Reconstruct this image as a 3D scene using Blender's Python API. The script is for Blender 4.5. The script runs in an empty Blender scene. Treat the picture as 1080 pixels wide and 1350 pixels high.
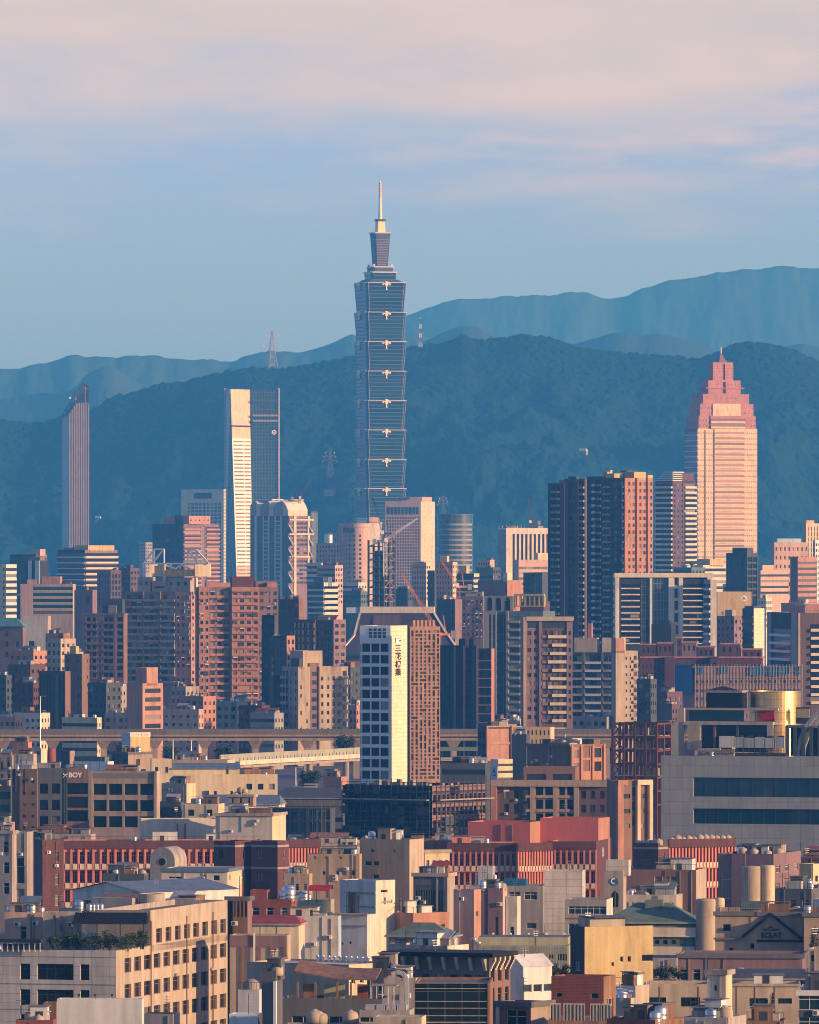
import bpy, math, random
import numpy as np
from mathutils import Vector, Matrix
R = math.radians
rnd = random.Random(11)
scn = bpy.context.scene
COL = scn.collection

# ------------------------------------------------------------------ camera, sky, sun, exposure
F, HY, HC = 11600.0, 729.0, 80.0          # focal length in photo pixels, horizon row, camera height (m)
cam = bpy.data.objects.new('camera', bpy.data.cameras.new('camera'))
COL.objects.link(cam); scn.camera = cam
cam.location = (0, 0, HC); cam.rotation_euler = (R(90), 0, 0)
cam.data.sensor_fit = 'HORIZONTAL'; cam.data.sensor_width = 36
cam.data.lens = F / 1080 * 36
cam.data.shift_y = (HY - 675) / 1080
cam.data.clip_start = 1; cam.data.clip_end = 90000

SUN_AZ, SUN_EL = 66.0, 11.0               # degrees to the right of straight behind the camera, elevation
sx, sy = math.sin(R(SUN_AZ)), -math.cos(R(SUN_AZ))
SUN = Vector((sx * math.cos(R(SUN_EL)), sy * math.cos(R(SUN_EL)), math.sin(R(SUN_EL))))
sun = bpy.data.objects.new('sun', bpy.data.lights.new('sun', 'SUN'))
COL.objects.link(sun)
sun.data.energy = 3.0; sun.data.angle = R(0.6); sun.data.color = (1.0, 0.69, 0.41)
sun.rotation_euler = SUN.to_track_quat('Z', 'Y').to_euler()

W = bpy.data.worlds.new('World'); scn.world = W; W.use_nodes = True
nt = W.node_tree; nt.nodes.clear()
def N(t, tree, **kw):
    n = tree.nodes.new(t)
    for k, v in kw.items(): setattr(n, k, v)
    return n
def L(tree, a, b): tree.links.new(a, b)
sky = N('ShaderNodeTexSky', nt, sky_type='NISHITA', sun_disc=False, sun_elevation=R(SUN_EL), altitude=80, air_density=1.0, dust_density=0.7, ozone_density=5.0)
sky.sun_rotation = math.atan2(sx, sy)
bg = N('ShaderNodeBackground', nt); bg.inputs[1].default_value = 0.12
tc = N('ShaderNodeTexCoord', nt); sep = N('ShaderNodeSeparateXYZ', nt); L(nt, tc.outputs['Generated'], sep.inputs[0])
mp = N('ShaderNodeMapping', nt); mp.inputs['Scale'].default_value = (26, 26, 120); L(nt, tc.outputs['Generated'], mp.inputs[0])
nz = N('ShaderNodeTexNoise', nt); nz.inputs['Scale'].default_value = 1.0; nz.inputs['Detail'].default_value = 7; nz.inputs['Roughness'].default_value = 0.55
L(nt, mp.outputs[0], nz.inputs[0])
def M(tree, op, a, b=None, c=None, clamp=False):
    n = N('ShaderNodeMath', tree, operation=op, use_clamp=clamp)
    for i, v in enumerate((a, b, c)):
        if v is None: continue
        if isinstance(v, (int, float)): n.inputs[i].default_value = v
        else: L(tree, v, n.inputs[i])
    return n.outputs[0]
# dusk: the half of the sky away from the sunset is blue, the half behind the camera warm; a darker blue belt lies on the far horizon
def ramp(x, lo, hi):
    n = N('ShaderNodeMapRange', nt, interpolation_type='SMOOTHSTEP'); L(nt, x, n.inputs[0]); n.inputs[1].default_value = lo; n.inputs[2].default_value = hi; return n.outputs[0]
band = ramp(sep.outputs[1], -0.35, 0.6)
tm = N('ShaderNodeMix', nt, data_type='RGBA'); L(nt, band, tm.inputs[0]); tm.inputs[6].default_value = (0.86, 0.73, 0.77, 1); tm.inputs[7].default_value = (0.74, 0.74, 1.60, 1)
tint = N('ShaderNodeVectorMath', nt, operation='MULTIPLY'); L(nt, sky.outputs[0], tint.inputs[0]); L(nt, tm.outputs[2], tint.inputs[1])
belt = M(nt, 'MULTIPLY', M(nt, 'SUBTRACT', 1.0, ramp(sep.outputs[2], 0.012, 0.045)), band)
tb = N('ShaderNodeMix', nt, data_type='RGBA', blend_type='MULTIPLY'); L(nt, belt, tb.inputs[0]); L(nt, tint.outputs[0], tb.inputs[6]); tb.inputs[7].default_value = (0.66, 0.84, 1.04, 1); L(nt, tb.outputs[2], bg.inputs[0])
hh = M(nt, 'ADD', sep.outputs[2], M(nt, 'MULTIPLY', M(nt, 'SUBTRACT', nz.outputs[0], 0.5), 0.034))
mr = N('ShaderNodeMapRange', nt, interpolation_type='SMOOTHSTEP'); L(nt, hh, mr.inputs[0])
mr.inputs[1].default_value = 0.036; mr.inputs[2].default_value = 0.062
# a loose deck of cloud, open again towards the zenith
mr2 = N('ShaderNodeMapRange', nt, interpolation_type='SMOOTHSTEP'); L(nt, sep.outputs[2], mr2.inputs[0])
mr2.inputs[1].default_value = 0.09; mr2.inputs[2].default_value = 0.3; mr2.inputs[3].default_value = 0.95; mr2.inputs[4].default_value = 0.15
cm0 = M(nt, 'MULTIPLY', mr.outputs[0], mr2.outputs[0])
cm = M(nt, 'MULTIPLY', cm0, M(nt, 'ADD', M(nt, 'MULTIPLY', band, 0.6), 0.4))   # fewer clouds towards the sunset
cr = N('ShaderNodeValToRGB', nt); L(nt, nz.outputs[0], cr.inputs[0])
cr.color_ramp.elements[0].position = 0.35; cr.color_ramp.elements[0].color = (0.365, 0.335, 0.35, 1)
cr.color_ramp.elements[1].position = 0.68; cr.color_ramp.elements[1].color = (0.42, 0.36, 0.37, 1)
bg2 = N('ShaderNodeBackground', nt); bg2.inputs[1].default_value = 0.9; L(nt, cr.outputs[0], bg2.inputs[0])
mx = N('ShaderNodeMixShader', nt); L(nt, cm, mx.inputs[0]); L(nt, bg.outputs[0], mx.inputs[1]); L(nt, bg2.outputs[0], mx.inputs[2])
# faint pink wisps under the deck, mostly to the right
mp2 = N('ShaderNodeMapping', nt); mp2.inputs['Scale'].default_value = (30, 30, 190); mp2.inputs['Location'].default_value = (3.1, 1.7, 0.4); L(nt, tc.outputs['Generated'], mp2.inputs[0])
nz2 = N('ShaderNodeTexNoise', nt); nz2.inputs['Scale'].default_value = 1.0; nz2.inputs['Detail'].default_value = 8; nz2.inputs['Roughness'].default_value = 0.6; L(nt, mp2.outputs[0], nz2.inputs[0])
wz = M(nt, 'MULTIPLY', ramp(sep.outputs[2], 0.038, 0.046), M(nt, 'SUBTRACT', 1.0, ramp(sep.outputs[2], 0.050, 0.060)))
wm = M(nt, 'MULTIPLY', M(nt, 'MULTIPLY', ramp(nz2.outputs[0], 0.47, 0.66), wz), M(nt, 'ADD', M(nt, 'MULTIPLY', ramp(sep.outputs[0], -0.03, 0.05), 0.5), 0.1))
bg3 = N('ShaderNodeBackground', nt); bg3.inputs[0].default_value = (0.46, 0.36, 0.40, 1); bg3.inputs[1].default_value = 0.9
mx2 = N('ShaderNodeMixShader', nt); L(nt, wm, mx2.inputs[0]); L(nt, mx.outputs[0], mx2.inputs[1]); L(nt, bg3.outputs[0], mx2.inputs[2]); mx = mx2
wo = N('ShaderNodeOutputWorld', nt); L(nt, mx.outputs[0], wo.inputs[0])

scn.view_settings.view_transform = 'Standard'; scn.view_settings.look = 'None'
scn.view_settings.exposure = 1.0; scn.view_settings.gamma = 1.0
scn.render.engine = 'CYCLES'
scn.cycles.use_denoising = True
scn.cycles.max_bounces = 4; scn.cycles.diffuse_bounces = 2; scn.cycles.glossy_bounces = 2; scn.cycles.volume_bounces = 0
scn.cycles.adaptive_threshold = 0.005
scn.cycles.filter_width = 1.0

# ------------------------------------------------------------------ helpers
def mk(x, y, D):                          # photo pixel at distance D -> world point
    return Vector(((x - 540) / F * D, D, HC - (y - HY) / F * D))
def zat(y, D): return HC - (y - HY) / F * D

MATS = {}
def principled(name):
    m = bpy.data.materials.new(name); m.use_nodes = True
    return m, m.node_tree, m.node_tree.nodes['Principled BSDF']
def mixc(t, fac, a, b, mode='MIX'):
    n = N('ShaderNodeMix', t, data_type='RGBA', blend_type=mode)
    for s, v in ((0, fac), (6, a), (7, b)):
        if isinstance(v, (int, float)): n.inputs[s].default_value = v
        elif isinstance(v, tuple): n.inputs[s].default_value = (*v, 1) if len(v) == 3 else v
        else: L(t, v, n.inputs[s])
    return n.outputs[2]
def wall_mat(name, rgb, var=0.22, rough=0.85, brick=None, spec=0.25, metal=0.0, streak=0.35):
    """painted, tiled or concrete wall: object-space stains, run-off streaks, fine grain, an optional joint grid (w, h, depth)"""
    m, t, p = principled(name)
    tc = N('ShaderNodeTexCoord', t); oi = N('ShaderNodeObjectInfo', t)
    vec = N('ShaderNodeVectorMath', t, operation='ADD'); L(t, tc.outputs['Object'], vec.inputs[0])
    rv = N('ShaderNodeVectorMath', t, operation='SCALE'); L(t, oi.outputs['Location'], rv.inputs[0]); rv.inputs['Scale'].default_value = 0.37
    L(t, rv.outputs[0], vec.inputs[1])
    def noise(scale, det):
        mp = N('ShaderNodeMapping', t); mp.inputs['Scale'].default_value = scale; L(t, vec.outputs[0], mp.inputs[0])
        n = N('ShaderNodeTexNoise', t); n.inputs['Scale'].default_value = 1; n.inputs['Detail'].default_value = det; L(t, mp.outputs[0], n.inputs[0])
        return n.outputs[0]
    n1 = noise((0.09, 0.09, 0.11), 3); n2 = noise((1.1, 1.1, 0.07), 3); n3 = noise((2.4, 2.4, 2.4), 2)
    s = M(t, 'ADD', M(t, 'MULTIPLY', M(t, 'SUBTRACT', n1, 0.5), var * 2.0), 1.0)
    s = M(t, 'ADD', s, M(t, 'MULTIPLY', M(t, 'SUBTRACT', n2, 0.5), streak * 2.2))
    s = M(t, 'ADD', s, M(t, 'MULTIPLY', M(t, 'SUBTRACT', n3, 0.5), var * 1.1))
    s = M(t, 'MAXIMUM', s, 0.25)
    if brick:
        sp = N('ShaderNodeSeparateXYZ', t); L(t, tc.outputs['Object'], sp.inputs[0])
        cb = N('ShaderNodeCombineXYZ', t); L(t, M(t, 'ADD', sp.outputs[0], sp.outputs[1]), cb.inputs[0]); L(t, sp.outputs[2], cb.inputs[1])
        b = N('ShaderNodeTexBrick', t); L(t, cb.outputs[0], b.inputs[0]); b.offset = 0 if len(brick) < 4 else 0.5
        b.inputs['Scale'].default_value = 1; b.inputs['Brick Width'].default_value = brick[0]; b.inputs['Row Height'].default_value = brick[1]
        b.inputs['Mortar Size'].default_value = brick[2]; b.inputs['Mortar Smooth'].default_value = 0.2
        b.inputs['Color1'].default_value = (1, 1, 1, 1); b.inputs['Color2'].default_value = (0.86, 0.86, 0.86, 1); b.inputs['Mortar'].default_value = (0.5, 0.5, 0.5, 1)
        s = M(t, 'MULTIPLY', s, b.outputs[0])
    cv = N('ShaderNodeVectorMath', t, operation='SCALE'); cv.inputs[0].default_value = rgb; L(t, s, cv.inputs['Scale'])
    n4 = noise((0.42, 0.42, 0.13), 5)
    gr = N('ShaderNodeMapRange', t, interpolation_type='SMOOTHSTEP'); L(t, n4, gr.inputs[0]); gr.inputs[1].default_value = 0.52; gr.inputs[2].default_value = 0.74; gr.inputs[4].default_value = min(0.6, streak * 1.3)
    L(t, mixc(t, gr.outputs[0], cv.outputs[0], tuple(c * 0.35 + 0.012 * e for c, e in zip(rgb, (3, 2, 1)))), p.inputs['Base Color'])   # grime and rust patches
    p.inputs['Roughness'].default_value = rough; p.inputs['Specular IOR Level'].default_value = spec; p.inputs['Metallic'].default_value = metal
    MATS[name] = m; return m
def glass_mat(name, rgb, rough=0.12, lit=0.12, spec=0.5, curtain=(0.28, 0.26, 0.24)):
    """window glass: every pane a little different, some with blinds or curtains behind"""
    m, t, p = principled(name)
    oi = N('ShaderNodeObjectInfo', t); g = N('ShaderNodeNewGeometry', t)
    r = M(t, 'FRACT', M(t, 'ADD', M(t, 'MULTIPLY', oi.outputs['Random'], 7.31), M(t, 'MULTIPLY', g.outputs['Random Per Island'], 3.77)))
    r2 = M(t, 'FRACT', M(t, 'MULTIPLY', r, 13.7))
    k = M(t, 'LESS_THAN', r, lit)
    base = mixc(t, r2, tuple(c * 0.55 for c in rgb), tuple(min(1, c * 1.6) for c in rgb))
    cu = mixc(t, r2, tuple(c * 0.35 for c in curtain), curtain)
    L(t, mixc(t, k, base, cu), p.inputs['Base Color'])
    p.inputs['Roughness'].default_value = rough; p.inputs['Specular IOR Level'].default_value = spec
    MATS[name] = m; return m
def curtain_mat(name, glass, frame, w, h, mortar=0.12, rough=0.15, spec=0.5, metal=0.0):
    """a curtain wall: panes in a grid of mullions and spandrels"""
    m, t, p = principled(name)
    tc = N('ShaderNodeTexCoord', t); sp = N('ShaderNodeSeparateXYZ', t); L(t, tc.outputs['Object'], sp.inputs[0])
    cb = N('ShaderNodeCombineXYZ', t); L(t, M(t, 'ADD', sp.outputs[0], sp.outputs[1]), cb.inputs[0]); L(t, sp.outputs[2], cb.inputs[1])
    b = N('ShaderNodeTexBrick', t); L(t, cb.outputs[0], b.inputs[0]); b.offset = 0
    b.inputs['Scale'].default_value = 1; b.inputs['Brick Width'].default_value = w; b.inputs['Row Height'].default_value = h
    b.inputs['Mortar Size'].default_value = mortar; b.inputs['Mortar Smooth'].default_value = 0.1; b.inputs['Bias'].default_value = 0
    b.inputs['Color1'].default_value = (*[c * 0.6 for c in glass], 1); b.inputs['Color2'].default_value = (*[c * 1.5 for c in glass], 1); b.inputs['Mortar'].default_value = (*frame, 1)
    L(t, b.outputs[0], p.inputs['Base Color'])
    rr = M(t, 'ADD', M(t, 'MULTIPLY', b.outputs['Fac'], 0.5), rough); L(t, rr, p.inputs['Roughness'])
    p.inputs['Specular IOR Level'].default_value = spec; p.inputs['Metallic'].default_value = metal
    MATS[name] = m; return m

class MB:
    """collects quads and polygons with a material each, then links them as one mesh object"""
    def __init__(s): s.v = []; s.f = []; s.m = []; s.ms = []
    def mi(s, mat):
        if mat not in s.ms: s.ms.append(mat)
        return s.ms.index(mat)
    def poly(s, pts, mat):
        n = len(s.v); s.v.extend([tuple(p) for p in pts]); s.f.append(tuple(range(n, n + len(pts)))); s.m.append(s.mi(mat))
    def hexa(s, P, mat):                  # P: 4 bottom then 4 top, counter-clockwise seen from above
        n = len(s.v); s.v.extend([tuple(p) for p in P]); k = s.mi(mat)
        for f in ((3, 2, 1, 0), (4, 5, 6, 7), (0, 1, 5, 4), (1, 2, 6, 5), (2, 3, 7, 6), (3, 0, 4, 7)):
            s.f.append(tuple(n + i for i in f)); s.m.append(k)
    def box(s, x0, x1, y0, y1, z0, z1, mat):
        s.hexa([(x0, y0, z0), (x1, y0, z0), (x1, y1, z0), (x0, y1, z0), (x0, y0, z1), (x1, y0, z1), (x1, y1, z1), (x0, y1, z1)], mat)
    def bar(s, p, q, w, mat, w2=None):
        p, q = Vector(p), Vector(q); d = (q - p)
        if d.length < 1e-6: return
        d.normalize(); up = Vector((0, 0, 1)) if abs(d.z) < 0.95 else Vector((0, 1, 0))
        a = d.cross(up).normalized() * w / 2; b = a.cross(d).normalized() * (w2 or w) / 2
        s.hexa([p - a - b, p + a - b, p + a + b, p - a + b, q - a - b, q + a - b, q + a + b, q - a + b], mat)
    def lathe(s, c, prof, mat, n=20, a0=0, a1=360):
        """prof: list of (radius, z)"""
        cx, cy = c; full = abs(a1 - a0) >= 360; k = s.mi(mat)
        N_ = n if full else n + 1; st = len(s.v)
        for r, z in prof:
            for i in range(N_):
                a = R(a0 + (a1 - a0) * i / n); s.v.append((cx + r * math.cos(a), cy + r * math.sin(a), z))
        for j in range(len(prof) - 1):
            for i in range(n):
                i2 = (i + 1) % N_
                s.f.append((st + j * N_ + i, st + j * N_ + i2, st + (j + 1) * N_ + i2, st + (j + 1) * N_ + i)); s.m.append(k)
    def build(s, name, parent=None, smooth=False, loc=None):
        me = bpy.data.meshes.new(name); me.from_pydata(s.v, [], s.f)
        for m in s.ms: me.materials.append(MATS[m])
        if s.m: me.polygons.foreach_set('material_index', s.m)
        if smooth: me.polygons.foreach_set('use_smooth', [True] * len(s.f))
        me.update()
        o = bpy.data.objects.new(name, me); COL.objects.link(o)
        if parent: o.parent = parent
        if loc: o.location = loc
        return o
def tag(o, label=None, cat=None, group=None, kind=None):
    for k, v in (('label', label), ('category', cat), ('group', group), ('kind', kind)):
        if v: o[k] = v
    return o
def empty(name, loc, rz, label, cat, group=None):
    o = bpy.data.objects.new(name, None); COL.objects.link(o); o.location = loc; o.rotation_euler = (0, 0, rz)
    o.empty_display_size = 1
    return tag(o, label, cat, group)

# ------------------------------------------------------------------ value noise and terrain
def vnoise(x, y, seed):
    xi = np.floor(x).astype(np.int64); yi = np.floor(y).astype(np.int64); fx = x - xi; fy = y - yi
    fx = fx * fx * (3 - 2 * fx); fy = fy * fy * (3 - 2 * fy)
    def h(a, b):
        n = (a * 374761393 + b * 668265263 + seed * 974711) & 0xFFFFFFFF
        n = ((n ^ (n >> 13)) * 1274126177) & 0xFFFFFFFF
        return ((n ^ (n >> 16)) & 0xFFFF) / 65535.0
    return (h(xi, yi) * (1 - fx) + h(xi + 1, yi) * fx) * (1 - fy) + (h(xi, yi + 1) * (1 - fx) + h(xi + 1, yi + 1) * fx) * fy
def fbm(x, y, seed, oct=4):
    s = 0; a = 0.5
    for i in range(oct): s = s + a * (vnoise(x, y, seed + i) - 0.5); x = x * 2.03; y = y * 2.03; a *= 0.5
    return s
def crowns(X, Y, sp, seed):
    """height of rounded tree crowns on a jittered grid of spacing sp"""
    cx = np.floor(X / sp).astype(np.int64); cy = np.floor(Y / sp).astype(np.int64); out = np.zeros_like(X)
    def h(a, b, k):
        n = (a * 374761393 + b * 668265263 + (seed + k) * 974711) & 0xFFFFFFFF
        n = ((n ^ (n >> 13)) * 1274126177) & 0xFFFFFFFF
        return ((n ^ (n >> 16)) & 0xFFFF) / 65535.0
    for i in (-1, 0, 1):
        for j in (-1, 0, 1):
            a, b = cx + i, cy + j
            px = (a + 0.15 + 0.7 * h(a, b, 1)) * sp; py = (b + 0.15 + 0.7 * h(a, b, 2)) * sp
            r = sp * (0.5 + 0.45 * h(a, b, 3)); d2 = (X - px) ** 2 + (Y - py) ** 2
            out = np.maximum(out, np.where(d2 < r * r, np.sqrt(np.maximum(0, 1 - d2 / (r * r))) * r * (0.8 + 0.8 * h(a, b, 4)), 0))
    return out
def grid_mesh(name, X, Y, Z, mat, smooth=True):
    nr, nc = X.shape
    co = np.stack([X, Y, Z], -1).reshape(-1, 3).astype(np.float32)
    idx = np.arange(nr * nc).reshape(nr, nc)
    q = np.stack([idx[:-1, :-1], idx[:-1, 1:], idx[1:, 1:], idx[1:, :-1]], -1).reshape(-1)
    nf = (nr - 1) * (nc - 1)
    me = bpy.data.meshes.new(name); me.vertices.add(len(co)); me.vertices.foreach_set('co', co.ravel())
    me.loops.add(nf * 4); me.loops.foreach_set('vertex_index', q.astype(np.int32))
    me.polygons.add(nf); me.polygons.foreach_set('loop_start', np.arange(0, nf * 4, 4, dtype=np.int32))
    me.polygons.foreach_set('loop_total', np.full(nf, 4, np.int32))
    if smooth: me.polygons.foreach_set('use_smooth', np.ones(nf, bool))
    me.materials.append(MATS[mat]); me.update(calc_edges=True); me.validate()
    o = bpy.data.objects.new(name, me); COL.objects.link(o); return o
def forest_mat(name, a, b, scale):
    m, t, p = principled(name)
    tc = N('ShaderNodeTexCoord', t)
    n1 = N('ShaderNodeTexNoise', t); n1.inputs['Scale'].default_value = 0.008 * scale; n1.inputs['Detail'].default_value = 5; L(t, tc.outputs['Object'], n1.inputs[0])
    v = N('ShaderNodeTexVoronoi', t); v.inputs['Scale'].default_value = 0.11 * scale; L(t, tc.outputs['Object'], v.inputs[0])
    sp = N('ShaderNodeSeparateColor', t); L(t, v.outputs['Color'], sp.inputs[0])
    k = M(t, 'ADD', M(t, 'MULTIPLY', n1.outputs[0], 0.7), M(t, 'MULTIPLY', sp.outputs[0], 0.35), clamp=True)
    L(t, mixc(t, k, a, b), p.inputs['Base Color'])
    p.inputs['Roughness'].default_value = 0.9; p.inputs['Specular IOR Level'].default_value = 0.15
    MATS[name] = m
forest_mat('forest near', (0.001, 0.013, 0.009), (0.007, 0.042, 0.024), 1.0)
forest_mat('forest far', (0.028, 0.055, 0.052), (0.042, 0.074, 0.064), 0.4)  # paler than the near forest: part of the distance haze is in the colour
def ground_mat():
    m, t, p = principled('ground')
    tc = N('ShaderNodeTexCoord', t)
    n1 = N('ShaderNodeTexNoise', t); n1.inputs['Scale'].default_value = 0.02; n1.inputs['Detail'].default_value = 6; L(t, tc.outputs['Object'], n1.inputs[0])
    L(t, mixc(t, n1.outputs[0], (0.035, 0.035, 0.037), (0.11, 0.10, 0.09)), p.inputs['Base Color']); p.inputs['Roughness'].default_value = 0.95
    MATS['ground'] = m
ground_mat()
g = MB(); g.poly([(-3300, -40, 0), (3300, -40, 0), (3300, 27500, 0), (-3300, 27500, 0)], 'ground')
tag(g.build('ground'), 'flat dark ground under the city', None, None, 'structure')

LAND = {}
def land_dist(x, y):                       # distance of the near mountain's surface seen at a photo pixel
    U, P, Y = LAND['mountain']; return float(Y.ravel()[np.argmin(((U - x) ** 2 + (P - y) ** 2).ravel())])
def ridge(prof, D, foot, back, nu, nv, mat, name, label, seed, relief, tree=0, u0=-170, u1=1250, pw=1.15):
    px = np.array([p[0] for p in prof], float); py = np.array([p[1] for p in prof], float)
    u = np.linspace(u0, u1, nu); v = np.linspace(0, 1, nv)
    v = np.concatenate([v, 1 + np.linspace(0.02, 0.5, 24)])
    U, V = np.meshgrid(u, v)
    Y = foot + (D - foot) * np.minimum(V, 1) + np.maximum(V - 1, 0) * 2 * (back - D)
    X = (U - 540) / F * Y
    pr = np.interp(u, px, py); kn = np.exp(-0.5 * (np.arange(-30, 31) * (u[1] - u[0]) / (5 if tree > 6 else 6)) ** 2); kn /= kn.sum()
    pr = np.convolve(np.pad(pr, 30, mode='edge'), kn, mode='valid')        # no creases between the traced ridge points
    zr = np.broadcast_to(pr, U.shape); zr = HC - (zr - HY) / F * D
    s = np.where(V <= 1, np.power(np.clip(V, 0, 1), pw), 1 - (V - 1) * 1.6)
    env = np.sin(np.pi * np.clip(V, 0, 1)) ** 0.7
    k = 1.0 if tree > 6 else 2.2              # the farther ridges keep only their broad folds
    Z = zr * s + relief * env * (fbm(X / (170 * k), Y / (420 * k), seed, 5 if k == 1 else 2) * 2.2 + (fbm(X / 60, Y / 150, seed + 9, 4) * 0.7 if k == 1 else 0))
    if not tree: Z = Z + (fbm(X / 45, Y / 160, seed + 4, 4) * 20) * np.clip(V * 6, 0, 1)
    if tree:
        Z = Z + (crowns(X, Y, tree, seed) - tree * 0.55) * (0.7 if tree > 6 else 0.45) * np.clip(V * 6, 0, 1)
    Z = np.maximum(Z, -0.5 + np.clip(V, 0, 1))
    LAND[name] = (U[:nv], HY - (Z[:nv] - HC) / Y[:nv] * F, Y[:nv])
    o = grid_mesh(name, X, Y, Z, mat); return tag(o, label, None, None, 'structure')
near_prof = [(-170, 585), (-60, 562), (0, 553), (25, 557), (60, 558), (80, 549), (100, 546), (120, 541), (135, 531), (150, 523), (180, 516), (215, 505), (240, 503), (262, 497), (300, 490), (320, 486), (345, 485), (365, 487), (400, 481), (430, 476), (468, 469), (500, 465), (540, 458), (560, 456), (590, 451), (600, 446), (612, 441), (625, 447), (650, 447), (670, 444), (690, 442), (720, 445), (745, 451), (760, 458), (800, 463), (830, 466), (870, 469), (900, 471), (920, 473), (940, 467), (960, 456), (985, 451), (1010, 453), (1040, 459), (1060, 468), (1080, 477), (1150, 500), (1250, 540)]
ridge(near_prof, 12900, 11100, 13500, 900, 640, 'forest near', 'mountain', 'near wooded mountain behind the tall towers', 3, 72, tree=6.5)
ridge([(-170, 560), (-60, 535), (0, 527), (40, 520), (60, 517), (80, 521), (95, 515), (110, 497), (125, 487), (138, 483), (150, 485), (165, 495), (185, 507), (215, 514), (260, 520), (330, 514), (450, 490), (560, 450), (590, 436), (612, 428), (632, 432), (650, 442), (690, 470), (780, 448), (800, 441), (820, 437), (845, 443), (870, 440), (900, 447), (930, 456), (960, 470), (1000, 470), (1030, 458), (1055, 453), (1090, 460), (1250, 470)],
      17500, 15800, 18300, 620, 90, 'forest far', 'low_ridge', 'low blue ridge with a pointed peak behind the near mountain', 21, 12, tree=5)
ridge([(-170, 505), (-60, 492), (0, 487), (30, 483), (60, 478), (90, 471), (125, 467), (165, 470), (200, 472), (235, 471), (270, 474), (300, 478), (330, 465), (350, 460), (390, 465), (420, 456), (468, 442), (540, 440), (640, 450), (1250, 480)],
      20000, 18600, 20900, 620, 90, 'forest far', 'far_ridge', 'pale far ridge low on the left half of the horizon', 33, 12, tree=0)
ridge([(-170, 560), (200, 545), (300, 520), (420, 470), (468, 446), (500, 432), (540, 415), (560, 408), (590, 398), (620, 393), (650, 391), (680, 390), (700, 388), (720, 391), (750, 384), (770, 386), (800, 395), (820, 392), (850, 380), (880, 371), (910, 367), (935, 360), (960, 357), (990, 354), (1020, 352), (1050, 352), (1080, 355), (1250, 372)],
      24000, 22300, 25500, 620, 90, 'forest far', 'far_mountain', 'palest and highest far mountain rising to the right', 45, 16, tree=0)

# ------------------------------------------------------------------ air
hz = MB()
m = bpy.data.materials.new('haze'); m.use_nodes = True; t = m.node_tree; t.nodes.clear()
pv = N('ShaderNodeVolumePrincipled', t); pv.inputs['Color'].default_value = (0.07, 0.42, 1.0, 1)
HAZE = 6.2e-5
pv.inputs['Density'].default_value = HAZE; pv.inputs['Anisotropy'].default_value = 0.0; pv.inputs['Absorption Color'].default_value = (1, 1, 1, 1)
om = N('ShaderNodeOutputMaterial', t); L(t, pv.outputs[0], om.inputs['Volume']); MATS['haze'] = m
hz.box(-3400, 3400, -60, 27700, -1, 960, 'haze')
tag(hz.build('haze'), 'thin blue evening haze over the city', None, None, 'stuff')

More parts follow.
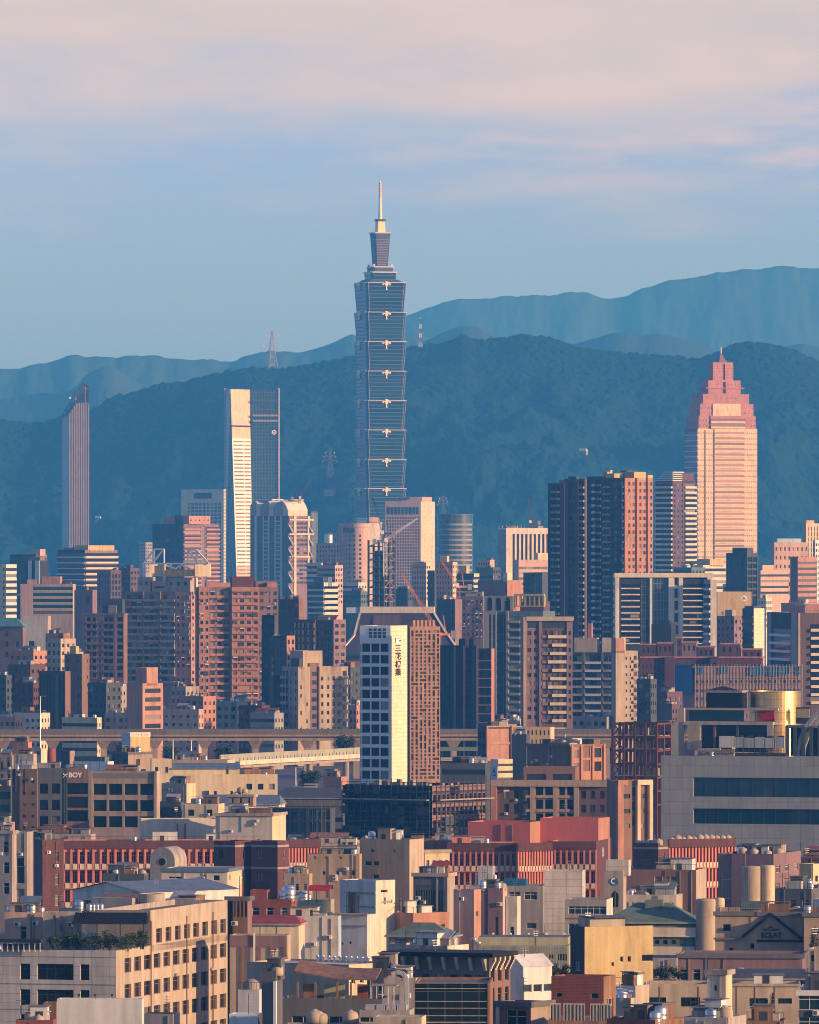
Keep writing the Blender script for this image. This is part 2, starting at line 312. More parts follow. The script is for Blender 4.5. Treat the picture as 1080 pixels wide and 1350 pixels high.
# ------------------------------------------------------------------ materials of the city
for n, c, kw in (
    ('pink stone', (0.52, 0.35, 0.28), {}), ('pink lit stone', (0.66, 0.50, 0.34), {}), ('rose stone', (0.43, 0.20, 0.175), {}), ('salmon tile', (0.42, 0.225, 0.165), {}),  # pink lit stone: pink stone with sunlight put into its colour
    ('orange tile', (0.40, 0.195, 0.13), {}), ('red brick', (0.30, 0.095, 0.06), dict(brick=(0.5, 0.18, 0.02, 1))), ('coral paint', (0.55, 0.15, 0.12), dict(var=0.1, streak=0.14)),
    ('coral trim', (0.58, 0.215, 0.155), {}), ('brown tile', (0.21, 0.125, 0.09), {}), ('dark brown tile', (0.12, 0.075, 0.06), {}), ('mauve tile', (0.22, 0.14, 0.14), {}),
    ('plum tile', (0.12, 0.075, 0.09), {}), ('maroon brick', (0.13, 0.055, 0.05), dict(brick=(1.2, 0.4, 0.03, 1))), ('tan stucco', (0.40, 0.29, 0.19), {}), ('beige stucco', (0.42, 0.335, 0.25), {}),
    ('cream paint', (0.62, 0.50, 0.33), {}), ('pale cream', (0.62, 0.54, 0.43), {}), ('yellow paint', (0.50, 0.37, 0.18), {}), ('white tile', (0.60, 0.54, 0.47), dict(brick=(2.6, 1.3, 0.035))),
    ('white panel', (0.60, 0.58, 0.54), dict(var=0.12, streak=0.3)), ('cream panel', (0.80, 0.73, 0.52), dict(brick=(1.3, 1.3, 0.05), var=0.06, streak=0.08)), ('pale grey panel', (0.56, 0.61, 0.64), dict(var=0.1, streak=0.1)),
    ('grey panel', (0.40, 0.38, 0.345), dict(brick=(1.62, 2.9, 0.035), var=0.1, streak=0.12, rough=0.5)), ('grey concrete', (0.30, 0.28, 0.26), {}), ('dark concrete', (0.13, 0.125, 0.125), {}),
    ('stained concrete', (0.36, 0.31, 0.26), dict(streak=0.6)), ('warm concrete', (0.33, 0.25, 0.19), {}), ('slate', (0.07, 0.08, 0.09), {}), ('charcoal', (0.032, 0.034, 0.038), {}), ('near black', (0.012, 0.013, 0.015), {}),
    ('green metal', (0.10, 0.14, 0.11), {}), ('teal roof', (0.10, 0.26, 0.27), {}), ('teal wall', (0.11, 0.16, 0.16), {}), ('white glaze', (0.74, 0.78, 0.80), dict(var=0.08, streak=0.1)), ('lattice brown', (0.36, 0.21, 0.15), {}), ('blue metal', (0.125, 0.17, 0.22), {}), ('pale blue paint', (0.40, 0.50, 0.62), {}),
    ('sheet metal', (0.42, 0.42, 0.40), dict(brick=(0.9, 60, 0.05), rough=0.5)), ('rust metal', (0.24, 0.13, 0.075), dict(streak=0.7)), ('red roof', (0.30, 0.06, 0.045), {}), ('roof', (0.16, 0.15, 0.14), dict(streak=0.1, var=0.4)),
    ('green roof', (0.13, 0.18, 0.13), {}), ('olive paint', (0.36, 0.34, 0.22), {}), ('grey green paint', (0.33, 0.33, 0.26), {}), ('steel', (0.55, 0.55, 0.53), dict(metal=0.8, rough=0.35, var=0.1)), ('white metal', (0.78, 0.77, 0.74), dict(var=0.08, streak=0.1)),
    ('dark metal', (0.05, 0.05, 0.055), dict(rough=0.5)), ('red steel', (0.14, 0.05, 0.035), {}), ('orange paint', (0.65, 0.22, 0.06), {}), ('gold', (0.80, 0.56, 0.25), dict(metal=0.85, rough=0.36, var=0.05, streak=0.05, brick=(1.5, 1.6, 0.05))),
    ('gold sign', (0.75, 0.30, 0.05), dict(var=0.05, streak=0.05)), ('blue net', (0.02, 0.12, 0.24), {}), ('yellow metal', (0.80, 0.50, 0.05), {}), ('red fabric', (0.42, 0.02, 0.03), {}), ('leaf dark', (0.025, 0.035, 0.015), {}), ('leaf mid', (0.06, 0.09, 0.028), {}),
    ('bark', (0.10, 0.07, 0.05), {}), ('purple roof', (0.055, 0.045, 0.065), dict(var=0.08, streak=0.1)), ('viaduct', (0.30, 0.22, 0.17), dict(streak=0.5)), ('ornament', (0.85, 0.72, 0.42), dict(var=0.03, streak=0.0)), ('silver trim', (0.62, 0.55, 0.50), dict(var=0.05, streak=0.05)),
    ('letter dark', (0.05, 0.03, 0.03), {}), ('letter white', (0.85, 0.85, 0.83), {}), ('letter blue', (0.05, 0.14, 0.25), {})):
    wall_mat(n, c, **kw)
glass_mat('window', (0.022, 0.030, 0.034), lit=0.22); glass_mat('dark window', (0.008, 0.011, 0.012), lit=0.07, spec=0.3); glass_mat('teal window', (0.012, 0.045, 0.058), lit=0.03, rough=0.06)
glass_mat('home window', (0.035, 0.036, 0.036), lit=0.35, curtain=(0.36, 0.30, 0.25)); glass_mat('green glass', (0.012, 0.040, 0.036), lit=0.03, rough=0.08); glass_mat('blue glass', (0.02, 0.06, 0.09), lit=0.05, rough=0.1)
curtain_mat('blue curtain wall', (0.020, 0.055, 0.075), (0.13, 0.15, 0.16), 1.5, 3.9, 0.16); curtain_mat('dark curtain wall', (0.016, 0.028, 0.040), (0.10, 0.11, 0.12), 1.6, 3.6, 0.16)
curtain_mat('tower glass', (0.008, 0.030, 0.046), (0.045, 0.07, 0.08), 90.0, 4.2, 0.45, rough=0.16); curtain_mat('green curtain wall', (0.012, 0.035, 0.035), (0.05, 0.07, 0.07), 1.5, 3.4, 0.12)
curtain_mat('near curtain wall', (0.006, 0.012, 0.012), (0.06, 0.06, 0.055), 2.0, 3.55, 0.05, rough=0.05)
GLASSES = {'window', 'dark window', 'teal window', 'home window', 'green glass', 'blue glass'}

# ------------------------------------------------------------------ facades
class Face:
    """a vertical plane: origin (lower left seen from outside), direction u, outward normal n, z rotation for parts set on it"""
    def __init__(s, o, u, n, rz): s.o, s.u, s.n, s.rz = Vector(o), Vector(u), Vector(n), rz
    def P(s, u, z, d=0.0): return s.o + s.u * u + s.n * d + Vector((0, 0, z))
    def quad(s, mb, u0, u1, z0, z1, d, mat): mb.poly([s.P(u0, z0, d), s.P(u1, z0, d), s.P(u1, z1, d), s.P(u0, z1, d)], mat)
    def box(s, mb, u0, u1, z0, z1, d0, d1, mat):
        mb.hexa([s.P(u0, z0, d1), s.P(u1, z0, d1), s.P(u1, z0, d0), s.P(u0, z0, d0), s.P(u0, z1, d1), s.P(u1, z1, d1), s.P(u1, z1, d0), s.P(u0, z1, d0)], mat)
MESHES = {}
def cached(key, fn):
    if key not in MESHES: MESHES[key] = fn()
    return MESHES[key]
def mesh_of(mb, name, smooth=False):
    me = bpy.data.meshes.new(name); me.from_pydata(mb.v, [], mb.f)
    for m in mb.ms: me.materials.append(MATS[m])
    me.polygons.foreach_set('material_index', mb.m)
    if smooth: me.polygons.foreach_set('use_smooth', [True] * len(mb.f))
    me.update(); return me
def window_mesh(w, h, glass):
    b = MB(); b.poly([(0, 0, 0), (w, 0, 0), (w, 0, h), (0, 0, h)], glass); return mesh_of(b, 'window')
def frame_mesh(w, h, n, frame, cross):
    b = MB(); f = 0.07; y0, y1 = -0.09, 0.02
    b.box(0, w, y0, y1, 0, f, frame); b.box(0, w, y0, y1, h - f, h, frame)
    for i in range(n + 1):
        x = i * (w - f) / n; b.box(x, x + f, y0 + 0.004, y1, f, h - f, frame)
    if cross: b.box(f, w - f, y0 + 0.008, y1, h * 0.66, h * 0.66 + f, frame)
    return mesh_of(b, 'frame')
def balcony_mesh(w, d, hp, mat, kind):
    b = MB(); b.box(0, w, -d, 0.05, -0.16, 0, mat)
    if kind == 'rail':
        rm = 'dark metal'
        b.box(0, w, -d, -d + 0.06, hp - 0.08, hp, rm); b.box(0, 0.06, -d + 0.06, 0.0, hp - 0.08, hp, rm); b.box(w - 0.06, w, -d + 0.06, 0.0, hp - 0.08, hp, rm)
        n = max(2, int(w / 0.35))
        for i in range(n + 1): x = i * (w - 0.05) / n; b.box(x, x + 0.04, -d + 0.01, -d + 0.05, 0.0, hp - 0.08, rm)
    else:
        b.box(0, w, -d, -d + 0.12, 0, hp, mat); b.box(0, 0.12, -d + 0.12, 0.0, 0, hp - 0.003, mat); b.box(w - 0.12, w, -d + 0.12, 0.0, 0, hp - 0.003, mat)
    return mesh_of(b, 'balcony')
def cage_mesh(w, h):
    b = MB(); d = 0.55
    for z in (0, h - .05): b.box(0, w, -d, 0, z, z + .05, 'sheet metal')
    n = max(3, int(w / .22))
    for i in range(n + 1): x = i * (w - .04) / n; b.box(x, x + .04, -d, -d + .04, .05, h - .05, 'steel')
    b.box(0, .04, -d + .05, 0, .05, h - .05, 'sheet metal'); b.box(w - .04, w, -d + .05, 0, .05, h - .05, 'sheet metal'); return mesh_of(b, 'window_cage')
def awning_mesh(w, m):
    b = MB(); b.hexa([(-.1, -.9, -.35), (w + .1, -.9, -.35), (w + .1, 0.03, .05), (-.1, 0.03, .05), (-.1, -.9, -.3), (w + .1, -.9, -.3), (w + .1, 0.03, .1), (-.1, 0.03, .1)], m); return mesh_of(b, 'awning')
def ac_mesh():
    b = MB(); b.box(0, 0.9, -0.42, -0.06, 0, 0.62, 'white metal'); b.box(0.08, 0.52, -0.435, -0.423, 0.06, 0.56, 'slate'); b.box(0.05, 0.12, -0.4, 0.05, -0.06, -0.003, 'dark metal'); b.box(0.78, 0.85, -0.4, 0.05, -0.06, -0.003, 'dark metal')
    return mesh_of(b, 'air_conditioner')
PX_MIN = 2.0
class Bld:
    """one building: an Empty at its base with walls, roof, windows, balconies, tiers as parts"""
    def __init__(s, name, label, D, x0, xc, x1, yt, t, group=None, cat='building', depth=24, width=24, ylow=None, z0=0.0):
        C = mk(xc, yt, D); th = R(t); cs, sn = math.cos(th), math.sin(th); k0, k1 = (x0 - 540) / F, (x1 - 540) / F
        if t >= 0:
            a = (C.x - k0 * C.y) / (cs + k0 * sn) if xc > x0 else width
            b = (k1 * C.y - C.x) / (sn - k1 * cs) if x1 > xc + 0.01 else depth
            if not b < (80 if t >= 8 else 30) or b < 0: b = min(depth, 14)
            b = max(b, 3)
            off = Vector((a / 2, -b / 2))
        else:
            a = (k1 * C.y - C.x) / (cs + k1 * sn) if x1 > xc + 0.01 else width
            b = (k0 * C.y - C.x) / (sn - k0 * cs) if xc > x0 + 0.01 else depth
            if not 0 < b < 80: b = min(depth, 14)
            b = max(b, 3)
            off = Vector((-a / 2, -b / 2))
        s.a, s.b, s.h, s.D, s.t, s.sgn = a, b, C.z - z0, D, t, (1 if t >= 0 else -1)
        ox = off.x * cs + off.y * sn; oy = -off.x * sn + off.y * cs
        s.c = Vector((C.x - ox, C.y - oy, z0)); s.px = F / D * 0.758
        s.root = empty(name, s.c, -th, label, cat, group); s.label = label
        s.zl = max(0.0, zat(ylow, D) - z0) if ylow else 0.0
        s.z0 = z0; s.win = []; s.bal = []; s.acs = []; s.ext = []; s.wall = MB(); s.rnd = random.Random(int(x0 * 7 + yt * 13 + D))
    def z(s, y): return zat(y, s.D) - s.z0
    def faces(s, x0, x1, y0, y1):
        return {'F': (Face((x0, y0, 0), (1, 0, 0), (0, -1, 0), 0), x1 - x0), 'R': (Face((x1, y0, 0), (0, 1, 0), (1, 0, 0), R(90)), y1 - y0),
                'L': (Face((x0, y1, 0), (0, -1, 0), (-1, 0, 0), R(-90)), y1 - y0), 'B': (Face((x1, y1, 0), (-1, 0, 0), (0, 1, 0), R(180)), x1 - x0)}
    def body(s, wall, front=None, side=None, swall=None, par=0.9, roof='roof', cap=None, back=None):
        s.block(s.wall, -s.a / 2, s.a / 2, -s.b / 2, s.b / 2, 0, s.h, wall, front, side, swall, par, roof, cap); s.main = wall
        return s
    def block(s, mb, x0, x1, y0, y1, z0, z1, wall, front=None, side=None, swall=None, par=0.9, roof='roof', cap=None):
        fs = s.faces(x0, x1, y0, y1); sk = 'R' if s.sgn > 0 else 'L'; ok = 'L' if s.sgn > 0 else 'R'
        for k, sp, wm in (('F', front, wall), (sk, side, swall or wall), (ok, None, wall), ('B', None, wall)):
            f, w = fs[k]; s.facade(mb, f, w, z0, z1, sp, wm)
        par = min(par, (z1 - z0) * 0.4)
        if par > 0.05:
            e = 0.22; zr = z1 - par; i0, i1, j0, j1 = x0 + e, x1 - e, y0 + e, y1 - e
            O_ = [(x0, y0), (x1, y0), (x1, y1), (x0, y1)]; I_ = [(i0, j0), (i1, j0), (i1, j1), (i0, j1)]
            for q in range(4):
                r = (q + 1) % 4; cm_ = cap or wall
                mb.poly([(*O_[q], z1), (*O_[r], z1), (*I_[r], z1), (*I_[q], z1)], cm_)
                mb.poly([(*I_[q], z1), (*I_[r], z1), (*I_[r], zr), (*I_[q], zr)], wall)
            mb.poly([(*p, zr) for p in I_], roof)
        else: mb.poly([(x0, y0, z1), (x1, y0, z1), (x1, y1, z1), (x0, y1, z1)], roof)
        if cap:
            c = MB()
            for k in ('F', sk):
                f, w = fs[k]; f.box(c, -0.3 if k == 'F' else 0.003, w + 0.3, z1 - 0.55, z1 + 0.12, 0.003, 0.35, cap)
            c.build('cornice', s.root)
    def facade(s, mb, f, w, z0, z1, sp, wall):
        if sp is None: f.quad(mb, 0, w, z0, z1, 0, wall); return
        if isinstance(sp, dict): sp = [(1, sp, 0)]
        tot = sum(q[0] for q in sp); u = 0
        for q in sp:
            fr, st = q[0], q[1]; d = q[2] if len(q) > 2 else 0; wm = q[3] if len(q) > 3 else wall
            u1 = u + w * fr / tot
            if d:
                for uu, sg in ((u, 1), (u1, -1)):
                    p = [f.P(uu, z0, 0), f.P(uu, z0, d), f.P(uu, z1, d), f.P(uu, z1, 0)]
                    mb.poly(p if sg > 0 else p[::-1], wm)
                mb.poly([f.P(u, z1, d), f.P(u1, z1, d), f.P(u1, z1, 0), f.P(u, z1, 0)], wm)
            g = Face(f.P(u, 0, d), f.u, f.n, f.rz); s.strip(mb, g, u1 - u, z0, z1, st, wm); u = u1
    def strip(s, mb, f, w, z0, z1, st, wall):
        if st is None: f.quad(mb, 0, w, z0, z1, 0, wall); return
        k = st['k']; wall = st.get('m', wall); fl = st.get('fl', 3.3); mt = st.get('mt', 1.3); zl = max(z0, s.zl, z1 - st.get('maxh', 1e9))
        rows = max(1, int((z1 - mt - zl - 0.2) / fl)); dep = st.get('dep', 0.28); gl = st.get('gl', 'window'); ops = []
        if k == 'grid':
            c = st['c']; mu = st.get('mu', 0.0); cw = (w - 2 * mu) / c; ww = st.get('ww', 0.55) * cw; wh = st.get('wh', 0.5) * fl; skip = st.get('skip', 0)
            for r in range(rows):
                zb = z1 - mt - (r + 1) * fl + st.get('sill', 0.3) * fl
                if zb + wh > z1 - 0.15: wh = z1 - 0.15 - zb
                for i in range(c):
                    if (skip or (0.05 if st.get('ac') else 0)) and s.rnd.random() < (skip or 0.05): continue
                    ua = mu + i * cw + (cw - ww) / 2; ops.append((ua, ua + ww, zb, zb + wh))
        elif k == 'band':
            mu = st.get('mu', 0.0); gh = st.get('gh', 0.5) * fl; nb = st.get('nb', 1); gap = st.get('gap', 0.3); bw = (w - 2 * mu - gap * (nb - 1)) / nb
            for r in range(rows):
                zb = z1 - mt - (r + 1) * fl + st.get('sill', 0.3) * fl
                for i in range(nb): ua = mu + i * (bw + gap); ops.append((ua + 0.01, ua + bw - 0.01, zb, zb + gh))
        elif k == 'pier':
            c = st['c']; pw = st.get('pw', 0.8); mu = st.get('mu', 0.0); cw = (w - pw - 2 * mu) / c; zb = zl if zl > z0 + 0.5 else z0 + 0.6
            for i in range(c): ops.append((mu + i * cw + pw, mu + (i + 1) * cw, zb, z1 - mt))
        elif k == 'curtain':
            f.quad(mb, 0, w, z0, z1, 0, wall); c = MB(); f.box(c, st.get('mu', 0.25), w - st.get('mu', 0.25), max(zl, z0 + 0.1), z1 - mt, 0.003, 0.12, gl); c.build('curtain_wall', s.root); return
        elif k == 'rects':
            for (p, q, a, b) in st['r']: ops.append((p * w, q * w, z0 + a * (z1 - z0), z0 + b * (z1 - z0)))
        elif k == 'px':                       # openings measured as metres from the left edge and from the top
            for (p, q, a, b) in st['r']: ops.append((p, q, z1 - b, z1 - a))
        if k == 'pier':
            n = max(1, int((z1 - mt - zl) / fl))
            for (ua, ub, za, zb) in ops:
                if not st.get('sp', True): break
                for r in range(n): f.box(mb, ua, ub, zb - r * fl - 0.9, zb - r * fl, -dep, -dep + 0.06, st.get('spm', wall))
        s.holes(mb, f, w, z0, z1, ops, dep, wall, gl, st)
        bl = st.get('bal')
        if bl and k in ('grid', 'band'):
            bd, hp, bm, kind = bl.get('d', 1.2), bl.get('h', 1.0), bl.get('m', wall), bl.get('kind', 'solid'); cols = bl.get('cols'); full = bl.get('full', True)
            for r in range(rows):
                zb = z1 - mt - (r + 1) * fl
                if full: s.add_bal(f, bl.get('mu', 0.1), w - bl.get('mu', 0.1), zb, bd, hp, bm, kind)
                else:
                    c = st['c'] if k == 'grid' else 1; cw = (w - 2 * st.get('mu', 0.0)) / c
                    for i in (cols or range(c)):
                        e = bl.get('e', 0.08) * cw; s.add_bal(f, st.get('mu', 0.0) + i * cw + e, st.get('mu', 0.0) + (i + 1) * cw - e, zb, bd, hp, bm, kind)
    def holes(s, mb, f, w, z0, z1, ops, dep, wall, gl, st):
        if not ops: f.quad(mb, 0, w, z0, z1, 0, wall); return
        rd = lambda v: round(v, 3)
        us = sorted({0.0, rd(w)} | {rd(o[0]) for o in ops} | {rd(o[1]) for o in ops}); zs = sorted({rd(z0), rd(z1)} | {rd(o[2]) for o in ops} | {rd(o[3]) for o in ops})
        ui = {u: i for i, u in enumerate(us)}; zi = {z: i for i, z in enumerate(zs)}; occ = set()
        for o in ops:
            for i in range(ui[rd(o[0])], ui[rd(o[1])]):
                for j in range(zi[rd(o[2])], zi[rd(o[3])]): occ.add((i, j))
        nu = len(us) - 1
        for j in range(len(zs) - 1):
            i = 0
            while i < nu:
                if (i, j) in occ: i += 1; continue
                i2 = i
                while i2 < nu and (i2, j) not in occ: i2 += 1
                f.quad(mb, us[i], us[i2], zs[j], zs[j + 1], 0, wall); i = i2
        ac = st.get('ac', 0)
        for (a, b, c, d) in ops:
            P = f.P
            mb.poly([P(a, c), P(a, c, -dep), P(a, d, -dep), P(a, d)], wall); mb.poly([P(b, c, -dep), P(b, c), P(b, d), P(b, d, -dep)], wall)
            mb.poly([P(a, c), P(b, c), P(b, c, -dep), P(a, c, -dep)], wall); mb.poly([P(a, d, -dep), P(b, d, -dep), P(b, d), P(a, d)], wall)
            s.win.append((f, a, b, c, d, dep, gl, st.get('fr', 'silver trim' if s.px > 4.5 else None), st))
            if ac and s.rnd.random() < ac and s.px > 1.4: s.acs.append((f, a + 0.05, c - 0.7))
            if ac and s.px > 1.6:
                q = s.rnd.random()
                if q < .16: s.ext.append(('window_cage', f, a - .1, c - .15, round(b - a + .2, 2), round(d - c + .3, 2)))
                elif q < .34: s.ext.append(('awning', f, a, d, round(b - a, 2), s.rnd.choice(['green metal', 'sheet metal', 'white metal', 'rust metal', 'pale blue paint'])))
    def add_bal(s, f, u0, u1, z, d, hp, m, kind): s.bal.append((f, u0, u1, z, d, hp, m, kind))
    def put(s, name, me, f, u, z, d, parent=None):
        o = bpy.data.objects.new(name, me); COL.objects.link(o); o.parent = parent or s.root
        if parent is None: o.location = f.P(u, z, d); o.rotation_euler = (0, 0, f.rz)
        return o
    def finish(s, hide_part=False):
        px = s.px; big, rest = [], []
        for w in s.win:
            (big if (w[2] - w[1]) * px >= PX_MIN and (w[4] - w[3]) * px >= PX_MIN else rest).append(w)
        if len(big) > 100:
            big.sort(key=lambda w: (-round((w[2] - w[1]) * (w[4] - w[3]), 0), -w[4])); extra = big[100:]; big = big[:100]
        else: extra = []
        for (f, a, b, c, d, dep, gl, fr, st) in big:
            w_, h_ = round(b - a, 2), round(d - c, 2)
            o = s.put('window', cached(('w', w_, h_, gl), lambda: window_mesh(w_, h_, gl)), f, a, c, -dep)
            if fr and px > 3.0:
                n = st.get('nm', max(1, round(w_ / 1.3)))
                s.put('frame', cached(('f', w_, h_, n, fr, st.get('cross', h_ > 1.3)), lambda: frame_mesh(w_, h_, n, fr, st.get('cross', h_ > 1.3))), f, 0, 0, 0, parent=o)
        if extra:
            e = MB()
            for (f, a, b, c, d, dep, gl, fr, st) in extra: f.quad(e, a, b, c, d, -dep, gl)
            e.build('window', s.root)['kind'] = 'stuff'
        for (f, a, b, c, d, dep, gl, fr, st) in rest: f.quad(s.wall, a, b, c, d, -dep, gl)   # panes too small to read one by one
        bl = sorted(s.bal, key=lambda q: -q[3])
        for (f, u0, u1, z, d, hp, m, kind) in bl[:100]:
            w_ = round(u1 - u0, 2); s.put('balcony', cached(('b', w_, d, hp, m, kind), lambda: balcony_mesh(w_, d, hp, m, kind)), f, u0, z, 0)
        if bl[100:]:
            e = MB()
            for (f, u0, u1, z, d, hp, m, kind) in bl[100:]:
                f.box(e, u0, u1, z - 0.16, z, 0, d, m); f.box(e, u0, u1, z, z + hp, d - 0.12, d, m)
            e.build('balcony', s.root)['kind'] = 'stuff'
        for (f, u, z) in s.acs[:60]: s.put('air_conditioner', cached('ac', ac_mesh), f, u, z, 0)
        for (nm, f, u, z, w_, h_) in s.ext[:90]: s.put(nm, cached((nm, w_, h_), lambda: cage_mesh(w_, h_) if nm == 'window_cage' else awning_mesh(w_, h_)), f, u, z, 0)
        s.wall.build('wall', s.root); return s
    # --- extra pieces, given as fractions of the plan (0..1 from left, 0..1 from front) and photo rows or metres above the roof
    def tier(s, name, u0, u1, v0, v1, zt, zb, wall, front=None, side=None, par=0.4, roof='roof', swall=None, cap=None):
        m = MB(); s.block(m, (u0 - .5) * s.a, (u1 - .5) * s.a, (v0 - .5) * s.b, (v1 - .5) * s.b, zb, zt, wall, front, side, swall, par, roof, cap); m.build(name, s.root); return s
    def up(s, name, u0, u1, v0, v1, y, wall, **kw): return s.tier(name, u0, u1, v0, v1, s.z(y), s.h - 0.9, wall, **kw)
    def slab(s, name, x0, x1, y0, y1, z0, z1, mat):
        m = MB(); m.box(x0, x1, y0, y1, z0, z1, mat); return m.build(name, s.root)
    def at(s, u, v, z=None):              # world point on the roof
        lx, ly = (u - .5) * s.a, (v - .5) * s.b; th = R(s.t); cs, sn = math.cos(th), math.sin(th)
        return Vector((s.c.x + lx * cs + ly * sn, s.c.y - lx * sn + ly * cs, s.z0 + (s.h - 0.9 if z is None else z)))
    def clutter(s, n=3, seed=0, z=None, tanks=None):
        """roof housings, lean-to sheds, pipes and rails as parts; water tanks as things of their own"""
        r = random.Random(seed + int(s.c.x * 3) + int(s.c.y)); zz = s.h - 0.9 if z is None else z
        X0, X1, Y0, Y1 = -s.a / 2 + .5, s.a / 2 - .5, -s.b / 2 + .5, s.b / 2 - .5
        for i in range(n):
            q = r.random(); w, d = r.uniform(1.8, min(5.5, 0.28 * s.a + 1)), r.uniform(1.8, min(5, 0.3 * s.b + 1)); h = r.uniform(1.9, 3.0)
            x = r.uniform(X0, max(X0 + .1, X1 - w)); y = r.uniform(Y0, max(Y0 + .1, Y1 - d)); m = MB()
            if q < .45:
                wm = r.choice(['stained concrete', s.main, 'grey concrete', 'rust metal', s.main, 'white panel'])
                m.box(x, x + w, y, y + d, zz - 0.1, zz + h, wm); m.box(x - 0.2, x + w + 0.2, y - 0.2, y + d + 0.2, zz + h + 0.003, zz + h + 0.13, 'roof')
                m.box(x + w * 0.3, x + w * 0.3 + 0.9, y - 0.03, y - 0.003, zz, zz + 1.9, 'dark metal'); m.build('roof_house', s.root)
            elif q < .8:
                rm = r.choice(['green metal', 'blue metal', 'rust metal', 'sheet metal', 'red roof', 'sheet metal', 'teal wall']); w = min(w * 1.6, X1 - X0); x = min(x, X1 - w); e = r.choice((-.6, .6))
                m.box(x + .15, x + w - .15, y + .15, y + d - .1, zz - .05, zz + h - .7, r.choice(['sheet metal', 'rust metal', 'stained concrete']))
                m.hexa([(x, y, zz + h - .6 + e / 2), (x + w, y, zz + h - .6 + e / 2), (x + w, y + d, zz + h - .1 - e / 2), (x, y + d, zz + h - .1 - e / 2), (x, y, zz + h - .5 + e / 2), (x + w, y, zz + h - .5 + e / 2), (x + w, y + d, zz + h - e / 2), (x, y + d, zz + h - e / 2)], rm); m.build('roof_shed', s.root)
            else:
                for j in range(r.randint(3, 6)): m.box(x + j * .62, x + j * .62 + .12, Y0 + .3, Y1 - .3, zz + .15 + .02 * j, zz + .27 + .02 * j, 'steel')
                m.bar((x, Y0 + .4, zz), (x, Y0 + .4, zz + h + 1.2), .1, 'dark metal'); m.bar((x - .6, Y0 + .4, zz + h + .6), (x + .6, Y0 + .4, zz + h + .6), .05, 'dark metal'); m.build('roof_pipe', s.root)
        if s.px > 1.6:
            m = MB(); k = max(3, int(s.a / 1.8)); yf = -s.b / 2 + .12
            for i in range(k + 1): xx = -s.a / 2 + .1 + i * (s.a - .2) / k; m.bar((xx, yf, zz + .85), (xx, yf, zz + 1.9), .06, 'dark metal')
            m.bar((-s.a / 2 + .1, yf, zz + 1.9), (s.a / 2 - .1, yf, zz + 1.9), .06, 'dark metal')
            if r.random() < .5: m.build('roof_rail', s.root)
            side = 'left' if 540 + s.c.x / s.c.y * F < 507 else 'right'
            place = 'low roofs behind the elevated line' if s.D > 3150 else ('roofs between elevated line and red school' if s.D > 1950 else 'near roofs below the red school')
            if s.D < 4300:
                for i in range(r.randint(0, 3)):
                    kd = r.choice(['steel', 'steel', 'steel', 'white']); o = bpy.data.objects.new('water_tank', cached(('tank', kd), lambda: tank_mesh(kd))); COL.objects.link(o); o.location = s.at(r.uniform(.08, .92), r.uniform(.15, .6), zz); c = r.uniform(.55, .85); o.scale = (c, c, c * r.uniform(.9, 1.2)); o.rotation_euler = (0, 0, r.uniform(0, 3))
                    tag(o, ('ribbed steel' if kd == 'steel' else 'white domed') + ' tank on ' + place + ', ' + side + ' of the lettered tower', 'water tank', ('steel' if kd == 'steel' else 'white') + ' tanks, ' + place + ', ' + side)
        return s
G = lambda c, fl=3.3, ww=0.55, wh=0.5, **k: dict(k='grid', c=c, fl=fl, ww=ww, wh=wh, **k)
BN = lambda fl=3.4, gh=0.5, **k: dict(k='band', fl=fl, gh=gh, **k)
PR = lambda c, fl=3.4, pw=0.8, **k: dict(k='pier', c=c, fl=fl, pw=pw, **k)
CW = lambda gl='dark curtain wall', **k: dict(k='curtain', gl=gl, **k)
BAL = lambda m=None, d=1.2, h=1.0, **k: ({'m': m, 'd': d, 'h': h, **k} if m else {'d': d, 'h': h, **k})

# ------------------------------------------------------------------ small things on roofs
def tank_mesh(kind):
    b = MB()
    if kind == 'steel':
        b.lathe((0, 0), [(0.95, 0.5), (0.95, 0.9), (0.98, 0.95), (0.95, 1.0), (0.95, 1.5), (0.98, 1.55), (0.95, 1.6), (0.95, 2.1), (0.8, 2.4), (0.3, 2.55), (0.0, 2.56)], 'steel', 20)
        b.lathe((0, 0), [(0.0, 0.5), (0.95, 0.5)], 'steel', 20)
    else:
        b.lathe((0, 0), [(0.0, 0.5), (1.1, 0.5), (1.15, 1.2), (1.1, 1.75), (0.85, 2.05), (0.35, 2.2), (0.3, 2.35), (0.0, 2.36)], 'beige stucco', 20)
    for i in range(4):
        a = R(45 + 90 * i); x, y = 0.75 * math.cos(a), 0.75 * math.sin(a); b.box(x - 0.06, x + 0.06, y - 0.06, y + 0.06, 0, 0.497, 'dark metal')
    b.box(-0.9, 0.9, -0.05, 0.05, 0.2, 0.27, 'dark metal')
    return mesh_of(b, 'water_tank', True)
def tanks(bd, spots, label, group, kind='white', z=None, sc=0.75):
    for (u, v) in spots:
        o = bpy.data.objects.new('water_tank', cached(('tank', kind), lambda: tank_mesh(kind))); COL.objects.link(o)
        p = bd.at(u, v, z); o.location = p; k = sc * rnd.uniform(0.85, 1.15); o.scale = (k, k, k * rnd.uniform(0.9, 1.1)); o.rotation_euler = (0, 0, rnd.uniform(0, 3)); tag(o, label, 'water tank', group)
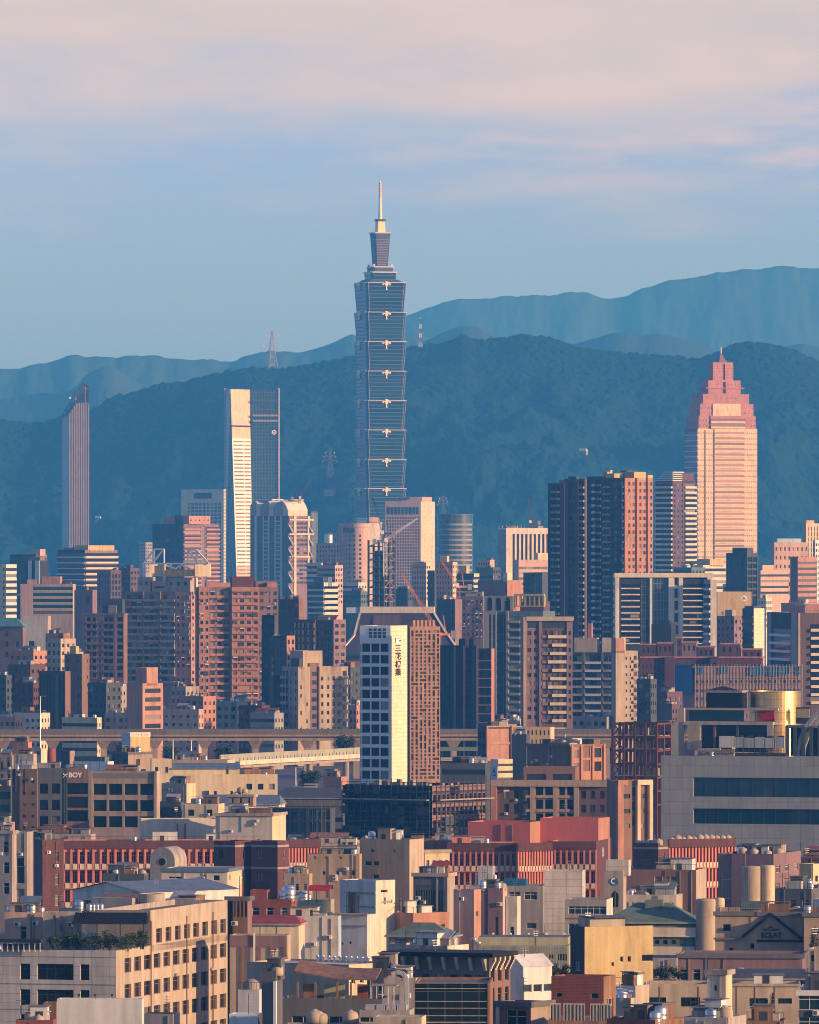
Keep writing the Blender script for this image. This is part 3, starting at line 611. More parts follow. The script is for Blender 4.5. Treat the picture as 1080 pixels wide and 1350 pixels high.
def text_mesh(body, size, mat, name, extrude=0.06):
    c = bpy.data.curves.new(name, 'FONT'); c.body = body; c.size = size; c.extrude = extrude; c.align_x = 'CENTER'; c.align_y = 'CENTER'; c.resolution_u = 3; c.offset = size * 0.028
    o = bpy.data.objects.new(name, c); COL.objects.link(o); dg = bpy.context.evaluated_depsgraph_get()
    me = bpy.data.meshes.new_from_object(o.evaluated_get(dg)); bpy.data.objects.remove(o); me.materials.clear(); me.materials.append(MATS[mat]); return me
def lettering(bd, body, f, u, z, size, mat, d=0.08, name='lettering', parent=None):
    o = bpy.data.objects.new(name, text_mesh(body, size, mat, name)); COL.objects.link(o); o.parent = parent or bd.root
    o.location = f.P(u, z, d); o.rotation_euler = (R(90), 0, f.rz); return o
def lattice(b, p, q, w0, w1, n, mat, t=0.25, sides=4):
    """a four-legged lattice from p to q, tapering from w0 to w1"""
    p, q = Vector(p), Vector(q); d = (q - p).normalized(); up = Vector((0, 1, 0)) if abs(d.y) < 0.9 else Vector((1, 0, 0))
    a = d.cross(up).normalized(); c = a.cross(d).normalized(); rings = []
    for i in range(n + 1):
        k = i / n; w = (w0 + (w1 - w0) * k) / 2; m = p.lerp(q, k); rings.append([m + a * w + c * w, m - a * w + c * w, m - a * w - c * w, m + a * w - c * w])
    for i in range(n):
        for j in range(4):
            b.bar(rings[i][j], rings[i + 1][j], t, mat); b.bar(rings[i + 1][j], rings[i + 1][(j + 1) % 4], t * 0.7, mat)
            e = (j + 1) % 4 if i % 2 else j; g = j if i % 2 else (j + 1) % 4
            b.bar(rings[i][e], rings[i + 1][g], t * 0.6, mat)
def crane(x, y, D, y_tip, x_tip, y_base, label, mat='red steel', mast=True):
    """luffing tower crane: mast up to the pixel (x, y), jib to (x_tip, y_tip)"""
    p = mk(x, y, D); q = mk(x_tip, y_tip, D); zb = zat(y_base, D)
    r = empty('tower_crane', (p.x, p.y, zb), 0, label, 'crane'); o = Vector((p.x, p.y, zb))
    b = MB(); lattice(b, (0, 0, 0), Vector((0, 0, p.z - zb)), 2.0, 2.0, max(3, int((p.z - zb) / 3)), mat, 0.3); b.build('mast', r)
    b = MB(); lattice(b, p - o + Vector((0, 0, 1.2)), q - o, 1.2, 0.5, max(5, int((q - p).length / 3)), mat, 0.2); b.build('jib', r)
    sg = 1 if q.x > p.x else -1
    b = MB(); b.box(-1.6, 1.6, -1.4, 1.4, p.z - zb, p.z - zb + 1.2, mat); b.box(min(-sg * 1.6, -sg * 7), max(-sg * 1.6, -sg * 7), -1.2, 1.2, p.z - zb + 0.1, p.z - zb + 1.0, mat); b.box(min(-sg * 5, -sg * 7.2), max(-sg * 5, -sg * 7.2), -1.3, 1.3, p.z - zb - 1.2, p.z - zb + 2.0, 'grey concrete')
    b.bar((-sg * 3, 0, p.z - zb + 1.2), (-sg * 2, 0, p.z - zb + 8), 0.4, mat); b.bar((-sg * 2, 0, p.z - zb + 8), q - o, 0.12, 'dark metal'); b.build('slewing_platform', r)
    b = MB(); b.box(sg * 0.4 - 0.9, sg * 0.4 + 0.9, -3.1, -1.42, p.z - zb + 0.2, p.z - zb + 2.4, 'white metal'); b.build('cab', r)
    return r
def pylon(x, yt, yb, D, label, mat='silver trim', red=False):
    p = mk(x, yb, D); h = zat(yt, D) - p.z; r = empty('lattice_pylon', p, R(20), label, 'pylon')
    b = MB(); lattice(b, (0, 0, 0), (0, 0, h * 0.62), h * 0.24, h * 0.09, 6, mat, 0.55); lattice(b, (0, 0, h * 0.62), (0, 0, h), h * 0.09, h * 0.02, 6, mat, 0.45); b.build('lattice_tower', r)
    for k, wd in ((0.62, 0.26), (0.76, 0.22), (0.9, 0.17)):
        b = MB(); b.bar((-h * wd, 0, h * k), (h * wd, 0, h * k), 0.6, 'red steel' if red else mat); b.bar((-h * wd, 0, h * k), (0, 0, h * (k + 0.06)), 0.45, mat); b.bar((h * wd, 0, h * k), (0, 0, h * (k + 0.06)), 0.45, mat)
        for e in (-1, 1): b.bar((e * h * wd * 0.95, 0, h * k), (e * h * wd * 0.95, 0, h * k - 2.4), 0.4, 'white metal')
        b.build('cross_arm', r)
    return r
def aerial(bd, u, v, h, label, cross=3):
    p = bd.at(u, v); r = empty('roof_aerial', p, R(rnd.uniform(-30, 30)), label, 'aerial', label); m = MB(); m.bar((0, 0, 0), (0, 0, h), .07, 'dark metal'); m.build('pole', r); m = MB()
    for i in range(cross): m.bar((-.5 + .08 * i, 0, h - .2 - .35 * i), (.5 - .08 * i, 0, h - .2 - .35 * i), .05, 'steel')
    m.build('cross_rods', r)

# ------------------------------------------------------------------ the tall towers
glass_mat('rose window', (0.26, 0.15, 0.14), lit=0.1, rough=0.25, curtain=(0.5, 0.34, 0.25))  # pinkish reflections are put into this glass colour
def supertall():
    D = 10000; k = D / F; cx = (501.3 - 540) * k; t = 73
    z = lambda y: zat(y, D)
    r = empty('supertall_tower', (cx, D, 0), R(-t), 'tallest tower, blue green glass in eight flared tiers with gold ornaments and a slim spire', 'skyscraper')
    def ring(s, c, zz): 
        h = s / 2; a = h - c
        P = [(-a, -h), (a, -h), (a, -a), (h, -a), (h, a), (a, a), (a, h), (-a, h), (-a, a), (-h, a), (-h, -a), (-a, -a)]
        return [Vector((x, y, zz)) for x, y in P]
    ys = [373, 412, 450.5, 489.5, 528, 567, 605.5, 644, 682.5]
    for i in range(8):
        z1, z0 = z(ys[i]), z(ys[i + 1]); st, sb = 48.6, 43.9; c = 3.0; b = MB(); top, bot = ring(st, c, z1 - 0.9), ring(sb, c, z0 + 0.2)
        for j in range(12): q = (j + 1) % 12; b.poly([bot[j], bot[q], top[q], top[j]], 'tower glass')
        b.poly(top, 'slate'); b.poly(bot[::-1], 'slate'); mod = b.build('tier', r)
        for j in range(12):
            g = MB(); g.bar(bot[j], top[j] + Vector((0, 0, 0.6)), 0.5, 'grey concrete'); g.build('corner_fin', mod)
        l = MB(); tt = ring(st + 1.0, c, z1 - 0.5); t2 = ring(st + 1.0, c, z1 + 0.2)
        for j in range(12): q = (j + 1) % 12; l.poly([tt[j], tt[q], t2[q], t2[j]], 'silver trim')
        l.poly(t2, 'silver trim'); l.poly(tt[::-1], 'slate'); l.build('ledge', mod)
        for (f, w) in ((Face((-st / 2, -st / 2, 0), (1, 0, 0), (0, -1, 0), 0), st), (Face((st / 2, -st / 2, 0), (0, 1, 0), (1, 0, 0), 0), st)):
            o = MB(); u = w / 2
            f.box(o, u - 3.6, u + 3.6, z1 - 2.3, z1 - 1.0, 0.3, 1.5, 'ornament'); f.box(o, u - 1.6, u + 1.6, z1 - 4.2, z1 + 1.0, 0.3, 1.9, 'ornament'); f.box(o, u - 0.5, u + 0.5, z1 - 7.6, z1 - 4.2, -0.3, 1.3, 'ornament')
            f.box(o, u - 0.9, u + 0.9, z1 - 8.4, z1 - 7.3, -0.3, 1.6, 'ornament')
            for e in (-1, 1): f.box(o, u + e * 4.2 - .7, u + e * 4.2 + .7, z1 - 3.2, z1 - 1.3, 0.3, 1.4, 'ornament')
            o.build('ornament', mod)
    b = MB(); T, Bm = ring(43.8, 3, z(682.7)), ring(60, 3, 0)
    for j in range(12): q = (j + 1) % 12; b.poly([Bm[j], Bm[q], T[q], T[j]], 'tower glass')
    base = b.build('lower_shaft', r)
    g = MB()
    for j in range(12): g.bar(Bm[j], T[j], 0.7, 'silver trim')
    g.build('corner_fin', base)
    def tier(name, s0, s1, y1, y0, mat, c=1.5, ledge=None, par=r):
        b = MB(); B0, T0 = ring(s0, c, z(y0)), ring(s1, c, z(y1))
        for j in range(12): q = (j + 1) % 12; b.poly([B0[j], B0[q], T0[q], T0[j]], mat)
        b.poly(T0, 'slate'); o = b.build(name, par)
        if ledge:
            b = MB(); A, Bq = ring(s1 + ledge, c, z(y1) - 0.4), ring(s1 + ledge, c, z(y1) + 0.9)
            for j in range(12): q = (j + 1) % 12; b.poly([A[j], A[q], Bq[q], Bq[j]], 'silver trim')
            b.poly(Bq, 'silver trim'); b.poly(A[::-1], 'silver trim'); b.build('ledge', o)
        return o
    tier('roof_step', 44, 34, 369, 374, 'slate'); tier('upper_tier', 29, 30, 359.5, 370, 'tower glass', 2, 1.6); tier('upper_tier', 24, 25, 352.5, 360, 'slate', 2, 1.0)
    tier('crown_tower', 14.5, 18.5, 313, 353, 'slate', 1.6); tier('crown_tower', 18.5, 20.2, 307.5, 313.5, 'slate', 1.6, 1.0)
    b = MB()
    for i in range(11):
        zz = z(350 - i * 3.3); w = 14.9 + 4 * i / 11.5
        for (f, ww) in ((Face((-w / 2 + 1.8, -w / 2, 0), (1, 0, 0), (0, -1, 0), 0), w - 3.6), (Face((w / 2, -w / 2 + 1.8, 0), (0, 1, 0), (1, 0, 0), 0), w - 3.6)): f.box(b, 0, ww, zz, zz + 1.2, -0.3, 0.35, 'mauve tile')
    b.build('window_strip', r)
    tier('pinnacle_block', 10.2, 9.0, 291.5, 308, 'ornament', 1.0); tier('pinnacle_cap', 9.5, 11.6, 289, 292, 'slate', 1.0)
    b = MB(); b.lathe((0, 0), [(2.35, z(290)), (1.55, z(262)), (1.35, z(261.5)), (1.5, z(261)), (1.35, z(241)), (0.9, z(240)), (0.5, z(238)), (0.0, z(237.7))], 'ornament', 14)
    for i in range(9): b.lathe((0, 0), [(1.62, z(259 - i * 2.1)), (1.7, z(258.7 - i * 2.1)), (1.62, z(258.4 - i * 2.1))], 'rose stone', 14)
    b.build('spire', r)
    for e in ((-1, -1), (1, -1), (1, 1), (-1, 1)):
        b = MB(); b.box(e[0] * 10.5 - 1, e[0] * 10.5 + 1, e[1] * 10.5 - 1, e[1] * 10.5 + 1, z(353), z(348.5), 'silver trim'); b.build('corner_turret', r)
supertall()

def stepped_tower():                       # pink stepped tower on the right
    D = 7020; k = D / F; t = 66
    s = Bld('stepped_tower', 'tall pink stone tower with stepped crown and pyramid roof rising above the right hill', D, 903, 920, 998.5, 565, t, cat='skyscraper', ylow=775)
    ctr = {'m': 'pink lit stone'}
    side = [(0.11, G(3, 4.3, 0.45, 0.32, gl='rose window')), (0.025, dict(k='pier', c=1, pw=0.05, gl='dark window', sp=False, dep=1.2), 0), (0.14, G(4, 4.3, 0.45, 0.3, gl='rose window')), (0.50, BN(4.3, 0.42, gl='rose window', bal=BAL('cream paint', 0.7, 1.0)), 0.8), (0.225, G(6, 4.3, 0.45, 0.3, gl='rose window'))]  # cream floor ledges, shaped as shallow balconies for a sunlit effect
    s.body('mauve tile', front=BN(4.3, 0.5, gl='blue glass', bal=BAL('pale grey panel', .5, .9)), side=side, swall='pink lit stone', par=0.5)  # left face greyer: its shade is put into mauve tile and grey ledges
    cx = 951.0
    def tr(name, wpx, y1, y0, mat, front, sd):
        f = wpx / 96.0
        s.tier(name, .5 - f / 2, .5 + f / 2, .5 - f / 2, .5 + f / 2, s.z(y1), s.z(y0), mat, front=front, side=sd, par=0.3)
    tr('upper_tier', 92, 548, 565.2, 'rose stone', BN(4.3, 0.45, gl='blue glass'), [(0.2, G(4, 4.3, 0.5, 0.3, gl='rose window')), (0.6, BN(4.3, 0.5, gl='rose window', bal=BAL('cream paint', 0.9, 1.3)), 0.9), (0.2, G(4, 4.3, 0.5, 0.3, gl='rose window'))])
    tr('upper_tier', 86, 532, 548.2, 'rose stone', BN(4.3, 0.4, gl='blue glass'), [(0.23, G(4, 4.0, 0.5, 0.3, gl='rose window')), (0.52, None, 0.9, 'pink lit stone'), (0.25, G(4, 4.0, 0.5, 0.3, gl='rose window'))])
    tr('upper_tier', 74, 519, 532.2, 'rose stone', None, G(9, 4.0, 0.4, 0.3, gl='rose window'))
    tr('upper_tier', 52, 501, 519.2, 'rose stone', None, [(0.44, G(4, 3.4, 0.4, 0.3, gl='rose window')), (0.1, dict(k='pier', c=1, pw=0.05, gl='dark window', sp=False, dep=1)), (0.46, G(4, 3.4, 0.4, 0.3, gl='rose window'))])
    tr('upper_tier', 32.5, 477, 501.2, 'rose stone', None, [(0.5, G(4, 2.4, 0.5, 0.3, gl='rose window')), (0.1, dict(k='pier', c=1, pw=0.05, gl='dark window', sp=False, dep=1)), (0.4, G(3, 2.4, 0.5, 0.3, gl='rose window'))])
    b = MB(); z0, z1 = s.z(477), s.z(465)
    b.lathe((0, 0), [(5.4, z0), (3.0, z0 + (z1 - z0) * 0.45), (0.6, z1)], 'mauve tile', 4, 45, 405); b.build('pyramid_roof', s.root)
    b = MB(); b.lathe((0, 0), [(0.5, z1 - 0.5), (0.5, s.z(457)), (0, s.z(456.5))], 'ornament', 8); b.build('spire', s.root)
    for (w, y) in ((62, 510.5), (66, 511)):
        s.slab('canopy', s.a * (w / 96) / -2, s.a * (w / 96) / 2, -s.b * (w / 96) / 2, s.b * (w / 96) / 2, s.z(y + 1.3), s.z(y), 'rose stone') if w == 62 else None
    s.finish()
stepped_tower()

def folded_tower():                        # glass tower with a bright folded facet
    D = 9900; k = D / F; X = lambda x: (x - 540) * k; z = lambda y: zat(y, D)
    r = empty('folded_glass_tower', (X(331), D + 20, 0), 0, 'slab of dark blue glass with a bright cream folded strip, left of the tallest tower', 'skyscraper')
    ox, oy = X(331), D + 20
    def V_(x, dy, y): return Vector((X(x) - ox, dy - 20, z(y)))
    yb, yt = 822, 513; lerp = lambda a, b, f: a + (b - a) * f
    rows = 62; fz = lambda i: lerp(yb, yt, i / rows)
    m = MB(); gl = MB(); sd = MB()
    P1 = lambda f: lerp(314, 304, f); P2 = lambda f: lerp(334, 328.5, f)
    for i in range(rows):
        f0, f1 = i / rows, (i + 1) / rows; a, b = fz(i), fz(i + 1)
        ymid = (a + b) / 2
        fg = 1.3 if 580 < ymid < 0 else 0
        m.poly([V_(P1(f0), 0, a), V_(P2(f0) , 30, a), V_(P2(f1), 30, b), V_(P1(f1), 0, b)], 'cream paint' if 545 < ymid < 560 else ('pink lit stone' if ymid < 577 or ymid > 745 else 'white glaze'))  # sunlight on the glass facet is put into bright panel colours
        if ymid > 577:
            for (q0, q1) in ((0.06, 0.56), (0.62, 0.97)):
                n = Vector((0.81, -0.58, 0)) * 0.5
                A, B2 = V_(P1(f0), 0, a).lerp(V_(P2(f0), 30, a), q0), V_(P1(f0), 0, a).lerp(V_(P2(f0), 30, a), q1)
                h = Vector((0, 0, 1.5)); m.poly([A + n, B2 + n, B2 + n + h, A + n + h], 'rose window')
    m.build('folded_facet', r)
    gl.poly([V_(334, 30, yb), V_(368, 26, yb), V_(368, 26, yt), V_(328.5, 30, yt)], 'blue curtain wall'); gl.build('glass_facade', r)
    sd.poly([V_(295, 24, yb), V_(314, 0, yb), V_(304, 0, yt), V_(296, 24, yt)], 'blue curtain wall'); sd.build('side_facade', r)
    b = MB(); b.poly([V_(296, 24, yt + 1), V_(304, 0, yt + 1), V_(328.5, 30, yt + 1), V_(368, 26, yt + 1), V_(368, 60, yt + 1), V_(296, 60, yt + 1)], 'slate')
    b.poly([V_(368, 26, yb), V_(368, 60, yb), V_(368, 60, yt), V_(368, 26, yt)], 'dark curtain wall'); b.poly([V_(295, 60, yb), V_(295, 24, yb), V_(296, 24, yt), V_(296, 60, yt)], 'dark curtain wall'); b.poly([V_(368, 60, yb), V_(295, 60, yb), V_(296, 60, yt), V_(368, 60, yt)], 'slate'); b.build('rear_shell', r)
    for (x, dy, y1) in ((296, 23.5, 511), (367.6, 25.5, 511)):
        b = MB(); b.bar(V_(x, dy, yb), V_(x, dy, y1), 1.3, 'silver trim'); b.build('edge_fin', r)
    for (ya, yb2) in ((546, 548.5), (553, 555.5), (527, 529)):
        b = MB(); b.box(V_(333, 0, 0).x, V_(366, 0, 0).x, 5.0, 6.5, z(yb2), z(ya), 'slate' if ya == 527 else 'grey concrete'); b.build('crown_band', r)
    b = MB(); b.bar(V_(304, -0.5, 561.5), V_(330, 30, 561.5), 1.6, 'near black'); b.build('crown_groove', r)
    o = bpy.data.objects.new('emblem', cached('emblem', lambda: emblem_mesh())); COL.objects.link(o); o.parent = r; o.location = V_(361, 25.6, 569.5)
def emblem_mesh():
    b = MB(); 
    for i in range(16):
        a, c = i * math.pi / 8, (i + 1) * math.pi / 8
        for (r0, r1) in ((1.7, 2.7), (0.0, 0.9)): b.poly([(r0 * math.cos(a), 0, r0 * math.sin(a)), (r0 * math.cos(c), 0, r0 * math.sin(c)), (r1 * math.cos(c), 0, r1 * math.sin(c)), (r1 * math.cos(a), 0, r1 * math.sin(a))] if r0 else [(0, 0, 0), (r1 * math.cos(c), 0, r1 * math.sin(c)), (r1 * math.cos(a), 0, r1 * math.sin(a))], 'letter white')
    return mesh_of(b, 'emblem')
folded_tower()

def slant_tower():                         # slim tower with a slanting crown under construction
    D = 10300; k = D / F; X = lambda x: (x - 540) * k; z = lambda y: zat(y, D); ox = X(99)
    r = empty('slant_topped_tower', (ox, D + 15, 0), 0, 'slim copper tower with slanting unfinished steel top at the far left', 'skyscraper')
    V_ = lambda x, dy, y: Vector((X(x) - ox, dy - 15, z(y)))
    b = MB(); b.poly([V_(81, 24, 822), V_(91, 0, 822), V_(91, 0, 545), V_(81, 24, 549)], 'blue curtain wall')
    b.poly([V_(91, 0, 822), V_(117, 18, 822), V_(117, 18, 530), V_(103, 8, 531), V_(97, 4, 536), V_(91, 0, 546)], 'slate')
    b.poly([V_(117, 18, 822), V_(112, 44, 822), V_(112, 44, 515), V_(117, 18, 515)], 'slate'); b.poly([V_(112, 44, 822), V_(81, 24, 822), V_(81, 24, 549), V_(112, 44, 515)], 'slate'); b.build('shaft', r)
    for i in range(9):
        x = 92 + i * 3.0; dy = (x - 91) / 26 * 18; yt = 546 - (x - 91) * 1.55 if x < 101 else 531
        f = MB(); f.bar(V_(x, dy - 0.5, 822), V_(x, dy - 0.5, yt), 1.2, 'warm concrete', 2.0); f.build('stone_fin', r)
    b = MB()
    edge = [(81, 548), (87, 537), (92, 529), (97, 520), (103, 511), (108, 505)]
    for i in range(len(edge) - 1):
        (x, y), (x2, y2) = edge[i], edge[i + 1]; b.bar(V_(x, 22, y), V_(x2, 22, y2), 1.4, 'dark metal'); b.bar(V_(x + 5, 8, y), V_(x2 + 5, 8, y2), 1.0, 'dark metal')
        b.bar(V_(x, 22, y), V_(x, 22, 550), 0.9, 'slate'); b.bar(V_(x, 22, y + 3), V_(115, 20, y + 3), 0.9, 'dark metal'); b.bar(V_(x + 5, 8, y), V_(x, 22, y), 0.8, 'dark metal')
    b.poly([V_(83, 25, 549), V_(116, 25, 549), V_(116, 25, 508), V_(109, 25, 506)], 'slate')
    for x in (104, 108, 112, 116): b.bar(V_(x, 14, 532), V_(x, 14, 509), 0.9, 'rose stone' if x == 112 else 'dark metal')
    for y in (509, 515, 521, 527): b.bar(V_(103 if y > 509 else 108, 14, y), V_(117, 14, y), 0.9, 'dark metal')
    b.bar(V_(108, 22, 505), V_(117, 16, 509), 1.4, 'dark metal'); b.build('steel_crown', r)
    crane(93, 526, D - 6, 511, 80, 536, 'grey luffing crane on the slanting tower top', 'dark metal')
slant_tower()

def skyline():
    # left far group
    s = Bld('office_tower', 'pale grid tower with an open portal at its top, beside the folded glass tower', 9000, 239, 295, 298, 645, 33, ylow=770)
    s.body('pale cream', side=G(3, 3.6, .5, .5), front=[(0.12, None), (0.84, PR(9, 3.6, 1.3, gl='blue glass', mt=13, spm='pale grey panel')), (0.04, None)])
    s.tier('portal_recess', 0.15, 0.85, 0.25, 0.75, s.h - 2.5, s.h - 10.5, 'blue glass', par=0); f, w = s.faces(-s.a / 2, s.a / 2, -s.b / 2, s.b / 2)['F']
    m = MB(); f.box(m, w * .3, w * .72, s.h - 9.5, s.h - 3.5, 0.003, 0.25, 'slate'); m.build('portal_opening', s.root); s.finish()
    s = Bld('apartment_tower', 'dark tower with sunlit orange balconies on its right side, before the pale portal tower', 7000, 201, 242, 289, 691, 40, ylow=790)
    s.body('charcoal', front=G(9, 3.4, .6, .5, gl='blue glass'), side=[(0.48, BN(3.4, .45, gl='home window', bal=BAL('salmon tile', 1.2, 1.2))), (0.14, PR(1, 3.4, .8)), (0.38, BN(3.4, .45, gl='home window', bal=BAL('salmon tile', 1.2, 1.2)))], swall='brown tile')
    s.up('crown', .0, .5, .3, .8, 682, 'rose stone'); s.up('crown', .62, .8, .1, .4, 679, 'charcoal'); s.up('crown', .55, 1, .15, .75, 680, 'salmon tile', side=G(5, 4, .3, .3)); s.finish()
    s = Bld('office_building', 'small hazy grey block half hidden behind the dark tower with orange balconies', 9300, 183, 192, 206, 715, 40, ylow=760); s.body('grey concrete', front=G(3, 3.5), side=G(5, 3.5)); s.finish()
    # twin towers with wavy shell roofs
    s = Bld('wavy_roof_tower', 'dark glass twin towers with pale shell roofs and white triangular bays', 7500, 330, 381, 411, 680, 42, ylow=775)
    s.body('slate', front=[(0.14, CW('blue curtain wall')), (0.05, None, 1.5, 'silver trim'), (0.16, CW('blue curtain wall'), -0.0), (0.03, None, 1.2, 'silver trim'), (0.1, BN(3.6, .6, gl='blue glass', bal=BAL('pale grey panel', 1.0, .8)), 1), (0.03, None, 1.2, 'silver trim'), (0.14, CW('blue curtain wall')), (0.03, None, 1.2, 'silver trim'), (0.12, BN(3.6, .6, gl='blue glass', bal=BAL('pale grey panel', 1.0, .8)), 1), (0.03, None, 1.2, 'silver trim'), (0.17, CW('blue curtain wall'))],
           side=[(0.2, G(3, 3.6, .5, .5), 0, 'mauve tile'), (0.1, None, .8, 'cream paint'), (0.5, BN(3.6, .5, nb=3), 0, 'mauve tile'), (0.1, None, .8, 'cream paint'), (0.1, CW())])
    f, w = s.faces(-s.a / 2, s.a / 2, -s.b / 2, s.b / 2)['R']
    for i in range(6):
        for u in (0.04, 0.9):
            m = MB(); za = s.h - 6 - i * 10.5; e = w * 0.09
            m.poly([f.P(u * w - e, za, 0.2), f.P(u * w + e, za - 9, 0.2), f.P(u * w + e, za - 9, 4.0), f.P(u * w, za - 3, 0.3)], 'white metal'); m.poly([f.P(u * w - e, za, 0.2), f.P(u * w, za - 9, 3.2), f.P(u * w + e, za - 9, 0.2)], 'white metal'); m.build('triangular_bay', s.root)
    for (ya) in (684, 703, 733):
        m = MB(); f.box(m, -1, w + 1, s.z(ya + 2.2), s.z(ya), 0.1, 1.8, 'cream paint'); m.build('belt_ledge', s.root)
    for (u0, u1) in ((.0, .26), (.3, .6), (.64, .98)):
        m = MB(); n = 10; x0, x1 = (u0 - .5) * s.a, (u1 - .5) * s.a; pr = []
        for i in range(n + 1): q = i / n; pr.append((x0 + (x1 - x0) * q, s.h + 12.5 - 5.5 * (2 * q - 1) ** 2 * (0.6 if q < .5 else 1.5)))
        for i in range(n):
            (xa, za), (xb, zb) = pr[i], pr[i + 1]
            m.poly([(xa, -s.b / 2, za), (xb, -s.b / 2, zb), (xb, s.b * .35, zb + 1), (xa, s.b * .35, za + 1)], 'white panel'); m.poly([(xa, -s.b / 2, s.h), (xb, -s.b / 2, s.h), (xb, -s.b / 2, zb), (xa, -s.b / 2, za)], 'pale cream' if i > 5 else 'grey concrete')
        (xb, zb) = pr[-1]; m.poly([(xb, -s.b / 2, s.h), (xb, s.b * .35, s.h), (xb, s.b * .35, zb + 1), (xb, -s.b / 2, zb)], 'pale cream'); m.build('shell_roof', s.root)
    s.slab('roof_platform', -s.a * .45, -s.a * .05, -s.b * .3, s.b * .2, s.h + 13.5, s.h + 14.4, 'silver trim'); s.slab('roof_platform', s.a * .25, s.a * .48, -s.b * .3, s.b * .2, s.h + 13.2, s.h + 14, 'silver trim'); s.finish()
    crane(395, 658, 7480, 630, 412, 664, 'pale red luffing crane above the wavy shell roofs')
    s = Bld('office_building', 'dark blue narrow tower just right of the wavy roof twin towers', 8200, 400, 410, 419, 674, 50, ylow=765); s.body('slate', front=CW('blue curtain wall'), side=CW('blue curtain wall')); s.finish()
    # pink group left of the tallest tower
    s = Bld('office_building', 'pink stone office with a dark glass corner and a cylinder tank on its left roof', 6600, 417, 447, 456, 716, 35, ylow=790); s.body('pink stone', front=G(8, 3.4, .5, .55), side=G(3, 3.4, .4, .5))
    m = MB(); m.lathe((-s.a * .1, 0), [(3.2, s.h - 1), (3.2, s.h + 6), (2.6, s.h + 7), (0, s.h + 7.2)], 'steel', 18); m.build('drum', s.root); s.finish()
    s = Bld('office_tower', 'rounded pink stone tower with a curved front and notched top', 6500, 446, 456, 459, 690, 40, ylow=795, depth=14); s.body('pink stone', front=G(2, 3.4, .2, .4), side=None)
    m = MB(); cx = s.a / 2 + 8.2; m.lathe((cx, 3), [(9.2, 0), (9.2, s.h - 3), (9.6, s.h - 2.9), (9.6, s.h), (9.0, s.h), (9.0, s.h - 1), (0, s.h - 1)], 'pink stone', 36); m.build('drum', s.root)
    m = MB()
    for j in range(int(s.h / 3.4) - 16):
        zz = s.h - 10 - j * 3.4
        for a in (-150, -122, -95, -68, -40): m.hexa([(cx + 9.3 * math.cos(R(a + q)) * (1 if k < 2 else .9), 3 + 9.3 * math.sin(R(a + q)) * (1 if k < 2 else .9), zz + dz) for dz in (0, 1.7) for k, q in enumerate((-4, 4, 4, -4))], 'dark window')
    m.build('window_strip', s.root)
    m = MB(); m.box(cx - 6, cx + 4, -6.9, -5.2, s.h - 6.5, s.h - 3.5, 'blue glass'); m.build('crown_window', s.root); s.finish()
    s = Bld('office_building', 'dark grey hazy block behind the pink group left of the tallest tower', 7800, 431, 446, 452, 702, 35, ylow=745); s.body('grey concrete', front=G(6, 3.5)); s.finish()
    s = Bld('office_tower', 'blank sunlit cream slab with pink top at the foot of the tallest tower', 6800, 484, 487, 504, 688, 74, ylow=770); s.body('pale cream', side=[(1, G(4, 8, .08, .1))], front=None); s.up('crown', 0, 1, 0, .8, 682, 'pink stone'); s.finish()
    # pink grid tower
    s = Bld('grid_tower', 'pink stone tower with dense window grid and blank sunlit side, right of tallest tower', 8500, 508, 555, 573.5, 661, 14, ylow=790)
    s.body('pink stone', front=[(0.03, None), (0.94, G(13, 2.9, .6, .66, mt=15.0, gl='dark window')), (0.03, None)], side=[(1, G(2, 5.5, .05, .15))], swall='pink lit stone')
    f, w = s.faces(-s.a / 2, s.a / 2, -s.b / 2, s.b / 2)['F']
    for i in range(9):
        m = MB(); u = w * (.05 + i * .102); f.box(m, u, u + w * .07, s.h - 12.5, s.h - 5.5, 0.003, 0.2, 'blue glass'); m.build('crown_window', s.root)
    s.up('penthouse', .22, .95, .2, .9, 655, 'pink stone'); s.slab('penthouse_vent', -s.a * .2, s.a * .12, -s.b * .35, -s.b * .31, s.h + 2.0, s.h + 4.0, 'slate'); s.finish()
    # glass drum
    D = 7600; p = mk(600, 678, D); s = Bld('curved_glass_office', 'curved glass office with pale bands, right of the pink grid tower', D, 577, 600, 623, 679, 45, ylow=790); s.wall.box(-1, 1, -1, 1, 0, s.h - 2, 'slate')
    rr = 15.6
    for j in range(int((s.h - 20) / 4.4)):
        m = MB(); zz = s.h - 9 - j * 4.4; m.lathe((0, 0), [(rr, zz), (rr + .5, zz), (rr + .5, zz + 1.6), (rr, zz + 1.6)], 'grey concrete', 32, 135, 380); m.build('floor_band', s.root)
    m = MB(); m.lathe((0, 0), [(rr, 20), (rr, s.h - .2), (rr + .3, s.h - .2), (rr + .3, s.h + 1), (0, s.h + 1)], 'blue curtain wall', 40); m.build('glass_drum', s.root); s.finish()
    # white finned office
    s = Bld('finned_office', 'pink office with tall white fins and dark slots beside the dark apartment towers', 6500, 657, 667.5, 726, 696, 68, ylow=790)
    s.body('pale cream', front=CW('dark curtain wall'), side=[(.1, None), (.9, PR(9, 3.6, 1.5, mt=4.5, sp=False, gl='dark window', dep=.9))], swall='pale cream'); s.clutter(4, 5)
    for i in range(12): s.slab('roof_rail_post', -s.a * .45, -s.a * .42, -s.b / 2 + i * s.b / 12, -s.b / 2 + i * s.b / 12 + .3, s.h - .5, s.h + 1.8, 'silver trim')
    s.finish()
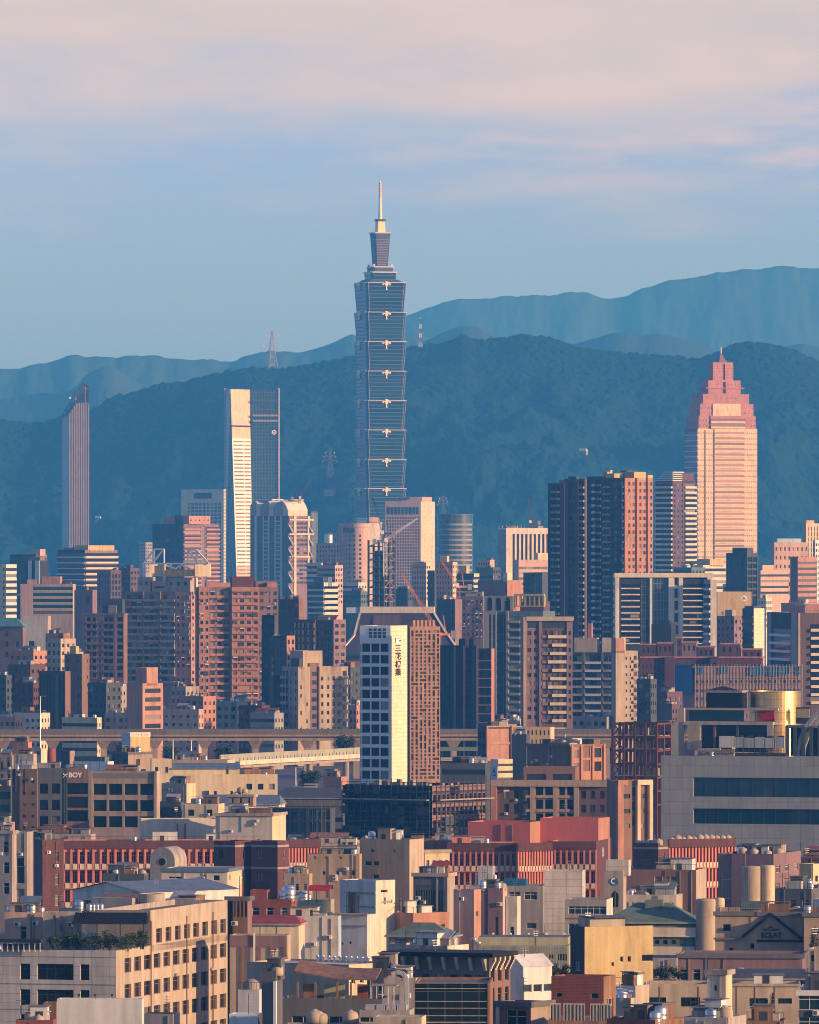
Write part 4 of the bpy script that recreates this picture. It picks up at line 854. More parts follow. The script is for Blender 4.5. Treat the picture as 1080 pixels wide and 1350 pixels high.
    s = Bld('office_building', 'low pink office with a ribbon window front standing before the finned office', 6000, 678, 684, 731, 738, 60, ylow=795); s.body('pink stone', front=None, side=[(1, BN(3.6, .5, mt=4, nb=5, gl='window'))]); s.up('penthouse', .1, .9, .55, .95, 729, 'pink lit stone'); s.finish()
    crane(700, 690, 6520, 656, 697, 697, 'dark red crane with near vertical jib over the finned office')
    crane(440 + 68, 715, 4990, 683, 551, 760, 'cream luffing crane whose jib crosses the pink grid tower', 'white metal')
    # dark residential cluster
    def resid(label, x0, xc, x1, yt, D, front, side, sw, t=32, crown=None):
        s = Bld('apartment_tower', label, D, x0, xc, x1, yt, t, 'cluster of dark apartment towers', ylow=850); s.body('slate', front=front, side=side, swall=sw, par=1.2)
        if crown:
            for c in crown: s.up('crown', *c[:4], c[4], c[5])
        return s.finish()
    B1 = G(2, 3.2, .7, .6, gl='dark window', bal=BAL('grey concrete', 1.2, .8, full=False)); B2 = G(2, 3.2, .5, .55, gl='dark window')
    resid('leftmost dark apartment tower of the cluster, with grey balconies', 722.5, 745, 752, 637, 4160, [(.25, B2), (.5, B1, .3), (.25, None, .8, 'plum tile')], None, 'plum tile', crown=[(.6, .95, .2, .8, 633, 'mauve tile')])
    resid('plum apartment tower, second from the left in the dark cluster', 745, 771, 778, 631, 4140, [(.2, None, .5, 'plum tile'), (.3, B2), (.2, None, .8, 'plum tile'), (.3, B1)], None, 'plum tile', crown=[(.1, .5, .2, .8, 628, 'slate')])
    resid('tallest dark apartment tower of the cluster, with pale crossing ledges', 774, 800, 808, 628, 4120, [(.3, B2, 0, 'slate'), (.15, G(1, 3.2, .6, .5, bal=BAL('pale grey panel', 1.0, 1.0)), .6), (.3, B1, 0, 'slate'), (.25, None, .6)], None, 'yellow paint', crown=[(.75, 1, .1, .5, 622, 'yellow paint'), (.85, 1, .6, .95, 619.5, 'yellow paint')])  # sunlight on the crown is put into yellow paint
    s = resid('right apartment tower of the dark cluster, its side glowing orange', 797, 823, 861, 630, 4080, [(.4, B1, .3, 'slate'), (.6, G(2, 3.2, .5, .55, gl='home window', bal=BAL('slate', 1.2, .9)))], [(.1, None, .5), (.3, G(2, 3.2, .5, .5, gl='home window')), (.08, None, .9), (.3, G(2, 3.2, .55, .5, gl='home window')), (.08, None, .9), (.14, G(1, 3.2, .5, .5))], 'orange tile', t=48, crown=[(.1, .5, .0, .3, 624, 'yellow paint'), (.3, 1, .35, .75, 622, 'yellow paint'), (.7, 1, .82, 1, 626, 'yellow paint'), (.1, .4, .5, .9, 620, 'slate')])  # sunlight on side and crown is put into orange and yellow colours
    # striped round-cornered tower
    s = Bld('striped_tower', 'tower of white and dark stripes with a rounded left corner beside the pink stepped tower', 5600, 864.5, 887, 917, 634, 40, ylow=850)
    s.body('plum tile', front=BN(3.3, .5, gl='dark window', bal=BAL('pale cream', 1.3, 1.2)), side=[(.5, G(3, 3.3, .4, .5), 0, 'plum tile'), (.5, BN(3.3, .5, gl='dark window', bal=BAL('pale cream', 1.2, 1.2)))], swall='plum tile')
    for i in range(5): s.slab('roof_terrace', -s.a / 2 + i * 1.6, s.a / 2, -s.b / 2, 0, s.h + i * 1.3, s.h + i * 1.3 + .7, 'pale cream')
    s.up('crown', .55, 1, .4, .95, 624, 'plum tile'); s.finish()
    # right edge
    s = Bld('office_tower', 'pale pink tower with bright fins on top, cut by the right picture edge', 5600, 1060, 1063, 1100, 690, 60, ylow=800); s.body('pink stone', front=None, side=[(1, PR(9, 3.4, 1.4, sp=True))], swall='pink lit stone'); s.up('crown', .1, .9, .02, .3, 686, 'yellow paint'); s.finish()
    s = Bld('office_building', 'beige office with small square windows near the right edge', 5200, 1017, 1021, 1066, 715, 70, ylow=800); s.body('beige stucco', front=None, side=[(1, G(8, 5.2, .35, .4))], swall='pink stone'); s.up('penthouse', .2, .9, .1, .8, 710, 'pale blue paint'); s.finish()
    s = Bld('office_building', 'pink office with ribbon windows and a blank grey side at the right edge', 5000, 1042, 1052, 1077, 734, 50, ylow=810); s.body('mauve tile', front=None, side=[(1, BN(3.3, .45, mt=2))], swall='salmon tile'); s.finish()
    s = Bld('office_building', 'white slim tower at the extreme right edge behind the pink office', 5150, 1072, 1075, 1092, 712, 40, ylow=800); s.body('pale grey panel', front=G(2, 3.3), side=G(5, 3.3)); s.finish()
    s = Bld('glass_office', 'dark glass box with pale vertical ribs in front of the pink stepped tower', 4600, 957.5, 985, 999, 729, 30, ylow=800); s.body('slate', front=[(1, PR(4, 3.4, .5, gl='blue glass', spm='slate'))], side=[(1, PR(2, 3.4, .5, gl='dark window', spm='slate'))]); s.up('roof_house', .2, .9, .2, .8, 722, 'slate'); s.finish()
    s = Bld('office_building', 'pink low block with brick ribbon windows below the glass box on the right', 5050, 1000, 1003, 1040, 752, 40, ylow=790); s.body('pink stone', front=None, side=[(1, BN(3.3, .4))]); s.up('roof_house', .1, .6, .1, .5, 745, 'pink stone'); s.finish()
    s = Bld('office_building', 'cream terraced block with rows of openings under the pink stepped tower', 5300, 899, 927, 957, 745, 40, ylow=800); s.body('pale cream', front=BN(3.6, .5), side=BN(3.6, .5)); s.up('roof_house', .4, 1, .3, .9, 737, 'yellow paint'); s.finish()
    s = Bld('office_building', 'teal roofed low block between the striped tower and the pink stepped tower', 5200, 888, 912, 930, 748, 30, ylow=790); s.body('teal wall', front=G(6, 3.5), side=G(4, 3.5), roof='teal roof'); s.clutter(3, 2); s.finish()
skyline()
pylon(359, 436, 486, 12880, 'tall lattice pylon on the near ridge left of the tallest tower', 'grey concrete')
pylon(435, 592, 632, land_dist(435, 632) - 8, 'lattice pylon low on the dark mountain slope', 'slate')
pylon(584, 653, 682, land_dist(584, 682) - 8, 'faint pylon on the slope above the curved glass office', 'slate')
def mast():
    p = mk(554.5, 458, 12890); h = zat(421, 12890) - p.z; r = empty('radio_mast', p, 0, 'thin red and white radio mast on the near ridge right of the tallest tower', 'mast')
    for i in range(6):
        b = MB(); lattice(b, (0, 0, h * i / 6), (0, 0, h * (i + 1) / 6), 5 - i * .6, 4.4 - i * .6, 2, 'red steel' if i % 2 else 'white metal', .6); b.build('mast_section', r)
    b = MB(); b.bar((0, 0, h), (0, 0, h * 1.08), .4, 'white metal'); b.build('aerial', r)
mast()
for (x, y, w, D, lb, wm) in ((436, 648, 17, 11450, 'small red roofed temple on the dark mountain slope', 'red roof'), (768, 594, 14, 11900, 'small pale house high on the mountain slope', 'white panel'), (129, 683, 8, 11350, 'white hut on the mountain slope right of the slim copper tower', 'white panel')):
    D = land_dist(x, y + 4) - 15; s = Bld('hill_house', lb, D, x - w / 2, x + w / 3, x + w / 2, y, 30, z0=zat(y + 6, D)); s.body('grey concrete', front=G(4, 3, .4, .4), par=0.0)
    m = MB(); a, b_, h = s.a * .56, s.b * .6, s.h; m.poly([(-a, -b_, h), (a, -b_, h), (a * .8, 0, h + 3), (-a * .8, 0, h + 3)], wm); m.poly([(a, -b_, h), (a, b_, h), (a * .8, 0, h + 3)], wm); m.poly([(a, b_, h), (-a, b_, h), (-a * .8, 0, h + 3), (a * .8, 0, h + 3)], wm); m.poly([(-a, b_, h), (-a, -b_, h), (-a * .8, 0, h + 3)], wm); m.build('roof', s.root); s.finish()

# ------------------------------------------------------------------ the middle of the city, far rows first
def B(name, label, D, x0, xc, x1, yt, t, wall, front=None, side=None, swall=None, yl=None, n=0, ups=(), cap=None, par=0.9, roof='roof', depth=24, fin=True, group=None):
    s = Bld(name, label, D, x0, xc, x1, yt, t, ylow=yl, depth=depth, group=group); s.body(wall, front=front, side=side, swall=swall, cap=cap, par=par, roof=roof)
    for u in ups: s.up('roof_house' if len(u) < 7 else u[6], *u[:6])
    if n >= 0 and D < 2700 and par > .25 and s.a > 4 and fin: n = max(n, 3 + int(s.a / 5))
    if n > 0: s.clutter(n, n)
    if D < 2300 and s.rnd.random() < .4 and 'aerial' in globals(): aerial(s, s.rnd.uniform(.2, .8), .3, s.rnd.uniform(2.2, 4), 'thin roof aerial on the near roofs, ' + ('left' if 540 + s.c.x / s.c.y * F < 507 else 'right') + ' of the lettered tower')
    if fin and D < 2400 and 'shed' not in name:      # drain pipes, cables and wall units on the near walls
        f, w = FS(s)['F']; r = s.rnd
        for i in range(1 + int(w / 5)):
            u = r.uniform(.05, .95) * w; m = MB(); f.box(m, u, u + r.uniform(.07, .16), max(0, s.h - r.uniform(4, 12)), s.h - r.uniform(0, .6), .012, .14, r.choice(['rust metal', 'dark concrete', 'stained concrete', 'steel'])); m.build('drain_pipe', s.root)
            if w > 2.5: s.acs.append((f, r.uniform(.05, .8) * w, s.h - r.uniform(1.8, 6)))
    return s.finish() if fin else s
HW = dict(gl='home window')
def FS(s): return s.faces(-s.a / 2, s.a / 2, -s.b / 2, s.b / 2)
def middle():
    # ---- left, rows behind the elevated line
    B('office_building', 'dark flat topped office with a small pink penthouse left of the slim copper tower', 6000, 13, 48, 62, 731, 30, 'charcoal', BN(3.5, .5), G(4, 3.5), 'mauve tile', 790, ups=[(.75, 1.1, .1, .6, 724, 'pink stone')])
    B('office_building', 'white office with narrow windows at the left edge behind the teal roofed house', 4800, -10, 8, 22, 744, 30, 'pale cream', G(3, 3.4, .35, .45), BN(3.4, .5), 'white panel', 830)
    B('office_building', 'dark office with white vertical panels, second building from the left edge', 5500, 33, 52, 64, 739, 25, 'charcoal', [(.2, None), (.2, None, .6, 'pale grey panel'), (.2, None), (.25, None, .6, 'pale grey panel')], None, 'charcoal', 800, ups=[(.1, .9, .2, .8, 734, 'mauve tile')])
    B('striped_office', 'dark office with bright horizontal floor stripes below the slim copper tower', 5600, 76, 112, 155, 725, 42, 'charcoal', BN(3.6, .55, gl='blue glass', bal=BAL('pale grey panel', .9, .7)), BN(3.6, .5, gl='dark window', bal=BAL('pale cream', .9, .9)), 'mauve tile', 800, ups=[(.5, 1, .1, .9, 719, 'yellow paint'), (.1, .4, .1, .9, 722, 'mauve tile')])
    B('office_building', 'plum block with vertical piers right of the striped office', 5100, 128, 146, 160, 752, 30, 'mauve tile', PR(4, 3.4, 1.2, gl='blue glass'), PR(3, 3.4, 1.0), 'plum tile', 800, 2)
    B('office_building', 'low dark purple block behind the truss crowned apartment building', 5300, 156, 172, 184, 749, 30, 'plum tile', G(4, 3.4), G(3, 3.4), 'plum tile', 790, 2)
    B('banded_office', 'wide office with teal ribbon windows and a blank pink side at left', 4700, 27, 44, 99, 771, -70, 'beige stucco', BN(3.4, .5, gl='green glass', mt=1.6), None, 'salmon tile', 815, 5) if 0 else None
    s = B('banded_office', 'wide office with teal ribbon windows and a blank pink strip on its left', 4700, 27, 96, 100, 770, 12, 'beige stucco', [(.23, None, 0, 'pink stone'), (.77, BN(3.2, .55, gl='green glass', mt=1.0))], None, 'beige stucco', 820, 4, ups=[(.12, .3, .2, .6, 764, 'pink stone'), (.4, .75, .2, .8, 760, 'salmon tile')])
    B('office_building', 'mauve corner block with an arched top window beside the wide banded office', 4650, 98, 122, 128, 778, 25, 'mauve tile', G(2, 9, .35, .5), None, 'mauve tile', 820, 2)
    s = B('warehouse', 'blank cream wall block with tiny windows below the wide banded office', 4300, 31, 63, 67, 812, 15, 'pale cream', dict(k='rects', r=[(.2, .45, .55, .75), (.55, .62, .35, .42), (.72, .8, .35, .42), (.1, .16, .2, .3)]), None, 'beige stucco', 850)
    s = B('temple_hall', 'mauve house with a teal hipped roof at the left edge', 3900, -12, 30, 34, 826, 20, 'mauve tile', G(3, 4.5, .3, .5), None, 'mauve tile', 880, fin=False, par=0)
    m = MB(); a, b, h = s.a / 2 + 1, s.b / 2 + 1, s.h; m.poly([(-a, -b, h), (a, -b, h), (a * .5, 0, h + 3.6), (-a * .5, 0, h + 3.6)], 'teal roof'); m.poly([(a, -b, h), (a, b, h), (a * .5, 0, h + 3.6)], 'teal roof'); m.poly([(a, b, h), (-a, b, h), (-a * .5, 0, h + 3.6), (a * .5, 0, h + 3.6)], 'teal roof'); m.poly([(-a, b, h), (-a, -b, h), (-a * .5, 0, h + 3.6)], 'teal roof'); m.build('roof', s.root); s.finish()
    # grey brown apartment block crowned with white trusses and a gold sign
    s = B('apartment_block', 'wide grey balconied apartment block crowned by white steel trusses and a gold sign', 4000, 166, 252, 268, 780, 22, 'mauve tile',
          [(.26, G(3, 3.1, .7, .6, ac=.3, bal=BAL('warm concrete', 1.0, .9, full=False, e=.03), **HW)), (.02, None, .9, 'brown tile'), (.24, G(3, 3.1, .7, .6, ac=.3, bal=BAL('warm concrete', 1.0, .9), **HW)), (.02, None, .9, 'brown tile'), (.22, G(2, 3.1, .7, .6, ac=.3, bal=BAL('grey concrete', 1.1, .9), **HW)), (.24, G(3, 3.1, .5, .5, ac=.3, **HW), 0, 'rose stone')], G(3, 3.1, .5, .5, **HW), 'salmon tile', 905, fin=False)
    s.up('roof_house', .16, .34, .1, .6, 761, 'stained concrete', front=G(2, 3, .4, .5)); s.up('roof_house', .36, .6, .2, .7, 766, 'pink stone', front=dict(k='rects', r=[(.2, .8, .4, .6)])); s.up('roof_house', .62, .95, .1, .6, 762, 'stained concrete', front=G(3, 3, .4, .5))
    f, w = FS(s)['F']; u = lambda x: (x - 166) / 86 * w; tm = 'white metal'; fr = MB(); z = s.z
    def br(x, y, x2, y2, t=.7, d=-2): fr.bar(f.P(u(x), z(y), d), f.P(u(x2), z(y2), d), t, tm)
    for p in ((187, 743, 201, 724), (201, 724, 214, 724), (201, 724, 201, 743), (214, 724, 214, 765), (214, 724, 198, 743), (186, 743, 273, 743), (246, 743, 246, 725), (246, 725, 257, 725), (257, 725, 257, 783), (257, 725, 273, 743), (246, 725, 258, 743), (216, 745, 230, 750), (230, 750, 236, 744), (236, 744, 248, 750), (223, 750, 223, 744), (235, 750, 235, 744), (187, 743, 187, 760)): br(*p)
    fr.build('steel_truss', s.root)
    for (x0, x1) in ((198, 213), (258, 273)):
        m = MB(); q0, q1 = u(x0), u(x1); m.hexa([f.P(q0, z(760), .6), f.P(q1, z(760), -3.6), f.P(q1, z(760), -4.6), f.P(q0, z(760), -.4), f.P(q0, z(744), .6), f.P(q1, z(744), -3.6), f.P(q1, z(744), -4.6), f.P(q0, z(744), -.4)], 'cream paint'); m.build('cream_panel', s.root)
    m = MB(); f.box(m, u(214), u(216.5), z(766), z(744), -1.9, -.6, 'cream paint'); f.box(m, u(255.5), u(258), z(784), z(744), -1.9, -.6, 'cream paint'); m.build('cream_post', s.root)
    m = MB(); f.box(m, u(217), u(254.5), z(760), z(751), -1.6, -1.0, 'gold sign'); sg = m.build('sign_board', s.root)
    lettering(s, '◎國泰人壽' if 0 else '◎ 田田家居', f, u(236), z(755.5), 2.4, 'pale cream', d=-.9, parent=sg) if 0 else None
    for i, x in enumerate((223, 230.5, 237, 243.5, 250)):      # five pale, unreadable marks on the gold board
        m = MB(); f.box(m, u(x - 2), u(x + 2), z(758), z(753), -.99, -.9, 'pale cream'); f.box(m, u(x - 1), u(x + 1), z(757), z(756.2), -.895, -.85, 'gold sign'); f.box(m, u(x - 1), u(x + 1), z(755.2), z(754), -.895, -.85, 'gold sign'); m.build('sign_mark', sg)
    s.finish()
    s = B('apartment_block', 'brown apartment block with dark window columns left of the truss crowned block', 3920, 111, 163, 168, 809, 18, 'mauve tile', [(.05, None), (.27, G(2, 3.1, .75, .6, gl='dark window', bal=BAL('mauve tile', .5, .8, full=False)), -0.0), (.16, G(1, 3.1, .3, .5)), (.27, G(2, 3.1, .75, .6, gl='dark window', bal=BAL('mauve tile', .5, .8, full=False))), (.06, None, .4), (.19, G(1, 3.1, .8, .6, gl='dark window'))], None, 'brown tile', 900, ups=[(.45, .95, .2, .8, 790, 'slate'), (.6, .8, .1, .2, 798, 'grey concrete')], cap='mauve tile')
    # salmon apartments
    s = B('apartment_block', 'tall salmon apartment block with rows of balconies and stepped bays', 3700, 259, 262, 367, 774, -6, 'salmon tile',
          [(.13, G(2, 3.05, .55, .5, ac=.4, **HW), 2.0, 'orange tile'), (.26, G(3, 3.05, .6, .55, ac=.4, bal=BAL('salmon tile', .8, .8, full=False, e=.05), **HW), 0, 'mauve tile'), (.02, None, .5), (.34, G(4, 3.05, .6, .5, ac=.4, bal=BAL('orange tile', .8, .8, full=False, e=.02), **HW), 2.6, 'orange tile'), (.25, G(3, 3.05, .5, .5, ac=.3, **HW), .3, 'mauve tile')], [(.5, None, 0, 'mauve tile'), (.5, G(2, 3.05, .5, .5, **HW), 1.0, 'orange tile')], 'orange tile', 938,  # shade of the set-back bays is put into mauve tile
          ups=[(.1, .4, .1, .7, 768, 'salmon tile'), (.42, .7, .1, .8, 760, 'maroon brick'), (.72, .98, .2, .9, 766, 'mauve tile'), (.86, .99, .02, .25, 768, 'orange tile')])
    B('apartment_block', 'dark teal block right of the salmon apartment block', 3650, 345, 362, 366, 811, 25, 'charcoal', G(4, 3.1, .6, .6, gl='blue glass'), None, 'slate', 925)
    B('apartment_block', 'dark brown block with a glass corner behind the beige apartment slab', 3620, 355, 381, 388, 840, 30, 'dark brown tile', G(3, 3.1, .6, .5, **HW), [(1, G(2, 3.1, .5, .5, **HW))], 'orange tile', 900, 2)
    B('apartment_block', 'maroon apartment block just left of the white and teal striped office', 3900, 367, 394, 400, 790, 24, 'maroon brick', [(.5, CW('green curtain wall')), (.5, G(2, 3.1, .5, .5, **HW))], None, 'brown tile', 870, 2)
    s = B('apartment_block', 'dark brown apartments with yellow lit window edges left of the purple station roof', 3800, 388, 440, 456, 817, 25, 'dark brown tile', [(.3, G(3, 3.1, .4, .6, fr='yellow paint', **HW)), (.25, G(2, 3.1, .5, .55, **HW), .6), (.3, G(3, 3.1, .4, .5, **HW)), (.15, CW('green curtain wall'))], G(2, 3.1, .6, .5), 'mauve tile', 900, 3, fin=False)
    f, w = FS(s)['F']
    for r in range(9):
        for u_ in (.02, .12, .22, .36, .5):
            m = MB(); f.box(m, w * u_, w * u_ + .5, s.h - 3.6 - r * 3.1, s.h - 1.4 - r * 3.1, .02, .9, 'yellow paint'); m.build('window_fin', s.root)
    s.finish()
    B('striped_office', 'white and teal striped office left of the steel construction tower', 5000, 406, 427, 446, 768, 42, 'teal wall', BN(3.3, .5, gl='green glass', bal=BAL('pale grey panel', .5, .8)), BN(3.3, .45, gl='dark window', bal=BAL('white panel', .5, 1.0)), 'white panel', 815, ups=[(.2, .8, .2, .8, 761, 'blue metal')])
    B('apartment_block', 'dark brown lower block with an orange lit frame in front of the dark brown apartments', 3560, 361, 378, 389, 838, 40, 'charcoal', CW('green curtain wall'), G(2, 3.2, .5, .6), 'orange tile', 890)
    # beige slab
    s = B('apartment_slab', 'beige apartment slab with a square roof tower, in front of the dark brown apartments', 3300, 372, 393, 459, 879, 66, 'grey concrete', [(.4, G(2, 3.2, .7, .6, gl='dark window', bal=BAL('grey concrete', 1.0, .9))), (.6, G(2, 3.2, .3, .5))],
          [(.24, G(2, 3.2, .25, .45, mt=3, skip=.4)), (.16, G(1, 3.2, .6, .5), -0.0, 'mauve tile'), (.02, None, .6, 'brown tile'), (.24, G(2, 3.2, .4, .45, mt=3)), (.2, G(2, 3.2, .5, .5, mt=3), .0, 'warm concrete'), (.14, G(1, 3.2, .6, .6, bal=BAL('beige stucco', .9, .9)))], 'beige stucco', 990, fin=False)
    s.up('stair_tower', .1, .9, .13, .52, 858, 'beige stucco'); s.up('roof_house', .5, 1, .02, .1, 868, 'slate'); s.clutter(2, 9); s.finish()
    # station roof
    D = 4300; s = Bld('station_hall', 'broad station hall under a dark purple hipped roof with a cream ridge band', D, 452, 604, 610, 866, 4, depth=60, ylow=870); s.body('brown tile', par=0)
    m = MB(); z = s.z; A = lambda x, y, q: Vector(((x - 531) / 160 * s.a, q, z(y)))
    e0, e1 = A(446, 862, -s.b / 2 - 6), A(616, 862, -s.b / 2 - 6); c0, c1 = A(466, 838, -s.b / 2 + 5), A(596, 838, -s.b / 2 + 5); r0, r1 = A(474, 808, -s.b * .2), A(577, 808, -s.b * .2)
    bk = lambda v: Vector((v.x, -v.y, v.z))
    for (p0, p1, q0, q1) in ((e0, e1, c0, c1), (c0, c1, r0, r1)):
        m.poly([p0, p1, q1, q0], 'purple roof'); m.poly([bk(p1), bk(p0), bk(q0), bk(q1)], 'purple roof'); m.poly([p1, bk(p1), bk(q1), q1], 'purple roof'); m.poly([bk(p0), p0, q0, bk(q0)], 'purple roof')
    m.build('roof', s.root)
    m = MB(); b0, b1 = A(474, 800, 0), A(577, 800, 0); m.box(b0.x, b1.x, -s.b * .2 - .5, s.b * .2, z(808.5), z(800), 'pale cream'); m.build('ridge_band', s.root)
    m = MB(); m.box(A(455, 0, 0).x, A(474, 0, 0).x - .02, -s.b * .2 + .3, s.b * .15, z(808.5), z(801), 'pale blue paint'); m.build('ridge_band', s.root)
    for (p, q, r_) in ((r0, c0, e0), (r1, c1, e1)):
        m = MB(); m.bar(p, q, 1.0, 'pale cream'); m.bar(q, q.lerp(r_, .6), 1.0, 'pale cream'); m.build('hip_rib', s.root)
    m = MB(); m.box(A(492, 0, 0).x, A(530, 0, 0).x, -s.b / 2 + 4.0, -s.b / 2 + 6.5, z(824), z(811), 'plum tile'); m.build('roof_vent', s.root); s.finish()
    # steel frame tower under construction
    s = Bld('steel_frame_tower', 'dark steel frame tower under construction in front of the cream slab', 5000, 486, 506, 520, 712, 40); zt = s.h; s.body('near black', par=0) if 0 else None
    m = MB(); nx, ny = 3, 2
    for i in range(nx + 1):
        for j in range(ny + 1):
            x, y = -s.a / 2 + i * s.a / nx, -s.b / 2 + j * s.b / ny; m.bar((x, y, 0), (x, y, zt), .9, 'dark metal')
    m.build('steel_column', s.root)
    for k in range(1, 12):
        zz = zt - k * 3.9; m = MB(); m.box(-s.a / 2, s.a / 2, -s.b / 2, s.b / 2, zz, zz + .5, 'grey concrete' if k % 3 else 'warm concrete'); m.build('floor_deck', s.root)
    for k in range(1, 10, 2):
        zz = zt - k * 3.9; m = MB(); f, w = FS(s)['R']; m.bar(f.P(0, zz, .3), f.P(w * .5, zz + 3.9, .3), .5, 'rust metal'); m.bar(f.P(w * .5, zz + 3.9, .3), f.P(w, zz, .3), .5, 'rust metal'); f, w = FS(s)['F']; m.bar(f.P(0, zz, .3), f.P(w, zz + 3.9, .3), .5, 'dark metal'); m.build('brace', s.root)
    s.win = []; s.wall.box(-s.a / 2 + 1, s.a / 2 - 1, -s.b / 2 + 3, s.b / 2 - .5, 0, zt - 6, 'slate'); s.finish()
    crane(505, 705, 4990, 655, 491, 716, 'dark crane with its jib raised beside the steel frame tower', 'dark metal')
    crane(629 - 25, 775, 4600, 741, 583, 800, 'thin orange crane over the small pink blocks', 'orange paint')
    crane(578, 838, 3500, 758, 531, 850, 'orange crane boom standing in front of the station hall', 'orange paint')
    # small pink blocks right of the pink grid tower
    B('office_building', 'small pink block with square windows below the pink grid tower', 5400, 543, 562, 568, 742, 25, 'pink stone', G(6, 3.2, .5, .5), G(2, 3.2), 'pink lit stone', 800, 2)
    B('office_building', 'pink block with a roof box, right of the small pink square windowed block', 5300, 575, 597, 603, 741, 22, 'salmon tile', G(6, 3.2, .45, .45), G(2, 3.2), 'pink lit stone', 800, ups=[(.2, .6, .2, .7, 733, 'pink lit stone')])
    B('office_building', 'narrow slate block between the two pink square windowed blocks', 5350, 564, 573, 577, 752, 30, 'slate', G(3, 3.2), None, 'slate', 800)
    B('office_building', 'striped cream and dark block below the curved glass office', 5200, 602, 625, 632, 756, 24, 'slate', BN(3.3, .5, gl='blue glass', bal=BAL('pale cream', .7, .8)), BN(3.3, .5), 'cream paint', 800, ups=[(.1, .5, .2, .8, 746, 'yellow paint')])
    B('office_building', 'low grey blue block behind the striped cream and dark block', 5600, 628, 650, 660, 748, 30, 'teal wall', BN(3.4, .5), G(3, 3.4), 'slate', 800, 2)
    B('office_building', 'small pink roofed block right of the curved glass office', 6200, 630, 646, 652, 738, 30, 'pink stone', G(5, 3.4), None, 'pink stone', 780, 2)
    B('office_building', 'blue grey block with glass corner in front of the dark apartment cluster', 4700, 690, 715, 724, 755, 25, 'slate', [(.5, BN(3.4, .5)), (.5, CW('blue curtain wall'))], None, 'slate', 800)
    B('office_building', 'plum flat roofed block with an orange end and a cream roof tank', 4600, 630, 669, 688, 765, 40, 'mauve tile', None, None, 'orange tile', 800, ups=[(.86, 1, .0, .3, 755, 'pale cream')])
    B('apartment_block', 'mauve apartment block with small windows behind the arched parapet building', 4200, 609, 637, 641, 786, 15, 'mauve tile', G(5, 3.1, .5, .5, ac=.3, **HW), None, 'mauve tile', 850, 2)
    B('apartment_block', 'slate low block right of the station roof below the orange crane', 4450, 576, 600, 610, 790, 25, 'slate', PR(5, 3.3, 1.2, gl='blue glass'), None, 'mauve tile', 840, 2)
    for i, (x0, x1, y, w, lb) in enumerate(((452, 486, 780, 'teal wall', 'teal low roofs left of the steel frame tower'), (520, 545, 776, 'slate', 'slate low block right of the steel frame tower'), (418, 452, 745, 'pink stone', 'pink terraced low block below the rounded pink tower'), (405, 432, 742, 'pale cream', 'cream low block right of the wavy roof towers'), (446, 484, 768, 'pale cream', 'cream low rooftops below the rounded pink tower'))):
        B('low_building', lb, 5200 + i * 90, x0, x0 + (x1 - x0) * .7, x1, y, 30, w, BN(3.3, .45, gl='blue glass'), G(3, 3.3), w, 800, 3)
    # ornate arched building
    s = B('arched_parapet_tower', 'teal grey apartment tower with a yellow arched parapet on its roof', 3500, 638, 716, 732, 806, 16, 'teal wall', [(.06, None, .5, 'grey concrete'), (.16, PR(2, 3.2, .7, gl='green glass', spm='slate'), .4, 'grey concrete'), (.16, CW('green curtain wall')), (.04, None, .6, 'grey concrete'), (.2, G(1, 3.2, .8, .5, bal=BAL('grey concrete', 1.0, .8))), (.38, None)], None, 'teal wall', 960, fin=False)
    f, w = FS(s)['F']; z = s.z
    m = MB(); f.box(m, 0, w * .5, z(806), z(786), -3, -.3, 'grey concrete'); m.build('parapet', s.root)
    m = MB(); f.box(m, w * .52, w * 1.0, z(800), z(798.5), -3, -1, 'yellow paint'); f.box(m, w * .5, w * 1.0, z(786), z(783), -3, -1, 'yellow paint')
    for i in range(7):
        u = w * (.51 + i * .08); f.box(m, u, u + w * .02, z(798.4), z(786.1), -2.9, -1.2, 'yellow paint')
    m.build('arcade', s.root)
    for i in range(3):
        m = MB(); u = w * (.06 + i * .15); f.box(m, u, u + w * .08, z(805), z(792), -.29, -.2, 'dark window')
        for q in range(6): a0, a1 = math.pi * q / 6, math.pi * (q + 1) / 6; m.poly([f.P(u + w * .04, z(792), -.2), f.P(u + w * .04 + w * .04 * math.cos(a0), z(792) + 1.4 * math.sin(a0), -.2), f.P(u + w * .04 + w * .04 * math.cos(a1), z(792) + 1.4 * math.sin(a1), -.2)], 'dark window')
        m.build('arched_window', s.root)
    s.up('roof_house', .55, .95, .3, .8, 793, 'plum tile'); s.finish()
    s = B('apartment_tower', 'brown apartment tower in a cream frame with staggered cream balconies', 3300, 687, 690, 755, 814, -3, 'brown tile', [(.06, None, 1.2, 'beige stucco'), (.26, G(2, 3.15, .6, .5, mt=4.5, **HW), 0, 'mauve tile'), (.06, None, .7, 'mauve tile'), (.5, G(4, 3.15, .6, .55, mt=4.5, **HW), 0, 'dark brown tile'), (.12, G(1, 3.15, .4, .5, mt=4.5), .5, 'mauve tile')], None, 'mauve tile', 960, fin=False)
    f, w = FS(s)['F']; m = MB(); f.box(m, w * .06, w * 1.02, s.h - 1.3, s.h + .3, -.3, 1.4, 'beige stucco'); m.build('roof_frame', s.root)
    for r in range(14): s.add_bal(f, w * (.5 + .04 * ((r * 5) % 3)), w * .87, s.h - 4.5 - 3.15 * (r + 1), 1.3, 1.0, 'cream paint', 'solid'); s.add_bal(f, w * .38, w * .5, s.h - 4.5 - 3.15 * (r + 1), .9, .9, 'mauve tile', 'solid')
    m = MB(); f.box(m, w * .1, w * .9, s.h - 3.9, s.h - 1.6, .02, .1, 'window'); m.build('loggia_window', s.root); s.finish()
